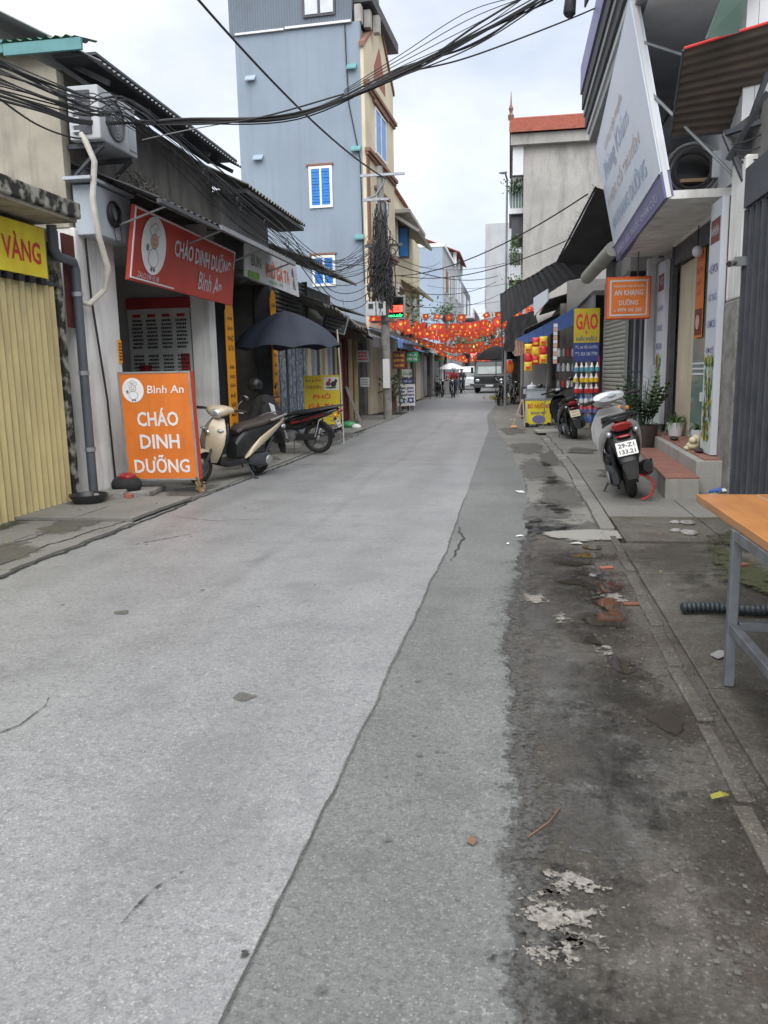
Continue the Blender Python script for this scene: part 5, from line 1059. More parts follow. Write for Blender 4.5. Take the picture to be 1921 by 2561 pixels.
for k in range(20): b.torus(pc_ + V(rnd.uniform(-.02, .02), rnd.uniform(-.08, .08), rnd.uniform(-.02, .02)), .25 + rnd.uniform(-.05, .03), .007, 26, 4, 'Y')
b.build('coil', M['cable_grey'], wc); b = MB()
for k in range(14): b.torus(pc_ + V(rnd.uniform(-.02, .02), rnd.uniform(-.08, .08), rnd.uniform(-.02, .02)), .28 + rnd.uniform(-.04, .04), .007, 26, 4, 'Y')
b.build('coil', M['cable_pale'], wc)
o = MB().box((pc_.x - .12, pc_.y + .1, pc_.z - .1), (pc_.x + .24, pc_.y + .24, pc_.z - .06)).build('plank', M['cardboard']); tag(o, 'short plank stuck behind the coil of grey wire', 'plank')
o = MB().box((pc_.x - .26, pc_.y + .26, 3.43), (pc_.x + .3, pc_.y + .7, pc_.z + .3)).build('dark_box', M['black_plastic'], None, bevel=.02); tag(o, 'dark ventilator box behind the coil of grey wire', 'box')
p = at(1793, 410, Y=10.4); o = MB().box((p.x - .05, p.y, p.z - .15), (p.x + .05, p.y + .05, p.z + .15)).build('switch_box', M['meter_grey'], None, bevel=.01); tag(o, 'small white switch box on the wall beside the wire coil', 'switch box')
# hanging orange lightbox
lb = E('hanging_sign', 'small square orange lightbox with white lettering hanging under the soffit', 'sign', (1.88, 14, 2.6)); lc = V(1.885, 14.0, 2.595)
MB().box((1.53, 14.0, 2.255), (2.24, 14.12, 2.935)).build('case', M['orange_trim'], lb, bevel=.01); panel(lb, lc - Y3 * .006, X3, Z3, .67, .64, .005, M['orange_panel'], 'panel')
rim(lb, lc - Y3 * .008, X3, Z3, .60, .57, .025, M['banner_white'], d=.003, lift=.003)
for s_, z, h_, w_ in (('PHÒNG KHÁM Y HỌC CỔ TRUYỀN', .19, .055, .47), ('AN KHANG', .085, .09, .46), ('DƯỠNG', -.065, .10, .30), ('0974 101 230', -.19, .06, .38)):
    txt(lb, s_, lc - Y3 * .007 + Z3 * z + X3 * (.02 if z < -.1 else 0), X3, Z3, h_, M['banner_white'], w_, bold=.02)
MB().tube([lc + V(-.215, -.012, -.185), lc + V(-.23, -.012, -.205), lc + V(-.20, -.012, -.215)], .008, 5).build('print_phone', M['banner_white'], lb)
for x in (1.74, 2.03): MB().tube([(x, 14.06, 2.93), (x, 14.06, 3.34)], .01, 6).build('rod', M['steel_dark'], lb)
# steps clutter
def pot(name, lab, x, y, z, r_, h, m_, leaves, lm, ll, lw, spread, seed, droop=.3):
    o = E(name, lab, 'potted plant', (x, y, z)); q = random.Random(seed)
    MB().lathe((x, y, z), [(r_ * .72, 0), (r_ * .98, h * .82), (r_, h), (r_ * .9, h), (r_ * .88, h * .9), (.001, h * .9)], 22).build('pot', M[m_], o, True)
    MB().lathe((x, y, z + h * .91), [(r_ * .87, 0), (.001, .01)], 16).build('soil', M['soil'], o)
    b = MB()
    for k in range(leaves):
        a = q.uniform(0, 6.28); d = V(math.cos(a), math.sin(a), 0); p = V(x, y, z + h * .9) + d * r_ * .5 * q.random(); L_ = ll * q.uniform(.6, 1.15); sd_ = d.cross(Z3); sp_ = spread * q.uniform(.3, 1)
        pts = []
        for j in range(5):
            t_ = j / 4; pts.append(p + d * sp_ * L_ * t_ ** 1.3 + Z3 * (L_ * t_ - droop * L_ * t_ * t_ * 1.2 * sp_ * 1.5))
        if name == 'broadleaf_plant':
            b.tube(pts, .006, 4)
            for j in range(1, 9):
                t_ = .2 + .1 * j; i = min(3, int(t_ * 4)); c_ = pts[i].lerp(pts[i + 1], t_ * 4 - i) if i < 4 else pts[4]
                for s_ in (-1, 1):
                    lf = (sd_ * s_ + Z3 * .5 + d * .3).normalized(); n_ = lf.cross(d).normalized(); l2 = lw * q.uniform(.8, 1.2)
                    b.add([c_, c_ + lf * l2 * .5 + d * l2 * .25, c_ + lf * l2, c_ + lf * l2 * .5 - d * l2 * .25], [(0, 1, 2, 3)])
        else:
            vs = []
            for j, p_ in enumerate(pts): w_ = lw * (.6, 1, .9, .6, .08)[j]; vs += [p_ - sd_ * w_, p_ + sd_ * w_]
            b.add(vs, [(2 * j, 2 * j + 1, 2 * j + 3, 2 * j + 2) for j in range(4)])
    b.build('foliage', M[lm], o); return o
pot('broadleaf_plant', 'dark leafy plant in a large brown pot beyond the low tiled step', 2.0, 12.75, .04, .21, .56, 'pot_brown', 30, 'leaf_dark', .80, .11, .55, 5, .25)
pot('spider_plant', 'spidery green plant in a white pot on the upper step by the dark door post', 2.42, 12.5, .45, .13, .2, 'white_gloss', 46, 'leaf_mid', .34, .012, .95, 6, .9)
pot('spider_plant', 'spidery green plant in a white pot nearer the tall clinic banner', 2.44, 11.0, .45, .12, .2, 'white_gloss', 40, 'leaf_mid', .30, .012, .9, 8, .9)
cf = E('ceramic_ornament', 'cream ceramic ornament on the upper tiled step by the clinic banner', 'ornament', (2.22, 10.35, .45))
for c_, r_ in (((2.22, 10.35, .50), (.085, .10, .055)), ((2.20, 10.28, .57), (.05, .055, .045)), ((2.27, 10.42, .56), (.06, .07, .07)), ((2.16, 10.36, .47), (.05, .05, .03))): MB().ell(c_, r_, 12, 8).build('lobe', M['cream_ceramic'], cf, True)
for k, (x, y, m_, l) in enumerate(((2.26, 11.75, 'seat_brown', 'brown slipper on the upper tiled step'), (2.22, 10.0, 'black_plastic', 'black shoe beside the cream ornament on the step'))):
    o = MB().ell((x, y, .475), (.06, .14, .03), 12, 6).build('slipper', M[m_], None, True); tag(o, l, 'shoe')
q = random.Random(3)
for k in range(14):
    x, y = q.uniform(2.1, 2.32), q.uniform(8.95, 9.25); s_ = q.uniform(.03, .09)
    o = MB().ell((x, y, .04 + s_ * .4), (s_, s_ * .8, s_ * .6), 6, 4).build('rubble_stone', M['concrete_rough']); tag(o, 'rubble stone at the foot of the rough grey pier', 'stone', 'rubble stones by the rough pier')
for k, (m_, l) in enumerate((('bag_blue', 'blue wrapper in the rubble by the rough pier'), ('paper', 'white wrapper in the rubble by the rough pier'))):
    o = MB().slab([(2.13 + .08 * k, 9.02, .12), (2.25 + .08 * k, 9.0, .14), (2.26 + .08 * k, 9.1, .16), (2.14 + .08 * k, 9.12, .12)], .01).build('wrapper', M[m_]); tag(o, l, 'wrapper')
for k in range(9):
    x, y = q.uniform(1.3, 1.62), q.uniform(6.9, 7.6); s_ = q.uniform(.025, .055)
    o = MB().ell((x, y, .04 + s_ * .3), (s_ * 1.2, s_, s_ * .5), 6, 4).build('rubble_stone', M['concrete_rough']); tag(o, 'rubble stone on the pavement before the low step', 'stone', 'rubble stones before the step')

# --- grey folding gate, roller shutter and rice shop
n3 = E('shutter_house', 'grey shop with a closed roller shutter beside the clinic', 'building', (4, 16.5, 0))
MB().box((2.5, 15.02, 0), (7, 17.8, 6.2)).box((2.12, 15.62, 3.2), (2.49, 17.8, 3.6)).build('wall', M['wall_grey'], n3)
MB().slab([(2.06, 15.6, 0), (2.06, 15.6, 3.2), (1.93, 17.75, 3.2), (1.93, 17.75, 0)], .02)
P0_, P1_ = V(2.08, 15.55, 0), V(1.93, 17.72, 0); dd = (P1_ - P0_).normalized(); pn_ = V(-dd.y, dd.x, 0) * 1
sl = E('roller_shutter', 'grey beige ribbed roller shutter, closed', 'shutter', (2, 16.6, 0))
for k in range(38):
    z = .06 + k * .081; c0_ = P0_ + Z3 * z; c1_ = P1_ + Z3 * z; nv = V(-1, -.07, 0).normalized()
    MB().add([c0_, c1_, c1_ + nv * .018 + Z3 * .025, c0_ + nv * .018 + Z3 * .025, c0_ + nv * .018 + Z3 * .055, c1_ + nv * .018 + Z3 * .055, c1_ + Z3 * .078, c0_ + Z3 * .078], [(0, 1, 2, 3), (3, 2, 5, 4), (4, 5, 6, 7)]).build('slat', M['slat_beige'], sl)
MB().tube([P0_, P0_ + Z3 * 3.2], .04, 4).build('guide_rail', M['steel_grey'], sl); MB().tube([P1_, P1_ + Z3 * 3.2], .04, 4).build('guide_rail', M['steel_grey'], sl)
MB().box((2.3, 14.75, 0), (2.6, 14.95, 3.3)).build('pillar', M['wall_white'], n3)
gt2 = E('folding_gate', 'narrow steel folding gate between the white pillar and the roller shutter', 'gate', (2.2, 15.2, 0))
for k in range(9): MB().box((2.33 - .026 * k, 14.98 + .06 * k, .08), (2.36 - .026 * k, 15.0 + .06 * k, 3.0)).build('upright', M['galvanised' if k % 3 == 0 else 'steel_dark'], gt2)
for z in (.4, 1.4, 2.4): MB().tube([(2.34, 14.98, z), (2.11, 15.5, z)], .01, 4).build('rail', M['steel_dark'], gt2)
o = E('fuse_panel', 'grey metal panel strip beside the white pillar near the second clinic banner', 'panel', (2.4, 14.4, 0)); MB().box((2.42, 14.15, .1), (2.5, 14.7, 3.2)).build('panel', M['steel_grey'], o); MB().box((2.36, 14.45, 1.15), (2.42, 14.6, 1.5)).build('switch', M['meter_grey'], o)
# tarpaulins above
def quadgrid(a, b, c_, d, m_, par, name='sheet', nu=16, nv=10, sagz=.1, ripple=.02, t=.012):
    a, b, c_, d = map(Vector, (a, b, c_, d)); n_ = (b - a).cross(d - a).normalized()
    f = lambda o_: (lambda u_, v_: a.lerp(b, u_).lerp(d.lerp(c_, u_), v_) - Z3 * sagz * 4 * u_ * (1 - u_) * (.3 + .7 * v_) + n_ * (ripple * math.sin(u_ * 21 + v_ * 5) * math.sin(v_ * 9 + 1) + o_))
    return MB().grid(f(0), nu, nv).grid(f(-t), nu, nv).build(name, m_, par, True)
ta1 = E('black_tarpaulin', 'black tarpaulin stretched from the clinic corner over the roller shutter', 'tarpaulin', (1.8, 16, 4.2))
quadgrid(at(1492, 470, Y=15.2), at(1395, 655, Y=18.2), V(2.4, 18.2, 3.55), V(2.4, 15.2, 4.3), M['tarp_black'], ta1, sagz=.12)
b = MB(); e0, e1 = at(1490, 468, Y=15.2), at(1393, 655, Y=18.2)
for k in range(40):
    p = e0.lerp(e1, k / 39) + V(rnd.uniform(-.03, .01), 0, rnd.uniform(-.02, .03)); b.tube([p, p + V(rnd.uniform(-.08, .0), rnd.uniform(-.06, .06), rnd.uniform(-.03, .09))], .006, 4)
b.build('frayed_edge', M['banner_white'], ta1)
MB().tube([e0, e1], .02, 6).build('edge_rope', M['cable'], ta1)
ta2 = E('grey_tarpaulin', 'ribbed grey shade sheet sloping over the rice shop and its stall', 'tarpaulin', (.8, 20, 3.4))
Q0, Q1, Q2, Q3 = at(1400, 645, Y=18.3), at(1252, 732, Y=22.2), at(1252, 790, Y=22.0), at(1425, 690, Y=17.8)
Q3, Q2 = V(2.0, 17.9, 3.35), V(1.6, 22.4, 3.0)
corrugated(at(1400, 648, Y=18.3), at(1252, 735, Y=22.4), at(1252, 812, Y=22.4), at(1440, 690, Y=18.2), .3, .03).build('valance', M['tarp_grey'], ta2, True)
quadgrid(at(1400, 648, Y=18.3), at(1252, 735, Y=22.4), V(2.2, 22.6, 3.9), V(2.3, 18.2, 3.95), M['tarp_grey'], ta2, sagz=.05)
for k in range(5): 
    p = at(1400, 648, Y=18.3).lerp(at(1252, 735, Y=22.4), k / 4); MB().tube([p, V(2.25, p.y, 3.92)], .02, 4).build('pole', M['steel_dark'], ta2)
MB().tube([at(1252, 735, Y=22.4), at(1258, 935, Y=22.4)], .02, 5).build('pole', M['steel_dark'], ta2)
ra = E('rolled_awning', 'rolled up beige awning blind hanging under the black tarpaulin', 'awning', (1.6, 16, 3.3))
MB().tube([at(1468, 694, Y=17.2), at(1534, 622, Y=14.9)], .13, 12).build('roll', M['slat_beige'], ra, True); MB().tube([at(1464, 700, Y=17.25), at(1538, 614, Y=14.85)], .03, 6).build('spindle', M['galvanised'], ra)
n4 = E('rice_shop', 'dark open rice and grocery shop stacked with goods', 'building', (4, 20, 0))
MB().box((1.95, 17.85, 0), (7, 18.0, 3.9)).box((3.6, 18.0, 0), (3.7, 23.5, 3.9)).box((1.5, 23.4, 0), (7, 23.5, 3.9)).box((1.7, 18.0, 3.0), (7, 23.4, 3.1)).build('wall', M['interior'], n4)
MB().box((1.7, 18.0, 2.3), (1.75, 23.4, 3.0)).build('lintel', M['steel_grey'], n4); MB().box((1.78, 20.3, 0), (1.9, 20.45, 2.3)).build('post', M['wall_cream'], n4)
ga = E('rice_sign', 'yellow and navy rice shop sign facing up the street', 'sign', (1.54, 17.7, 2.1)); gc0, gc1 = at(1434, 905, Y=17.7), at(1501, 770, Y=17.7); gw = gc1.x - gc0.x; gh = gc1.z - gc0.z; gx = (gc0.x + gc1.x) / 2
panel(ga, (gx, 17.7, gc0.z + gh * .68), X3, Z3, gw, gh * .64, .06, M['yellow_dull']); panel(ga, (gx, 17.7, gc0.z + gh * .18), X3, Z3, gw, gh * .355, .06, M['blue_print'])
txt(ga, 'GẠO', (gx, 17.7, gc0.z + gh * .72), X3, Z3, gh * .40, M['red_print'], gw * .86, bold=.03); txt(ga, 'HẢI HẬU', (gx, 17.7, gc0.z + gh * .43), X3, Z3, gh * .12, M['blue_print'], gw * .8, bold=.02)
txt(ga, 'ĐC: 66 YÊN XUYÊN', (gx, 17.7, gc0.z + gh * .28), X3, Z3, gh * .07, M['banner_white'], gw * .86); txt(ga, 'ĐT: 024 330 7790', (gx, 17.7, gc0.z + gh * .15), X3, Z3, gh * .07, M['banner_white'], gw * .86)
for x in (gx - gw / 2, gx + gw / 2 - .04): MB().box((x, 17.77, 0), (x + .04, 17.81, gc1.z)).build('post', M['steel_dark'], ga)
# rack of hanging bags
rk = E('bag_rack', 'red and dark wire rack hung with rows of bottles and bags below the rice sign', 'rack', (1.55, 17.4, 0))
for x in (1.30, 1.80): MB().tube([(x, 17.45, .04), (x, 17.5, 1.72)], .014, 5).build('post', M['red_print' if x > 1.5 else 'steel_dark'], rk)
zs = [1.60, 1.38, 1.16, .95, .74, .54]
for z in zs: MB().tube([(1.28, 17.42, z), (1.82, 17.42, z)], .008, 4).build('rail', M['steel_dark'], rk)
nk = MB().lathe((0, 0, 0), [(.006, 0), (.016, -.02), (.024, -.06), (.045, -.10)], 8).mesh('neck', True); bd = MB().lathe((0, 0, 0), [(.045, -.10), (.05, -.14), (.046, -.19), (.002, -.2)], 8).mesh('label', True)
rowc = [('bag_white', 'bag_teal', 'white and teal'), ('bag_white', 'bag_yellow', 'white and yellow'), ('bag_white', 'bag_red', 'white and red'), ('bag_blue', 'bag_white', 'blue and white'), ('bag_red', 'sign_purple', 'red and purple'), ('bag_blue', 'bag_blue', 'plain blue')]
for j, z in enumerate(zs):
    for k in range(5):
        o = E('hanging_bag', '%s refill bag hanging in a row on the rack below the rice sign' % rowc[j][2], 'bag', (0, 0, 0), '%s bags on the rack' % rowc[j][2], world=False); o.location = (1.33 + .105 * k + rnd.uniform(-.012, .012), 17.38, z); o.rotation_euler = (0, rnd.uniform(-.12, .12), rnd.uniform(0, 3))
        link('neck', nk.copy(), M[rowc[j][0]], o); link('label', bd.copy(), M[rowc[j][1]], o)
ba = E('blue_awning', 'bright blue cloth awning in front of the rice shop', 'awning', (1.2, 19, 2.5))
quadgrid(at(1506, 784, Y=17.62), at(1318, 858, Y=20.9), at(1290, 848, Y=21.9), at(1440, 768, Y=18.6), M['tarp_blue'], ba, sagz=.03, ripple=.012)
o = E('white_board', 'blank white board hung under the grey shade sheet', 'board', (.9, 21, 3)); MB().slab([at(1336, 790, Y=19.4), at(1370, 752, Y=19.1), at(1370, 722, Y=19.1), at(1334, 745, Y=19.4)], .03).build('board', M['banner_white'], o)
# hanging snack packs
def pack(c):
    c = Vector(c); b = MB()
    f = lambda s: (lambda u_, v_: c + V((u_ - .5) * .18 * (1 - .06 * math.sin(v_ * 3.14)), s * .035 * max(0, math.sin(u_ * 3.1415)) ** .6 * max(0, math.sin(v_ * 3.1415)) ** .5, (v_ - .5) * .21))
    return b.grid(f(1), 8, 8).grid(f(-1), 8, 8)
for k, (dx, dz, m1, l) in enumerate(((.0, 0, 'bag_yellow', 'yellow snack pack strip hanging lower left under the blue awning'), (.17, .14, 'bag_red', 'red snack pack strip hanging in the middle under the blue awning'), (.34, .16, 'bag_yellow', 'yellow snack pack strip hanging right under the blue awning'))):
    o = E('snack_strip', l, 'snack packs', (.36 + dx, 19, 1.6))
    for j in range(3):
        z = 1.55 + dz + .2 * j; pack((.37 + dx, 19.0, z)).build('pack', M[m1 if j % 2 == 0 else ('bag_red' if m1 == 'bag_yellow' else 'bag_yellow')], o); panel(o, (.37 + dx, 18.965, z - .03), X3, Z3, .1, .05, .004, M['bag_red' if m1 == 'bag_yellow' else 'bag_yellow'], 'print')
    MB().tube([(.37 + dx, 19.0, 1.5 + dz), (.37 + dx, 19.0, 2.5)], .004, 4).build('string', M['cable'], o)
o = E('sachet_chain', 'long chain of small white sachets hanging beside the snack packs', 'snack packs', (.95, 19, 1.6))
for k in range(10): MB().box((.93, 18.98, 1.6 + .09 * k), (1.02, 19.0, 1.68 + .09 * k)).build('sachet', M['bag_white' if k % 2 else 'print_pink'], o)
sf = E('goods_shelf', 'steel shelf of jars and tins in the mouth of the rice shop', 'shelf', (1.3, 20, 0))
for z in (.5, 1.0, 1.4, 1.75): MB().box((1.05, 19.9, z), (1.65, 20.2, z + .02)).build('shelf_board', M['steel_dark'], sf)
for x in (1.05, 1.63): MB().box((x, 19.9, 0), (x + .02, 19.92, 1.95)).build('post', M['steel_dark'], sf)
for j, z in enumerate((.52, 1.02, 1.42, 1.77)):
    for k in range(5):
        c_ = ('meter_grey', 'bag_white', 'steel_grey', 'red_print', 'glass_pale')[(j * 2 + k) % 5]
        o = MB().lathe((1.12 + .11 * k, 20.0, z), [(.045, 0), (.045, .13), (.03, .16), (.03, .19)], 10).build('jar', M[c_], None, True); tag(o, '%s jar on the %s shelf of the rice shop' % (('pale grey', 'white', 'dark grey', 'red', 'glassy blue grey')[(j * 2 + k) % 5], ('lowest', 'second lowest', 'second highest', 'top')[j]), 'jar', 'jars on the rice shop shelf')
# food cart
fc = E('food_cart', 'yellow food cart with red lettering and a glass case on top', 'cart', (.68, 21.3, 0))
MB().box((.35, 21.25, .08), (1.02, 21.75, .70)).build('body', M['steel_grey'], fc, bevel=.01)
panel(fc, (.685, 21.245, .38), X3, Z3, .66, .60, .01, M['yellow_panel'], 'banner'); txt(fc, 'BÒ NƯỚNG', (.70, 21.24, .56), X3, Z3, .15, M['red_print'], .56, bold=.02); txt(fc, 'BÁNH MỲ', (.70, 21.24, .38), X3, Z3, .10, M['blue_print'], .40, bold=.01)
disc((.70, 21.24, .2), X3, Z3, .17, .11, 16, .004).build('print_bowl', M['sign_purple'], fc); panel(fc, (.38, 21.24, .36), X3, Z3, .04, .5, .004, M['banner_white'], 'print_strip')
MB().box((.34, 21.24, .70), (1.03, 21.76, .73)).build('counter', M['galvanised'], fc)
cs = MB().box((.36, 21.3, .95), (.90, 21.7, .99)).box((.37, 21.31, .73), (.39, 21.33, .95)).box((.87, 21.31, .73), (.89, 21.33, .95)).box((.37, 21.67, .73), (.39, 21.69, .95)).build('glass_case', M['galvanised'], fc); MB().box((.395, 21.318, .735), (.868, 21.325, .945)).build('pane', M['glass_pale'], cs)
for k in range(3): MB().box((.43 + .15 * k, 21.4, .735), (.53 + .15 * k, 21.6, .84)).build('food_tray', M[['wood_orange', 'bag_red', 'cream_ceramic'][k]], cs)
for x in (.4, .96): MB().lathe((x, 21.24, .06), [(.06, -.015), (.06, .015)], 14, 'Y').build('wheel', M['rubber'], fc)
tp = E('lidded_pot', 'white lidded pot on top of the food cart glass case', 'pot', (.5, 21.4, .99)); MB().lathe((.52, 21.45, .99), [(.12, 0), (.13, .06), (.10, .09), (.03, .10), (.03, .13), (.02, .16), (.001, .165)], 16).build('pot', M['white_gloss'], tp, True)
ez_ = E('wooden_trestle', 'leaning wooden trestle board at the left end of the food cart', 'trestle', (.2, 21.2, 0))
for a, b_ in (((.02, 21.0, .02), (.27, 21.2, .72)), ((.34, 21.0, .02), (.29, 21.2, .72)), ((.10, 21.05, .3), (.33, 21.05, .3))): MB().tube([a, b_], .022, 4).build('rail', M['wood_pale'], ez_)
MB().slab([(-.02, 20.9, .02), (.12, 20.9, .02), (.14, 20.95, .07), (.0, 20.95, .07)], .03).build('foot', M['wood_orange'], ez_)
o = MB().box((.55, 18.6, .04), (1.2, 19.4, .09), rz=.1).build('pallet_board', M['slat_beige'], None, bevel=.01); tag(o, 'pale flat board lying before the food cart', 'board')
for k, (x, y, h_) in enumerate(((.72, 19.2, 1.5), (1.06, 19.0, 1.1))):
    o = MB().tube([(x, y, .04), (x + .12 * (1 - k), y + .1, h_)], .014, 5).build('awning_prop', M['galvanised'], None); tag(o, ['tall thin steel prop before the food cart', 'short thin steel prop beside the dark scooter'][k], 'prop')
# --- concrete house beyond
n5 = E('concrete_house', 'bare rendered house with red tiled roof and planted side balconies', 'building', (4, 32, 0))
MB().box((.36, 30, 0), (7.5, 36, 9.45)).build('wall', M['wall_grey'], n5)
MB().box((-.1, 29.75, 9.15), (8, 36.4, 9.5)).build('eave', M['wall_grey'], n5); MB().box((-.02, 29.95, 8.2), (.35, 30.3, 9.14)).box((-.02, 33, 8.2), (.35, 36, 9.14)).build('eave_bracket', M['wall_white'], n5)
b = MB()
for r_ in range(16):
    t_ = r_ / 16; t2 = (r_ + 1) / 16; y0_, y1_ = 29.6 + 3.3 * t_, 29.6 + 3.3 * t2 + .05; z0_, z1_ = 9.52 + 1.3 * t_, 9.52 + 1.3 * t2
    n_ = 62
    for k in range(n_):
        x0_ = -.15 + 8.2 * k / n_; b.add([(x0_, y0_, z0_ + .06), (x0_ + .066, y0_, z0_ + .115), (x0_ + .13, y0_, z0_ + .06), (x0_ + .13, y1_, z1_), (x0_ + .066, y1_, z1_ + .03), (x0_, y1_, z1_), (x0_, y0_, z0_), (x0_ + .13, y0_, z0_)], [(0, 1, 4, 5), (1, 2, 3, 4), (6, 7, 2, 1, 0)])
ro_ = b.build('roof', M['tile_red'], n5)
MB().slab([(-.15, 36.4, 9.52), (8, 36.4, 9.52), (8, 32.9, 10.86), (-.15, 32.9, 10.86)], .05).add([(-.1, 29.8, 9.5), (-.1, 36.2, 9.5), (-.1, 32.9, 10.8)], [(0, 1, 2)]).build('roof_back', M['tile_red'], n5)
MB().tube([(-.15, 32.9, 10.86), (8, 32.9, 10.86)], .07, 6).build('ridge', M['tile_red'], ro_); MB().lathe((-.1, 32.9, 10.86), [(.1, 0), (.12, .15), (.05, .25), (.09, .4), (.03, .55), (.01, 1.0)], 8).build('finial', M['brown_trim'], ro_)
for k, z in enumerate((7.0, 4.7)):
    o = MB().box((-.14, 30.4, z), (.355, 33.5, z + .18)).build('balcony', M['wall_white'], n5)
    MB().box((-.14, 30.4, z + .9), (.355, 33.5, z + .95)).build('rail', M['steel_grey'], o)
    for j in range(5): MB().box((-.12 + .1 * j, 30.42, z + .18), (-.10 + .1 * j, 30.44, z + .9)).build('baluster', M['wall_white'], o)
    if k == 0: MB().box((-.12, 30.46, z + .2), (.33, 30.48, z + .88)).build('pane', M['glass_green'], o)
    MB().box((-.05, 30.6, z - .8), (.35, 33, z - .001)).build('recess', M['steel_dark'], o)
for k, (z, h_, m_, n_) in enumerate(((7.9, .5, 'leaf_dark', 150), (5.7, 1.0, 'leaf_mid', 200), (4.2, 1.3, 'leaf_mid', 220))):
    o = E('balcony_plant', ['dark trailing plant on the highest side balcony of the concrete house', 'climbing plant between the two balconies of the concrete house', 'light green bush below the lower balcony of the concrete house'][k], 'plant', (.1, 30.3, z)); q = random.Random(k); b = MB()
    for j in range(n_):
        p = V(.08 + q.gauss(0, .17 if k != 1 else .07), 30.2 + q.gauss(0, .15), z + q.uniform(-h_ * .5, h_ * .5)); d = V(q.gauss(0, 1), q.gauss(0, 1), q.gauss(0, 1)).normalized(); s_ = d.orthogonal().normalized(); b.add([p, p + d * .06 + s_ * .03, p + d * .12, p + d * .06 - s_ * .03], [(0, 1, 2, 3)])
    b.build('foliage', M[m_], o); MB().tube([(.1, 30.25, z - h_ * .5), (.08, 30.2, z), (.12, 30.2, z + h_ * .4)], .012, 4).build('stem', M['wood_brown'], o)
lamp = E('street_lamp', 'thin street lamp post beside the concrete house', 'street lamp', (-.15, 31, 0)); MB().tube([(-.25, 31, 0), (-.22, 31, 8.3), (-.28, 30.9, 8.5)], [.05, .035, .03], 8).build('post', M['galvanised'], lamp); MB().ell((-.36, 30.8, 8.5), (.16, .1, .05), 10, 6).build('head', M['meter_grey'], lamp, True)
low_shop(23.7, 29.8, 3.3, 'plaster_grime', 'dark low shop before the concrete house', 'sheet_dark', 1.0, 2.6, x=1.35, side=-1, shutters='wood_brown', roof_m='fibre_cement')
low_shop(36.1, 43.0, 3.3, 'wall_cream', 'cream walled low shop beyond the concrete house', 'tarp_grey', .7, 2.5, x=.45, side=-1)
low_shop(43.1, 50.5, 3.3, 'plaster_grime', 'dark low shop beside the parked lorry', 'sheet_dark', .8, 2.6, x=.4, side=-1, roof_m='sheet_grey')
low_shop(50.6, 62, 3.4, 'wall_grey', 'grey low shop behind the parked lorry', 'green_sheet', .8, 2.7, x=.45, side=-1)
low_shop(62.2, 85, 3.6, 'plaster_grime', 'farthest low shop of the right row', 'sheet_dark', .9, 2.8, x=.0, side=-1)
kt = E('market_umbrella', 'big black market umbrella drooping over the street before the lorry', 'umbrella', (-.7, 38, 0))
def ku_(u_, v_): a = 2 * math.pi * u_; return V(-.72 + math.cos(a) * .95 * v_, 38 + math.sin(a) * .95 * v_, 2.62 - .5 * v_ ** 1.6 - .12 * v_ ** 6)
MB().grid(ku_, 24, 8, True).grid(lambda a, b_: ku_(a, b_) - V(0, 0, .01), 24, 8, True).build('canopy', M['black_cloth'], kt, True); MB().tube([(-.72, 38, 0), (-.72, 38, 2.65)], .02, 6).build('pole', M['steel_dark'], kt)
t3 = E('stall_tarpaulin', 'black tarpaulin bundle hanging over the dark stalls left of the snack packs', 'tarpaulin', (.4, 27, 2.5))
quadgrid(at(1268, 795, Y=27), at(1340, 775, Y=25), at(1345, 850, Y=25), at(1262, 880, Y=27), M['tarp_black'], t3, sagz=.1, ripple=.05)
o = E('net_cloth', 'pale pinkish cloth hanging under the blue awning', 'cloth', (.2, 22.5, 1.7)); quadgrid(at(1288, 850, Y=22.5), at(1312, 848, Y=22.5), at(1310, 885, Y=22.5), at(1286, 890, Y=22.5), M['print_pink'], o, sagz=.02)
o = E('hanging_garment', 'orange patterned garment hanging at a dark stall', 'garment', (-.1, 33, 1.6)); MB().ell(at(1275, 918, Y=33), (.16, .06, .28), 12, 8).build('cloth', M['orange_panel'], o, True); panel(o, at(1275, 905, Y=32.9), X3, Z3, .12, .14, .01, M['flag_red'], 'print')
dm = E('dark_stall', 'dark market stall counter beyond the food cart', 'stall', (.6, 25.5, 0)); MB().box((.3, 25, 0), (1.2, 26.5, .95)).build('counter', M['sheet_dark'], dm); MB().box((.35, 24.96, .75), (.7, 25, .9)).build('panel', M['meter_grey'], dm)
for x in (.32, 1.16): MB().box((x, 25.02, .95), (x + .04, 25.06, 2.6)).build('post', M['steel_dark'], dm)
o = E('leaf_heap', 'heap of yellowish leaves on the road edge before the lorry', 'leaf heap', (-.7, 43, 0)); b = MB(); q = random.Random(4)
for j in range(160):
    p = V(-.7 + q.gauss(0, .28), 42 + q.gauss(0, .5), .03 + abs(q.gauss(0, .1))); d = V(q.gauss(0, 1), q.gauss(0, 1), q.gauss(0, .4)).normalized(); s_ = d.orthogonal().normalized(); b.add([p, p + d * .08 + s_ * .04, p + d * .16, p + d * .08 - s_ * .04], [(0, 1, 2, 3)])
b.build('leaves', M['leaf_yellow'], o)
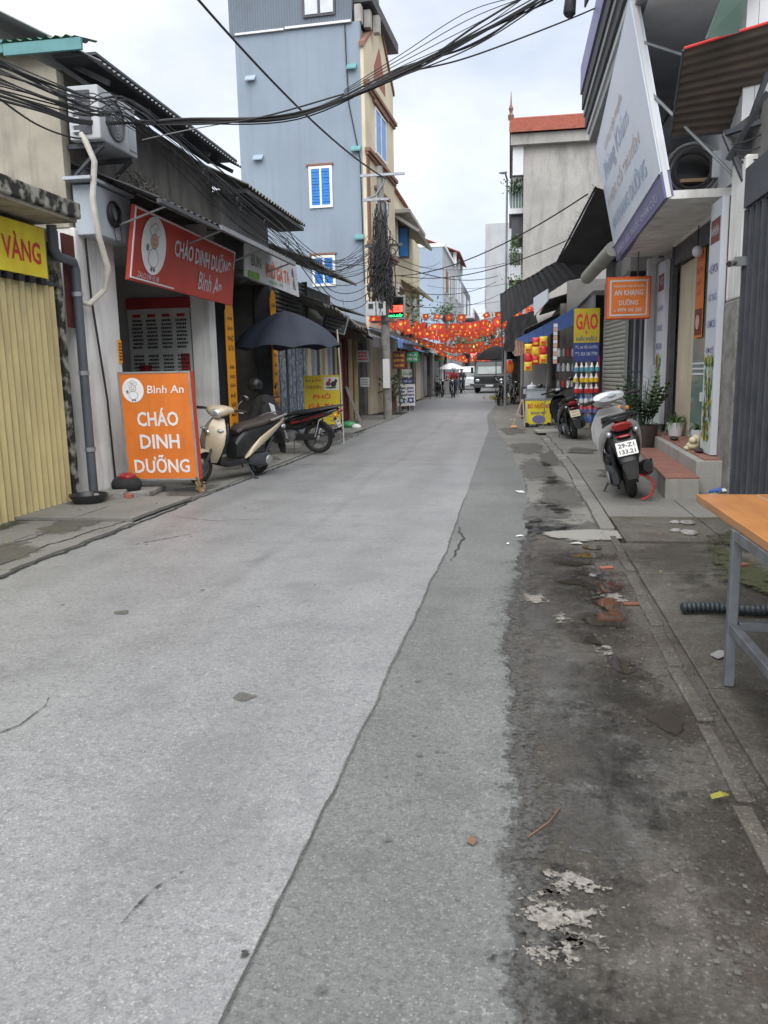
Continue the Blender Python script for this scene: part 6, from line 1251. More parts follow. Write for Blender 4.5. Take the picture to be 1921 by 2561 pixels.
# --- bench table in the foreground
tb_ = E('plank_table', 'orange varnished plank table on a grey steel frame at the right edge', 'table', (1.4, 3.4, 0))
for k, x in enumerate((.975, 1.282, 1.589)):
    MB().box((x, 2.05, .745), (x + .30, 4.42 + .01 * k, .785)).build('plank', M['wood_orange'], tb_, bevel=.005)
for k, (x0, x1) in enumerate(((1.2755, 1.2815), (1.5825, 1.5885))): MB().box((x0, 2.06, .748), (x1, 4.42, .783)).build('joint', M['slat_beige'], tb_)
for x in (.96, 1.78):
    for y in (2.2, 3.62): MB().box((x, y, .026), (x + .042, y + .042, .744)).build('leg', M['leg_steel'], tb_, bevel=.004)
for x in (.965, 1.785): MB().box((x, 2.25, .28), (x + .04, 3.62, .32)).build('side_rail', M['leg_steel'], tb_, bevel=.003); MB().box((x, 2.25, .70), (x + .04, 3.62, .744)).build('side_rail', M['leg_steel'], tb_)
for y in (2.205, 3.625): MB().box((1.01, y, .285), (1.78, y + .04, .325)).build('cross_rail', M['leg_steel'], tb_, bevel=.003); MB().box((1.01, y, .70), (1.78, y + .04, .744)).build('cross_rail', M['leg_steel'], tb_)
hs = E('ribbed_hose', 'dark ribbed hose lying across the pavement behind the table leg', 'hose', (1.3, 4.75, .05)); b = MB(); pts = [V(1.0 + .009 * k, 4.76 + .02 * math.sin(k * .1), .058) for k in range(200)]
b.tube(pts, [.034 if k % 3 else .026 for k in range(200)], 10); b.build('hose', M['hose_dark'], hs, True, ang=80)
for k, (x, y, z, rz, l) in enumerate(((.745, 4.98, .03, .1, 'small broken orange brick in the wet gutter by the kerb'), (1.62, 5.85, .06, .5, 'orange brick lying under the far end of the table'), (.70, 5.92, .03, .3, 'dark red brick piece at the gutter puddle'))):
    o = MB().box((x - .05, y - .022, z - .03), (x + .05, y + .022, z + (.014 if k == 1 else -.012)), rz=rz).build('brick', M['brick_red' if k == 2 else 'brick_orange'], None, bevel=.008); tag(o, l, 'brick')
# ================================================================== motorbikes (local axes: x forward, y left, z up, rear axle above the origin)
def ring(c, a, b, tilt=0., e=2.4, n=18):
    """superellipse ring: half width a along y, half height b, plane leaning by tilt from upright across x"""
    c = Vector(c); w = V(-math.sin(tilt), 0, math.cos(tilt)); o = []
    for k in range(n):
        t = 2 * math.pi * k / n; cx, sx_ = math.cos(t), math.sin(t)
        o.append(c + Y3 * (a * math.copysign(abs(cx) ** (2 / e), cx)) + w * (b * math.copysign(abs(sx_) ** (2 / e), sx_)))
    return o
def wheel(root, x, r_, tw, spokes=5, rimm='alloy', disc_brake=False):
    w = MB().torus((x, 0, r_), r_ - tw, tw, 36, 10, 'Y', .95).build('wheel', M['rubber'], root, True)
    b = MB().torus((x, 0, r_), r_ - tw * 1.75, tw * .42, 32, 6, 'Y', 1.6)
    for k in range(spokes):
        a = 2 * math.pi * k / spokes + .3; d = V(math.cos(a), 0, math.sin(a)); b.tube([V(x, 0, r_) + d * .03, V(x, 0, r_) + d * (r_ - tw * 1.7)], .006 if spokes > 8 else .013, 5)
    b.build('rim', M[rimm], w, True)
    MB().lathe((x, -.045, r_), [(.02, 0), (.045, .01), (.045, .08), (.02, .09)], 14, 'Y').build('hub', M['alloy'], w, True)
    return w
def arc_guard(x, z, r_, a0, a1, w, n=14, t=.008, flare=.0):
    b = MB()
    def f(o):
        def g(u_, v_):
            a = R(a0 + (a1 - a0) * u_); q = (v_ - .5) * 2; rr = r_ + o - .03 * q * q; return V(x + rr * math.cos(a), w * q, z + rr * math.sin(a))
        return g
    return b.grid(f(0), n, 6).grid(f(-t), n, 6)
def plate(root, c, tilt, s_, m='white_paint', pm='black_print', w=.19, h=.14):
    u = V(math.sin(tilt), 0, math.cos(tilt)); r_ = -Y3
    p = panel(root, c, r_, u, w, h, .004, M[m], 'licence_plate')
    for k, q in enumerate(s_): txt(p, q, Vector(c) + u * h * (.22 - .46 * k), r_, u, h * .30, M[pm], w * .78, bold=.01)
    return p
def scooter(label, body, dark, seat, accent, pl, plm='white_paint', steer=0, mirrors=(1, -1), back='dark'):
    o = E('motor_scooter', label, 'scooter', world=False)
    wb = 1.24; r_ = .225
    wheel(o, 0, r_, .055); wheel(o, wb, r_, .05)
    # dark core below the seat and belly
    MB().rings([ring((.62, 0, .40), .10, .14), ring((.50, 0, .46), .145, .24), ring((.30, 0, .54), .16, .24), ring((.05, 0, .62), .155, .17), ring((-.2, 0, .70), .13, .10), ring((-.38, 0, .755), .07, .05)]).build('under_seat_body', M[dark], o, True)
    MB().rings([ring((.42, 0, .255), .13, .05, e=4), ring((.60, 0, .25), .165, .045, e=5), ring((.85, 0, .25), .165, .045, e=5), ring((.97, 0, .29), .12, .05, e=4)]).build('floorboard', M[dark], o, True)
    for s in (1, -1):      # sweeping side panel
        rs_ = []
        for x, z, h, y in ((.47, .33, .04, .150), (.41, .40, .095, .175), (.29, .485, .125, .190), (.12, .57, .115, .190), (-.06, .65, .092, .175), (-.24, .72, .066, .140), (-.42, .79, .03, .075)):
            c_ = V(x, s * y, z); t_ = .55; w = V(-math.sin(t_), 0, math.cos(t_)); rs_.append([c_ + w * (h * math.cos(k * math.pi / 6)) + Y3 * s * (.022 * math.sin(k * math.pi / 6)) for k in range(12)])
        MB().rings(rs_).build('side_panel', M[body], o, True)
    MB().rings([ring((.60, 0, .66), .09, .03, e=2.2), ring((.50, 0, .71), .12, .05), ring((.30, 0, .735), .14, .055), ring((.10, 0, .755), .145, .055), ring((-.10, 0, .80), .14, .05), ring((-.30, 0, .83), .105, .04), ring((-.40, 0, .83), .05, .02)]).build('seat', M[seat], o, True)
    # rear rail, tail light, fender, plate
    MB().tube([(-.05, .14, .80), (-.30, .15, .855), (-.46, .10, .875), (-.50, 0, .88), (-.46, -.10, .875), (-.30, -.15, .855), (-.05, -.14, .80)], .016, 8).build('grab_rail', M[accent], o, True)
    MB().rings([ring((-.36, 0, .755), .10, .05, .3), ring((-.43, 0, .755), .095, .045, .3), ring((-.455, 0, .755), .075, .03, .3)]).build('tail_light', M['tail_red'], o, True)
    for s in (1, -1): MB().ell((-.37, s * .125, .70), (.05, .03, .03), 10, 8).build('indicator', M['lamp_glass'], o, True)
    MB().rings([ring((-.30, 0, .69), .13, .05, .5), ring((-.40, 0, .61), .12, .045, .9), ring((-.46, 0, .52), .11, .035, 1.0), ring((-.50, 0, .42), .085, .02, 1.1)]).build('rear_fender', M['black_plastic'], o, True)
    MB().rings([ring((-.475, 0, .47), .07, .012, 1.1, 3), ring((-.53, 0, .38), .075, .012, 1.1, 3), ring((-.57, 0, .26), .05, .010, 1.2, 3)]).build('mud_flap', M['rubber'], o, True)
    plate(o, (-.51, 0, .555), .5, pl, plm)
    MB().ell((-.43, 0, .665), (.035, .075, .018), 12, 6).build('reflector', M['tail_red'], o, True)
    # engine, transmission cover, exhaust, stand
    MB().rings([ring((.40, .10, .28), .05, .08), ring((.25, .12, .26), .065, .10), ring((.0, .13, .245), .06, .105), ring((-.10, .13, .24), .03, .07)]).build('transmission', M['steel_dark'], o, True)
    MB().lathe((.0, .185, .235), [(.075, 0), (.065, .016), (.03, .022)], 20, 'Y').build('clutch_cover', M['steel_grey'], o, True)
    MB().ell((.32, 0, .32), (.16, .10, .10), 14, 9).build('engine', M['black_plastic'], o, True)
    MB().box((.08, .09, .36), (.30, .17, .47)).build('air_box', M['black_plastic'], o, bevel=.025)
    MB().rings([ring((.22, -.14, .22), .025, .03), ring((.12, -.16, .24), .06, .075), ring((-.22, -.17, .30), .062, .08), ring((-.32, -.17, .315), .04, .05)]).build('exhaust', M['black_plastic'], o, True)
    MB().rings([ring((.08, -.222, .27), .006, .05), ring((-.22, -.236, .33), .006, .055)]).build('heat_shield', M['alloy'], o, True)
    MB().tube([(.42, .12, .22), (.40, .26, .03)], .012, 6).tube([(.40, .26, .03), (.34, .28, .018)], .014, 6).build('side_stand', M['steel_dark'], o)
    MB().tube([(.30, .09, .20), (.24, .10, .10), (.20, .10, .08)], .012, 6).tube([(.30, -.09, .20), (.24, -.10, .10)], .012, 6).build('centre_stand', M['steel_dark'], o)
    for s in (1, -1): MB().tube([(.03, s * .105, .26), (-.14, s * .12, .56)], [.022, .016], 8).build('shock', M['steel_dark'], o)
    # front shield
    MB().rings([[V(x + .035 * math.cos(t) + fx * (1 - abs(math.sin(t))) * (1 if math.cos(t) > 0 else .6), w * math.sin(t), z) for t in [2 * math.pi * k / 24 for k in range(24)]] for x, z, w, fx in ((1.02, .28, .10, .04), (1.03, .40, .175, .07), (1.02, .55, .225, .10), (.985, .70, .215, .11), (.945, .80, .16, .10), (.91, .88, .10, .07))]).build('front_shield', M[body], o, True)
    MB().rings([[V(x - .05 - .02 * math.cos(t), w * math.sin(t) * .93, z) for t in [2 * math.pi * k / 20 for k in range(20)]] for x, z, w in ((1.0, .29, .10), (1.01, .42, .17), (1.0, .56, .21), (.96, .70, .20), (.915, .81, .15))]).build('inner_shield', M[back if back != 'dark' else dark], o, True)
    MB().ell((1.135, 0, .70), (.03, .05, .035), 12, 8).build('front_badge', M[accent], o, True)
    for s in (1, -1): MB().ell((1.03, s * .15, .73), (.05, .05, .022), 10, 7, Matrix.Rotation(s * .6, 3, 'Z')).build('indicator', M['lamp_glass'], o, True)
    arc_guard(wb, r_, r_ + .035, 10, 165, .078).build('front_fender', M[body], o, True)
    for s in (1, -1): MB().tube([(wb, s * .075, r_), (1.06, s * .06, .55)], .02, 8).build('fork', M['steel_dark'], o)
    # handlebar with cowl, turned by the steering angle
    T = Matrix.Translation(V(.92, 0, 0)) @ Matrix.Rotation(steer, 4, 'Z') @ Matrix.Translation(V(-.92, 0, 0))
    def hb(name, m_, b, par=o, smooth=True): b.v = [T @ p for p in b.v]; return b.build(name, M[m_], par, smooth)
    hc = hb('handlebar_cowl', body, MB().rings([ring((.80, 0, .985), .16, .035, .25), ring((.86, 0, .99), .20, .06, .2), ring((.94, 0, .98), .17, .075, .1), ring((1.0, 0, .96), .12, .068), ring((1.04, 0, .945), .08, .05)]))
    hb('headlight', 'lamp_glass', MB().ell((1.025, 0, .952), (.035, .085, .058), 16, 10), hc)
    hb('dashboard', 'glass_pale', MB().ell((.815, 0, 1.005), (.028, .085, .03), 14, 8), hc)
    for s in (1, -1):
        hb('handle_grip', 'rubber', MB().tube([(.85, s * .20, .985), (.82, s * .26, .985), (.80, s * .36, .98)], [.016, .019, .019], 8))
        hb('brake_lever', 'chrome', MB().tube([(.87, s * .21, .98), (.885, s * .27, .975), (.865, s * .34, .972)], .007, 5))
        if s in mirrors:
            mm = hb('mirror', 'black_gloss', MB().ell((.86, s * .34, 1.17), (.012, .065, .042), 14, 8)); hb('stem', 'chrome', MB().tube([(.86, s * .22, 1.0), (.87, s * .28, 1.10), (.86, s * .33, 1.16)], .006, 5), mm)
    return o
def underbone(label, body, accent, pl, plm='white_paint', mirrors=(1, -1)):
    o = E('motorbike', label, 'motorbike', world=False); wb = 1.22; r_ = .285
    wheel(o, 0, r_, .042, 5, 'steel_dark'); wheel(o, wb, r_, .038, 5, 'steel_dark')
    MB().tube([(1.02, 0, .80), (.80, 0, .62), (.55, 0, .50), (.30, 0, .52), (.0, 0, .68), (-.3, 0, .76)], [.06, .075, .085, .08, .06, .04], 10).build('frame_cover', M['black_plastic'], o, True)
    for s in (1, -1):
        MB().slab([V(.98, s * .08, .76), V(1.0, s * .16, .55), V(.86, s * .19, .32), V(.74, s * .13, .36), V(.80, s * .10, .62)][::s], .012).build('leg_shield', M[body], o, True, bevel=.004)
        rs_ = []
        for x, z, h, y in ((.62, .60, .015, .10), (.48, .62, .05, .13), (.25, .65, .06, .145), (.0, .70, .055, .14), (-.25, .76, .045, .11), (-.42, .81, .02, .06)):
            c_ = V(x, s * y, z); w = V(-.25, 0, .97); rs_.append([c_ + w * (h * math.cos(k * math.pi / 6)) + Y3 * s * (.02 * math.sin(k * math.pi / 6)) for k in range(12)])
        MB().rings(rs_).build('side_panel', M[body], o, True)
        MB().slab([V(.46, s * .157, .60), V(.1, s * .168, .685), V(-.2, s * .145, .755), V(-.18, s * .14, .735), V(.1, s * .165, .655), V(.44, s * .155, .575)][::s], .006).build('stripe', M[accent], o)
        MB().tube([(.02, s * .10, .33), (-.10, s * .13, .66)], [.026, .018], 8).build('shock', M['chrome'], o)
        MB().tube([(.0, s * .085, r_), (.45, s * .08, .36)], .018, 6).build('swing_arm', M['alloy'], o)
        MB().tube([(wb, s * .07, r_), (1.08, s * .06, .72)], .02, 8).build('fork', M['alloy'], o)
        MB().ell((-.40, s * .12, .72), (.04, .028, .026), 10, 7).build('indicator', M['amber'], o, True)
    MB().rings([ring((.60, 0, .70), .09, .03), ring((.40, 0, .75), .115, .045), ring((.10, 0, .78), .125, .045), ring((-.20, 0, .83), .11, .04), ring((-.42, 0, .86), .06, .025)]).build('seat', M['black_plastic'], o, True)
    MB().tube([(-.12, .11, .82), (-.40, .12, .87), (-.52, 0, .885), (-.40, -.12, .87), (-.12, -.11, .82)], .013, 7).build('grab_rail', M['steel_dark'], o, True)
    MB().ell((-.46, 0, .79), (.05, .075, .035), 12, 8).build('tail_light', M['tail_red'], o, True)
    arc_guard(0, r_, r_ + .05, 50, 178, .075).build('rear_fender', M['black_plastic'], o, True); arc_guard(wb, r_, r_ + .035, 25, 160, .06).build('front_fender', M[body], o, True)
    plate(o, (-.42, 0, .56), .45, pl, plm); MB().slab([V(-.34, -.06, .66), V(-.41, -.06, .52), V(-.41, .06, .52), V(-.34, .06, .66)], .01).build('plate_bracket', M['black_plastic'], o)
    MB().ell((.52, 0, .36), (.18, .11, .12), 14, 10).rings([ring((.66, 0, .38), .07, .07, e=3), ring((.84, 0, .42), .065, .065, e=3)]).build('engine', M['steel_dark'], o, True)
    MB().lathe((.48, .11, .34), [(.10, 0), (.09, .03), (.03, .04)], 18, 'Y').build('engine_cover', M['alloy'], o, True)
    MB().box((.0, .085, .26), (.44, .105, .38)).build('chain_case', M['black_plastic'], o, bevel=.01)
    MB().tube([(.78, -.06, .36), (.66, -.10, .22), (.35, -.13, .22), (.1, -.15, .28), (-.42, -.16, .40)], [.018, .018, .022, .045, .05], 10).build('exhaust', M['chrome'], o, True)
    MB().tube([(.42, .12, .24), (.38, .26, .02)], .011, 6).build('side_stand', M['steel_dark'], o); MB().tube([(.52, -.22, .25), (.52, .22, .25)], .013, 6).build('foot_peg', M['rubber'], o)
    hc = MB().rings([ring((.86, 0, .985), .12, .035, .2), ring((.95, 0, .98), .135, .065, .1), ring((1.03, 0, .955), .10, .06), ring((1.08, 0, .94), .06, .04)]).build('handlebar_cowl', M[body], o, True)
    MB().ell((1.06, 0, .945), (.035, .075, .05), 14, 9).build('headlight', M['lamp_glass'], hc, True)
    MB().rings([ring((1.02, 0, .86), .06, .05), ring((1.06, 0, .72), .10, .05), ring((1.03, 0, .6), .08, .05)]).build('front_cover', M[body], o, True)
    for s in (1, -1):
        MB().tube([(.92, s * .12, .985), (.88, s * .24, 1.0), (.84, s * .35, 1.0)], [.014, .018, .018], 8).build('handle_grip', M['rubber'], o, True)
        if s in mirrors: mm = MB().ell((.88, s * .33, 1.18), (.012, .06, .045), 12, 8).build('mirror', M['black_gloss'], o, True); MB().tube([(.90, s * .2, 1.0), (.89, s * .28, 1.1), (.88, s * .32, 1.16)], .006, 5).build('stem', M['chrome'], mm)
    return o
def park(o, x, y, heading, lean=0, z=.03, sc=1.0):
    """heading: direction the bike points, radians from +x; lean to its own left"""
    o.matrix_world = Matrix.Translation(V(x, y, z)) @ Matrix.Rotation(heading, 4, 'Z') @ Matrix.Rotation(-lean, 4, 'X') @ Matrix.Scale(sc, 4); return o
s1 = scooter('gold scooter with brown seat parked behind the orange standing board', 'gold_paint', 'black_plastic', 'seat_brown', 'chrome', ('29-S6', '128.45'), steer=.35, mirrors=(1,))
park(s1, -3.70, 11.35, math.atan2(-1.0, -.40), R(7), .03)
s2_ = underbone('black motorbike with red stripe parked below the navy umbrella', 'black_gloss', 'tail_red', ('29-B1', '404.16'), mirrors=(-1,))
park(s2_, -3.50, 14.35, math.atan2(.10, -1), R(7), .03)
# raincoat and helmet hung on the black motorbike's handlebar
rc = E('raincoat', 'black raincoat draped over the front of the black motorbike', 'raincoat', (-4.45, 14.25, .5)); b = MB(); q = random.Random(9)
def coat(u_, v_):
    a = 2 * math.pi * u_; k = 1 + .16 * math.sin(a * 5 + 1.3) * v_ + .10 * math.sin(a * 9 + v_ * 4) * v_; z = 1.12 - .62 * v_ ** 1.3
    return V(-4.45 + math.cos(a) * (.02 + .34 * v_ ** .55) * k, 14.2 + math.sin(a) * (.02 + .34 * v_ ** .55) * k, z + .03 * math.sin(a * 4) * v_)
MB().grid(coat, 48, 14, True).build('coat', M['black_cloth'], rc, True)
MB().slab([(-4.30, 13.97, .98), (-4.20, 13.97, .93), (-4.15, 13.96, .70), (-4.22, 13.96, .72)], .01).build('reflective_strip', M['wall_white'], rc)
hm = E('helmet', 'round black helmet resting on the handlebar of the black motorbike', 'helmet', (-4.55, 14.2, 1.25)); c_ = V(-4.62, 14.2, 1.30)
MB().ell(c_, (.14, .125, .125), 20, 12).build('shell', M['black_plastic'], hm, True); MB().torus(c_ - V(0, 0, .07), .115, .014, 20, 6, 'Z').build('edge', M['rubber'], hm, True); MB().tube([c_ + V(0, -.12, -.06), c_ + V(0, -.06, -.2), c_ + V(0, .1, -.08)], .008, 5).build('strap', M['black_print'], hm)
s3 = scooter('white and grey scooter seen from behind beside the tiled step', 'grey_paint', 'black_plastic', 'black_plastic', 'black_plastic', ('29-Z1', '133.21'), steer=.5, mirrors=(), back='grey_paint')
for ch in list(s3.children):
    if ch.name.startswith('handlebar_cowl'): ch.data.materials[0] = M['white_gloss']
park(s3, 1.34, 9.12, R(88), R(13), .045, 1.1)
lk_ = MB(); p0_ = V(1.40, 8.92, .05)
pts = [p0_ + V(0, -.02, 0), p0_ + V(.09, -.03, .05), p0_ + V(.12, -.05, .16), p0_ + V(.06, -.04, .25), p0_ + V(-.06, -.02, .27)]
sm = []
for i in range(25):
    t = i / 24 * 4; k = min(int(t), 3); f = t - k; a, b_, c__, d_ = pts[max(k - 1, 0)], pts[k], pts[k + 1], pts[min(k + 2, 4)]
    sm.append(.5 * ((2 * b_) + (c__ - a) * f + (2 * a - 5 * b_ + 4 * c__ - d_) * f * f + (3 * b_ - a - 3 * c__ + d_) * f ** 3))
o = lk_.tube(sm, .011, 8).build('wheel_lock', M['red_print'], None, True); tag(o, 'red cable lock looped at the rear wheel of the white scooter', 'lock')
s4 = scooter('black scooter with yellowish plate parked beyond the white scooter', 'black_gloss', 'black_plastic', 'black_plastic', 'black_plastic', ('29-K1', '655.07'), 'cream_ceramic', mirrors=(1, -1)); park(s4, 1.30, 17.0, R(98), R(12), .05)
of = E('flower_stem', 'two small orange blooms behind the white scooter handlebar', 'flowers', (2.1, 12.6, .6))
for px_ in (1549, 1569): p = at(px_, 1019, Y=12.5); MB().ell(p, (.032, .03, .036), 8, 6).build('flower', M['amber'], of, True); MB().tube([p, p + V(.03, .05, -.4)], .005, 4).build('stem', M['leaf_dark'], of)
# parked and ridden bikes far away
u2 = underbone('dark motorbike parked against the far left shops', 'black_gloss', 'chrome', ('29-X', '1')); park(u2, -4.45, 48.6, R(-70), R(6), .02)
u3 = copy_tree(u2); u3['label'] = 'motorbike parked among the far right stalls, nearer the leaves'; park(u3, -.35, 36.2, R(-100), R(6), .02)
u4 = copy_tree(u2); u4['label'] = 'motorbike parked among the far right stalls, behind the nearer one'; park(u4, .0, 37.4, R(-85), R(6), .02)
u5 = copy_tree(u2); u5['label'] = 'black motorbike ridden by the person with the white helmet in mid street'; park(u5, -3.35, 47.9, R(-92), 0, .01)
u6 = copy_tree(u2); u6['label'] = 'dark motorbike ridden by the second rider behind the white helmet rider'; park(u6, -3.5, 57.6, R(-90), 0, .01)
def person_body(name, chains, root, m_, lv=1):
    """one continuous skinned body: chains of (x, y, z, radius) starting from the shared first joint"""
    me = bpy.data.meshes.new(name); vs = []; es = []; rr = []; idx = {}
    for ch in chains:
        pv_ = None
        for (x, y, z, r_) in ch:
            k = (round(x, 3), round(y, 3), round(z, 3))
            if k not in idx: idx[k] = len(vs); vs.append((x, y, z)); rr.append(r_)
            if pv_ is not None: es.append((pv_, idx[k]))
            pv_ = idx[k]
    me.from_pydata(vs, es, []); me.update(); o = link(name, me, m_, root)
    sk = o.modifiers.new('skin', 'SKIN')
    lay = me.skin_vertices[0] if len(me.skin_vertices) else None
    if lay is None:
        bm = bmesh.new(); bm.from_mesh(me); bm.verts.layers.skin.verify(); bm.to_mesh(me); bm.free(); lay = me.skin_vertices[0]
    for i, r_ in enumerate(rr): lay.data[i].radius = (r_, r_); lay.data[i].use_root = i == 0
    sb_ = o.modifiers.new('sub', 'SUBSURF'); sb_.levels = lv; sb_.render_levels = lv
    me.materials.clear(); me.materials.append(m_); sk.use_smooth_shade = True
    return o
def rider(label, x, y, heading, shirt, helm):
    o = E('person', label, 'person', world=False); q = []
    for s in (1, -1):
        q.append([(.05, 0, .90, .13), (.10, s * .11, .88, .095), (.45, s * .17, .84, .075), (.55, s * .16, .42, .05), (.56, s * .16, .30, .045), (.68, s * .17, .27, .035)])
        q.append([(.05, 0, .90, .13), (.06, 0, 1.05, .14), (.10, 0, 1.25, .155), (.13, 0, 1.38, .10), (.13, s * .17, 1.36, .065), (.30, s * .27, 1.12, .05), (.62, s * .30, 1.05, .036), (.78, s * .29, 1.03, .035)])
    q.append([(.13, 0, 1.38, .10), (.15, 0, 1.47, .055), (.18, 0, 1.57, .095), (.19, 0, 1.66, .09)])
    person_body('body', q, o, M['skin'])
    MB().rings([ring((.02, 0, .88), .17, .14, -1.57), ring((.05, 0, 1.05), .175, .15, -1.57), ring((.09, 0, 1.25), .20, .165, -1.57), ring((.13, 0, 1.38), .17, .12, -1.57), ring((.14, 0, 1.43), .08, .07, -1.57)]).build('jacket', M[shirt], o, True)
    for s in (1, -1):
        MB().tube([(.12, s * .17, 1.36), (.30, s * .27, 1.12), (.60, s * .30, 1.055)], [.085, .072, .055], 10).build('sleeve', M[shirt], o, True)
        MB().tube([(.04, s * .09, .90), (.45, s * .17, .84), (.55, s * .16, .42), (.56, s * .16, .32)], [.12, .095, .07, .06], 10).build('trouser_leg', M['jeans'], o, True)
        MB().ell((.63, s * .165, .26), (.12, .045, .045), 10, 6).build('shoe', M['black_plastic'], o, True)
    MB().ell((.18, 0, 1.64), (.135, .125, .125), 16, 10).build('helmet', M[helm], o, True); MB().ell((.275, 0, 1.58), (.03, .07, .06), 10, 7).build('face_mask', M['bag_teal'], o, True)
    o.matrix_world = Matrix.Translation(V(x, y, .01)) @ Matrix.Rotation(heading, 4, 'Z'); return o
rider('person in dark red jacket and white helmet riding a black motorbike', -3.35, 47.9, R(-92), 'shirt_red', 'white_gloss')
rider('person in grey jacket riding behind the white helmet rider', -3.5, 57.6, R(-90), 'jeans', 'black_plastic')
# parked lorry, nose towards the camera
lo = E('lorry', 'dark green lorry parked nose first on the right side of the street', 'lorry', (-1.5, 55, 0))
tx, ty = -1.48, 55.0
def lb_(a, b_): return (tx + a[0], ty + a[1], a[2]), (tx + b_[0], ty + b_[1], b_[2])
MB().rings([[V(tx + x, ty + y, z) for x, y in ((-w, y0), (w, y0), (w, 1.9), (-w, 1.9))] for z, w, y0 in ((.45, 1.02, .0), (1.15, 1.05, .0), (1.2, 1.04, .04), (1.95, .92, .35), (2.1, .84, .5))]).build('cab', M['truck_green'], lo, bevel=.04)
MB().slab([V(tx - .80, ty + .03, 1.30), V(tx + .80, ty + .03, 1.30), V(tx + .76, ty + .22, 1.78), V(tx - .76, ty + .22, 1.78)], .02).build('windscreen', M['truck_glass'], lo)
MB().box(*lb_((-1.08, -.12, .38), (1.08, .05, .62))).build('bumper', M['steel_dark'], lo, bevel=.03); MB().box(*lb_((-.55, -.02, .72), (.55, .02, 1.0))).build('grille', M['black_plastic'], lo)
for s in (-.8, .8): MB().ell((tx + s, ty - .01, .86), (.16, .04, .10), 14, 8).build('headlight', M['lamp_glass'], lo, True); MB().box(*lb_((s * 1.45 - .09, .1, 1.35), (s * 1.45 + .09, .16, 1.75))).build('mirror', M['black_plastic'], lo, bevel=.02)
panel(lo, (tx, ty - .125, .52), X3, Z3, .5, .12, .01, M['white_paint'], 'licence_plate'); panel(lo, (tx - .5, ty - .03, 1.08), X3, Z3, .5, .07, .01, M['truck_green'], 'maker_strip')
for s in (-.88, .88):
    for y in (.75, 4.2): w = MB().torus((tx + s, ty + y, .42), .28, .14, 22, 8, 'X').build('wheel', M['rubber'], lo, True); MB().lathe((tx + s - .1, ty + y, .42), [(.18, 0), (.18, .2)], 14, 'X').build('rim', M['steel_grey'], w)
MB().box(*lb_((-1.1, 2.0, .8), (1.1, 6.2, 1.1))).build('cargo_bed', M['truck_green'], lo); MB().rings([[V(tx + x, ty + y, z) for x, z in ((-1.1, 1.1), (1.1, 1.1), (1.1, 2.5), (.9, 2.75), (-.9, 2.75), (-1.1, 2.5))] for y in (2.0, 6.2)]).build('cargo_cover', M['truck_green'], lo)
vn = E('van', 'small white van coming down the far end of the street', 'van', (-3.4, 66, 0)); vx, vy = -3.55, 66
MB().rings([[V(vx + x, vy + y, z) for x, y in ((-w, y0), (w, y0), (w, 3.6), (-w, 3.6))] for z, w, y0 in ((.3, .78, .0), (.95, .80, .0), (1.05, .79, .2), (1.7, .72, .75), (1.9, .64, 1.0))]).build('body', M['white_gloss'], vn, bevel=.05)
MB().slab([V(vx - .70, vy + .20, 1.08), V(vx + .70, vy + .20, 1.08), V(vx + .64, vy + .73, 1.66), V(vx - .64, vy + .73, 1.66)], .02).build('windscreen', M['glass_dark'], vn); MB().box((vx - .8, vy - .08, .3), (vx + .8, vy + .02, .5)).build('bumper', M['steel_dark'], vn)
panel(vn, (vx, vy - .085, .42), X3, Z3, .4, .12, .01, M['white_paint'], 'licence_plate')
for s in (-.6, .6): MB().ell((vx + s, vy, .75), (.14, .05, .10), 12, 8).build('headlight', M['lamp_glass'], vn, True); MB().torus((vx + s * 1.2, vy + .7, .3), .2, .1, 20, 8, 'X').build('wheel', M['rubber'], vn, True)
wu = E('white_umbrella', 'pale pink umbrella over a stall far down the left row', 'umbrella', (-4.2, 54, 0)); MB().grid(lambda u_, v_: V(-4.0 + math.cos(6.283 * u_) * .95 * v_, 54 + math.sin(6.283 * u_) * .95 * v_, 2.05 - .4 * v_ ** 1.6), 20, 6, True).build('canopy', M['wall_white'], wu, True); MB().tube([(-4.0, 54, 0), (-4.0, 54, 2.1)], .02, 6).build('pole', M['steel_dark'], wu)
o = MB().box((-4.6, 53.4, .02), (-3.5, 54.4, 1.0)).build('stall_counter', M['steel_grey'], None, bevel=.02); tag(o, 'grey stall counter under the far pale umbrella', 'counter')
# ================================================================== overhead wires and flags
def wire(lab, pts, r_, m='cable', group=None, n=6):
    o = MB().tube(pts, r_, n).build('cable', M[m], None, True); return tag(o, lab, 'cable', group)
q = random.Random(21)
hub = V(-4.42, 9.5, 4.42)
# bundle crossing the street from the left air conditioner up to the right
end = V(1.9, 12.2, 7.6); mid = at(740, 290, Y=10.0)
def qcurve(a, b_, c_, n=22): return [a * ((1 - t) ** 2) + b_ * (2 * t * (1 - t)) + c_ * t * t for t in [i / n for i in range(n + 1)]]
A = hub; B = at(700, 300, Y=10.2); C = at(1000, 182, Y=10.6); D = at(1375, -10, Y=11.2); D2 = D + (D - C) * .4
def cat(ps, n=8):
    o = []
    for k in range(len(ps) - 1):
        a, b_, c_, d_ = ps[max(k - 1, 0)], ps[k], ps[k + 1], ps[min(k + 2, len(ps) - 1)]
        for i in range(n):
            f = i / n; o.append(.5 * ((2 * b_) + (c_ - a) * f + (2 * a - 5 * b_ + 4 * c_ - d_) * f * f + (3 * b_ - a - 3 * c_ + d_) * f ** 3))
    o.append(ps[-1]); return o
core = [A, at(450, 303, Y=9.8), at(740, 290, Y=10.2), at(1000, 182, Y=10.6), at(1200, 85, Y=10.9), at(1385, -20, Y=11.2)]
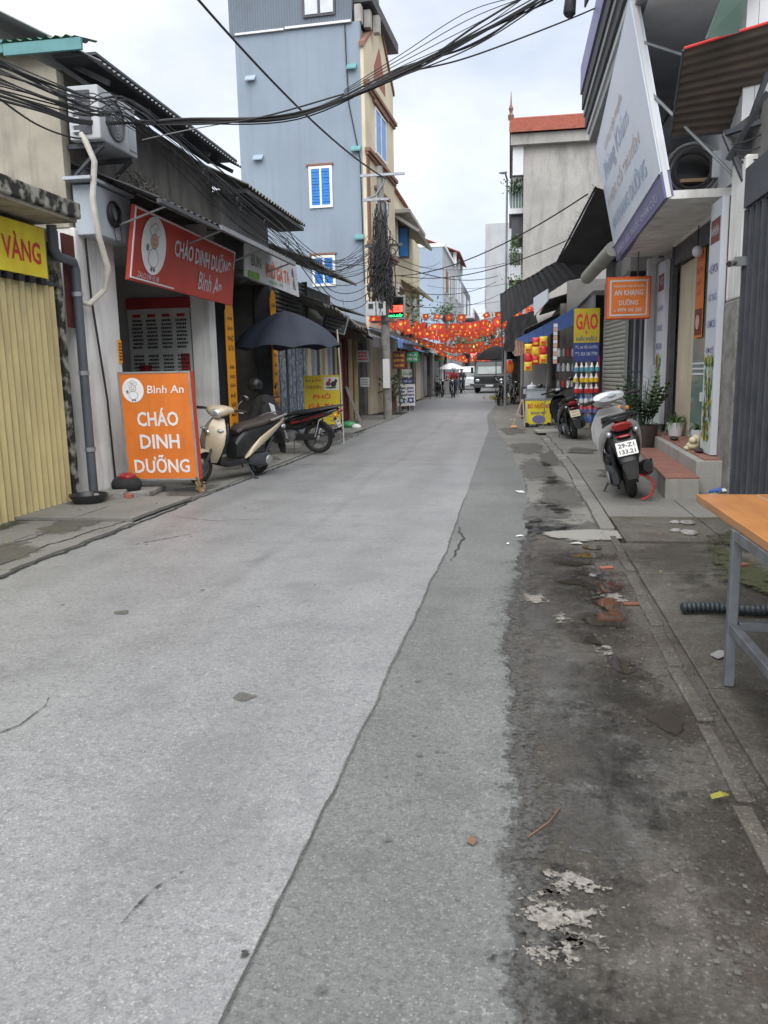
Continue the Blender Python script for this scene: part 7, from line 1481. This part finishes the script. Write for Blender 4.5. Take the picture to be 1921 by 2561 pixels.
for k in range(9):
    s_ = .3 + .7 * (k % 3) / 2
    ps = [p + V(q.gauss(0, .01), q.gauss(0, .02), q.gauss(0, .016) * (1 + max(0, i - 2) * 1.2)) for i, p in enumerate(core)]
    wire('black cable of the thick bundle crossing high over the street', cat(ps), .013 if k < 6 else .008, 'cable', 'cables of the thick bundle crossing the street')
for k in range(4):
    ps = [at(860, 238 - 4 * k, Y=10.5), at(1000, 168 - 10 * k, Y=10.6), at(1180, 85 - 20 * k, Y=10.8), at(1330 + 10 * k, -20, Y=11)]
    wire('thin cable splaying from the thick bundle at the upper right', cat(ps), .005, 'cable', 'thin cables splaying from the thick bundle')
wire('single black cable curving below the thick bundle to the right sign', cat([at(1000, 182, Y=10.6), at(1150, 150, Y=11.5), at(1330, 85, Y=12.3), at(1500, 15, Y=13), at(1570, -30, Y=13.3)]), .011)
wire('lower slack cable running just under the thick bundle', cat([A, at(420, 312, Y=9.7), at(620, 300, Y=10), at(860, 235, Y=10.4)]), .010)
wire('pale thin wire rising from the left air conditioner to the thick bundle', cat([at(355, 350, Y=9.7), at(470, 325, Y=9.9), at(640, 295, Y=10.1)]), .006, 'cable_pale')
wire('thick black cable slanting from the top of the photo to the utility pole', [at(488, -10, Y=13.5).lerp(at(965, 447, Y=25.1), i / 24) - V(0, 0, .55 * 4 * (i / 24) * (1 - i / 24) * .5) for i in range(25)], .022)
# the many cables along the left fronts, from the picture edge through the hub to the pole
starts = [(0, 205 + 8 * k) for k in range(10)] + [(0, 125), (0, 140), (0, 150), (0, 158)]
for k in range(19):
    a = at(-40, 130 + 7.0 * (k % 14) + q.uniform(-3, 3), Y=6.6); h = hub + V(q.uniform(-.05, .25), q.uniform(-.3, .3), q.uniform(-.10, .12))
    e = V(-3.95 + q.uniform(-.25, .25), 25.0, 5.1 + q.uniform(-.7, .9)); m1 = V(-4.25 + q.uniform(-.2, .2), 14 + q.uniform(-.6, .6), 3.95 + q.uniform(-.16, .22)); m2 = V(-4.15 + q.uniform(-.2, .15), 19, 3.85 + q.uniform(-.2, .35))
    wire('thin cable of the sagging skein along the left shop fronts', cat([a, a.lerp(h, .55) - V(0, 0, .04), h, m1, m2, e], 6), q.uniform(.004, .0085), 'cable' if k % 5 else 'cable_grey', 'cables along the left shop fronts', 5)
for k in range(3):
    wire('thick black cable sweeping in from the left picture edge to the air conditioner', cat([at(-40, 215 + 12 * k, Y=6.9), at(110, 268 + 6 * k, Y=8.2), at(200, 300 + 4 * k, Y=8.9), hub], 8), .014, 'cable', 'thick cables at the left picture edge')
wire('slack cable loop below the skein at the upper left', cat([at(-30, 225, Y=6.9), at(90, 310, Y=8.0), at(190, 345, Y=8.9), at(265, 340, Y=9.4)], 8), .010)
for k in range(5):
    wire('slack cable drooping from the skein to the utility pole', cat([V(-4.2, 15 + k, 3.9), V(-4.2, 19, 3.1 + .15 * k), V(-4.15, 22.5, 3.3 + .22 * k), V(-3.95, 25.1, 4.2 + .2 * k)], 7), .010, 'cable', 'slack cables between the skein and the pole')
for k in range(4):
    p = hub + V(.1, 2.0 + 1.4 * k, -.15 - .1 * k); o = MB().torus(p, .10, .008, 18, 4, 'X').build('cable_loop', M['cable_grey']); tag(o, 'small loop of spare cable tied to the skein on the left', 'cable', 'spare loops on the left skein')
# wires from the pole across the street
for k, (p1, p2, y2, r_) in enumerate((((985, 690), (1470, 485), 15.5, .014), ((1000, 690), (1440, 590), 17.5, .012), ((975, 655), (1245, 690), 40, .016), ((985, 720), (1240, 705), 36, .012), ((1000, 760), (1250, 735), 42, .012), ((990, 640), (1100, 655), 60, .014), ((985, 705), (1080, 670), 50, .012))):
    wire(['long cable from the pole up to the tarpaulin corner on the right', 'cable from the pole to the grey shade sheet', 'upper cable from the pole across the far street', 'second cable from the pole across the far street', 'lowest cable from the pole across the far street', 'cable from the pole to the far villa', 'cable from the pole to the far blue house'][k], sag(at(*p1, Y=25.2), at(*p2, Y=y2), .35, 16), r_, 'cable', None, 5)
for k in range(7):
    z = 7.0 - .55 * k; wire('distant thin cable strung across the far street', sag(V(-4.9, 44 + 4 * k, z), V(.4, 40 + 5 * k, z - .3 + .1 * (k % 3)), .3, 10), .014, 'cable_grey', 'distant cables across the far street', 4)
for k in range(4): wire('thin wire fanning out at the top right corner of the sky', [at(1240 + 20 * k, 60 - 12 * k, Y=12), at(1440 + 8 * k, -40, Y=12.5)], .005, 'cable_grey', 'thin wires in the top right sky', 4)
sh_ = E('splice_closure', 'black cable splice closure hanging at the top of the sky', 'cable box', (1.2, 12, 6)); a_, b_ = at(1428, -10, Y=12), at(1420, 42, Y=12); MB().tube([a_, b_ + V(.02, 0, .04), b_], [.075, .085, .05], 10).build('case', M['black_plastic'], sh_, True); a_, b_ = at(1470, -10, Y=12), at(1463, 18, Y=12); MB().tube([a_, b_], [.04, .012], 8).build('plug', M['black_plastic'], sh_, True)

# ---- strings of small red flags with a yellow star
star = [(math.sin(math.pi * k / 5) * (.07 if k % 2 == 0 else .03), math.cos(math.pi * k / 5) * (.07 if k % 2 == 0 else .03)) for k in range(10)]
stm = MB().add([(x, -.022, z - .115) for x, z in star] + [(0, -.022, -.115)], [(10, i, (i + 1) % 10) for i in range(10)]).mesh('star')
fl = MB().grid(lambda u_, v_: V((u_ - .5) * .31, .014 * math.sin(u_ * 7 + v_ * 2), -.235 * v_), 6, 3).mesh('flag', True)
rows = [(27.6, -4.9, 1.1, 3.68, 3.70, .62, 20), (28.3, -4.9, 1.0, 3.50, 3.80, .52, 20), (33.0, -4.9, .9, 3.62, 3.7, .30, 11), (29.2, -4.9, .8, 3.55, 3.66, .74, 20), (29.9, -4.9, .7, 3.75, 3.72, .66, 20), (30.8, -4.9, .6, 3.62, 3.60, .80, 20), (31.9, -4.9, .5, 3.72, 3.62, .62, 19), (36.5, -4.8, .4, 3.10, 3.30, .50, 17), (38.5, -4.7, .3, 3.10, 3.2, .58, 17), (40.5, -4.6, .2, 3.15, 3.05, .50, 15), (47.0, -4.5, .1, 2.80, 2.95, .50, 14), (52.0, -4.4, .0, 2.65, 2.85, .46, 13)]
names = [n_ + ' string of small red star flags' + e_ for n_, e_ in zip(('first', 'second', 'sparse high', 'third', 'fourth', 'fifth', 'sixth', 'seventh', 'eighth', 'ninth', 'tenth', 'farthest'), (', nearest the camera', ' from the camera', ' hung above the others', ' from the camera', ' from the camera', ' from the camera', ', last of the dense near strings', ', before the black umbrella', ', level with the black umbrella', ' behind the black umbrella', ', above the parked motorbike', ', above the lorry'))]
for k, (y, x0, x1, z0, z1, sg, n_) in enumerate(rows):
    if k == 2: z0, z1, sg = 3.95, 4.0, .22
    o = E('flag_string', names[k], 'flags', (x0, y, z0), 'strings of red flags across the street'); P = sag((x0, y, z0), (x1, y + .8, z1), sg, 40); MB().tube(P, .006, 4).build('string', M['cable_grey'], o)
    for j in range(n_):
        t = (j + .5 + q.uniform(-.3, .3)) / n_ * 40; i = min(int(t), 39); p = P[i].lerp(P[i + 1], t - i)
        f = link('flag', fl, M['flag_red'], o); f.matrix_parent_inverse = INV[o]; f.location = p + V(0, q.uniform(-.06, .06), 0); f.rotation_euler = (q.gauss(0, .3), q.gauss(0, .2), q.gauss(0, .7)); f.scale = (q.uniform(.8, 1.1), 1, q.uniform(.85, 1.2))
        link('star', stm, M['flag_yellow'], f)
# ---- litter
def litter(name, lab, cat_, x, y, z, l, w, m, rz=0, group=None, lift=.006):
    c_, s_ = math.cos(rz), math.sin(rz); P = lambda a, b_, h: V(x + a * c_ - b_ * s_, y + a * s_ + b_ * c_, z + h)
    o = MB().slab([P(-l, -w, 0), P(l * .2, -w * 1.1, lift), P(l, 0, 0), P(l * .3, w, lift * 1.3), P(-l * .8, w * .8, 0)], .003).build(name, M[m]); return tag(o, lab, cat_, group)
litter('leaf', 'yellow leaf in the wet kerb line at lower right', 'leaf', .70, 2.63, .03, .035, .012, 'leaf_yellow', .3)
litter('leaf', 'curled brown leaf on the darker road strip', 'leaf', -.11, 2.29, .014, .022, .013, 'dead_leaf', 1.1)
o = MB().tube([(.06, 2.33, .012), (.13, 2.42, .016), (.17, 2.52, .012)], .003, 5).build('twig', M['wood_brown']); tag(o, 'thin twig on the dark wet shoulder', 'twig')
for k, (x, y, l, m, lab) in enumerate(((.08, 7.03, .035, 'paper', 'white paper scrap by the end of the pale cement patch'), (-.02, 6.7, .02, 'paper', 'tiny white scrap on the road strip'), (.10, 9.7, .09, 'paper', 'long white paper strip on the shoulder'), (.16, 27, .2, 'paper', 'white litter on the verge before the food cart'), (.05, 24.5, .14, 'paper', 'grey litter on the verge by the wooden trestle'), (1.34, 7.25, .09, 'bag_white', 'white plastic wrapper on the rubble before the step'), (.55, 6.75, .05, 'chalk', 'pale flake beside the cement patch'), (1.05, 4.05, .07, 'cable_pale', 'flat grey plastic scrap behind the table leg'))):
    litter('litter_scrap', lab, 'litter', x, y, .03 if x > .9 else .014, l, l * .45, m, k)
ls = ['brown crumb leaf on the left pavement', 'brown crumb leaf on the right pavement']
for k in range(26):
    L_ = k < 13; x = q.uniform(-4.9, -3.7) if L_ else q.uniform(1.0, 2.0); y = q.uniform(5.5, 12) if L_ else q.uniform(2.5, 8)
    litter('leaf', ls[0 if L_ else 1], 'leaf', x, y, .062 if L_ else .045, q.uniform(.012, .03), .010, 'dead_leaf' if k % 3 else 'leaf_yellow', q.uniform(0, 6), ['leaf crumbs on the left pavement', 'leaf crumbs on the right pavement'][0 if L_ else 1])
q = random.Random(77); b = MB()
for k in range(1500):
    x = .86 - abs(q.gauss(0, .16)) if k % 3 else q.uniform(.1, 2.0); y = q.uniform(1.5, 7.2); s_ = q.uniform(.002, .006); z = .004 if x < .75 else .022
    a = q.uniform(0, 6.28); b.add([(x + s_ * math.cos(a), y + s_ * math.sin(a), z), (x + s_ * math.cos(a + 2.1), y + s_ * math.sin(a + 2.1), z), (x + s_ * math.cos(a + 4.2), y + s_ * math.sin(a + 4.2), z), (x, y, z + s_ * 1.2)], [(0, 1, 3), (1, 2, 3), (2, 0, 3)])
mat('gravel', (.13, .125, .11), (.06, .057, .05), rough=.9, ns=40)
struct(b.build('gravel', M['gravel']), 'stuff')
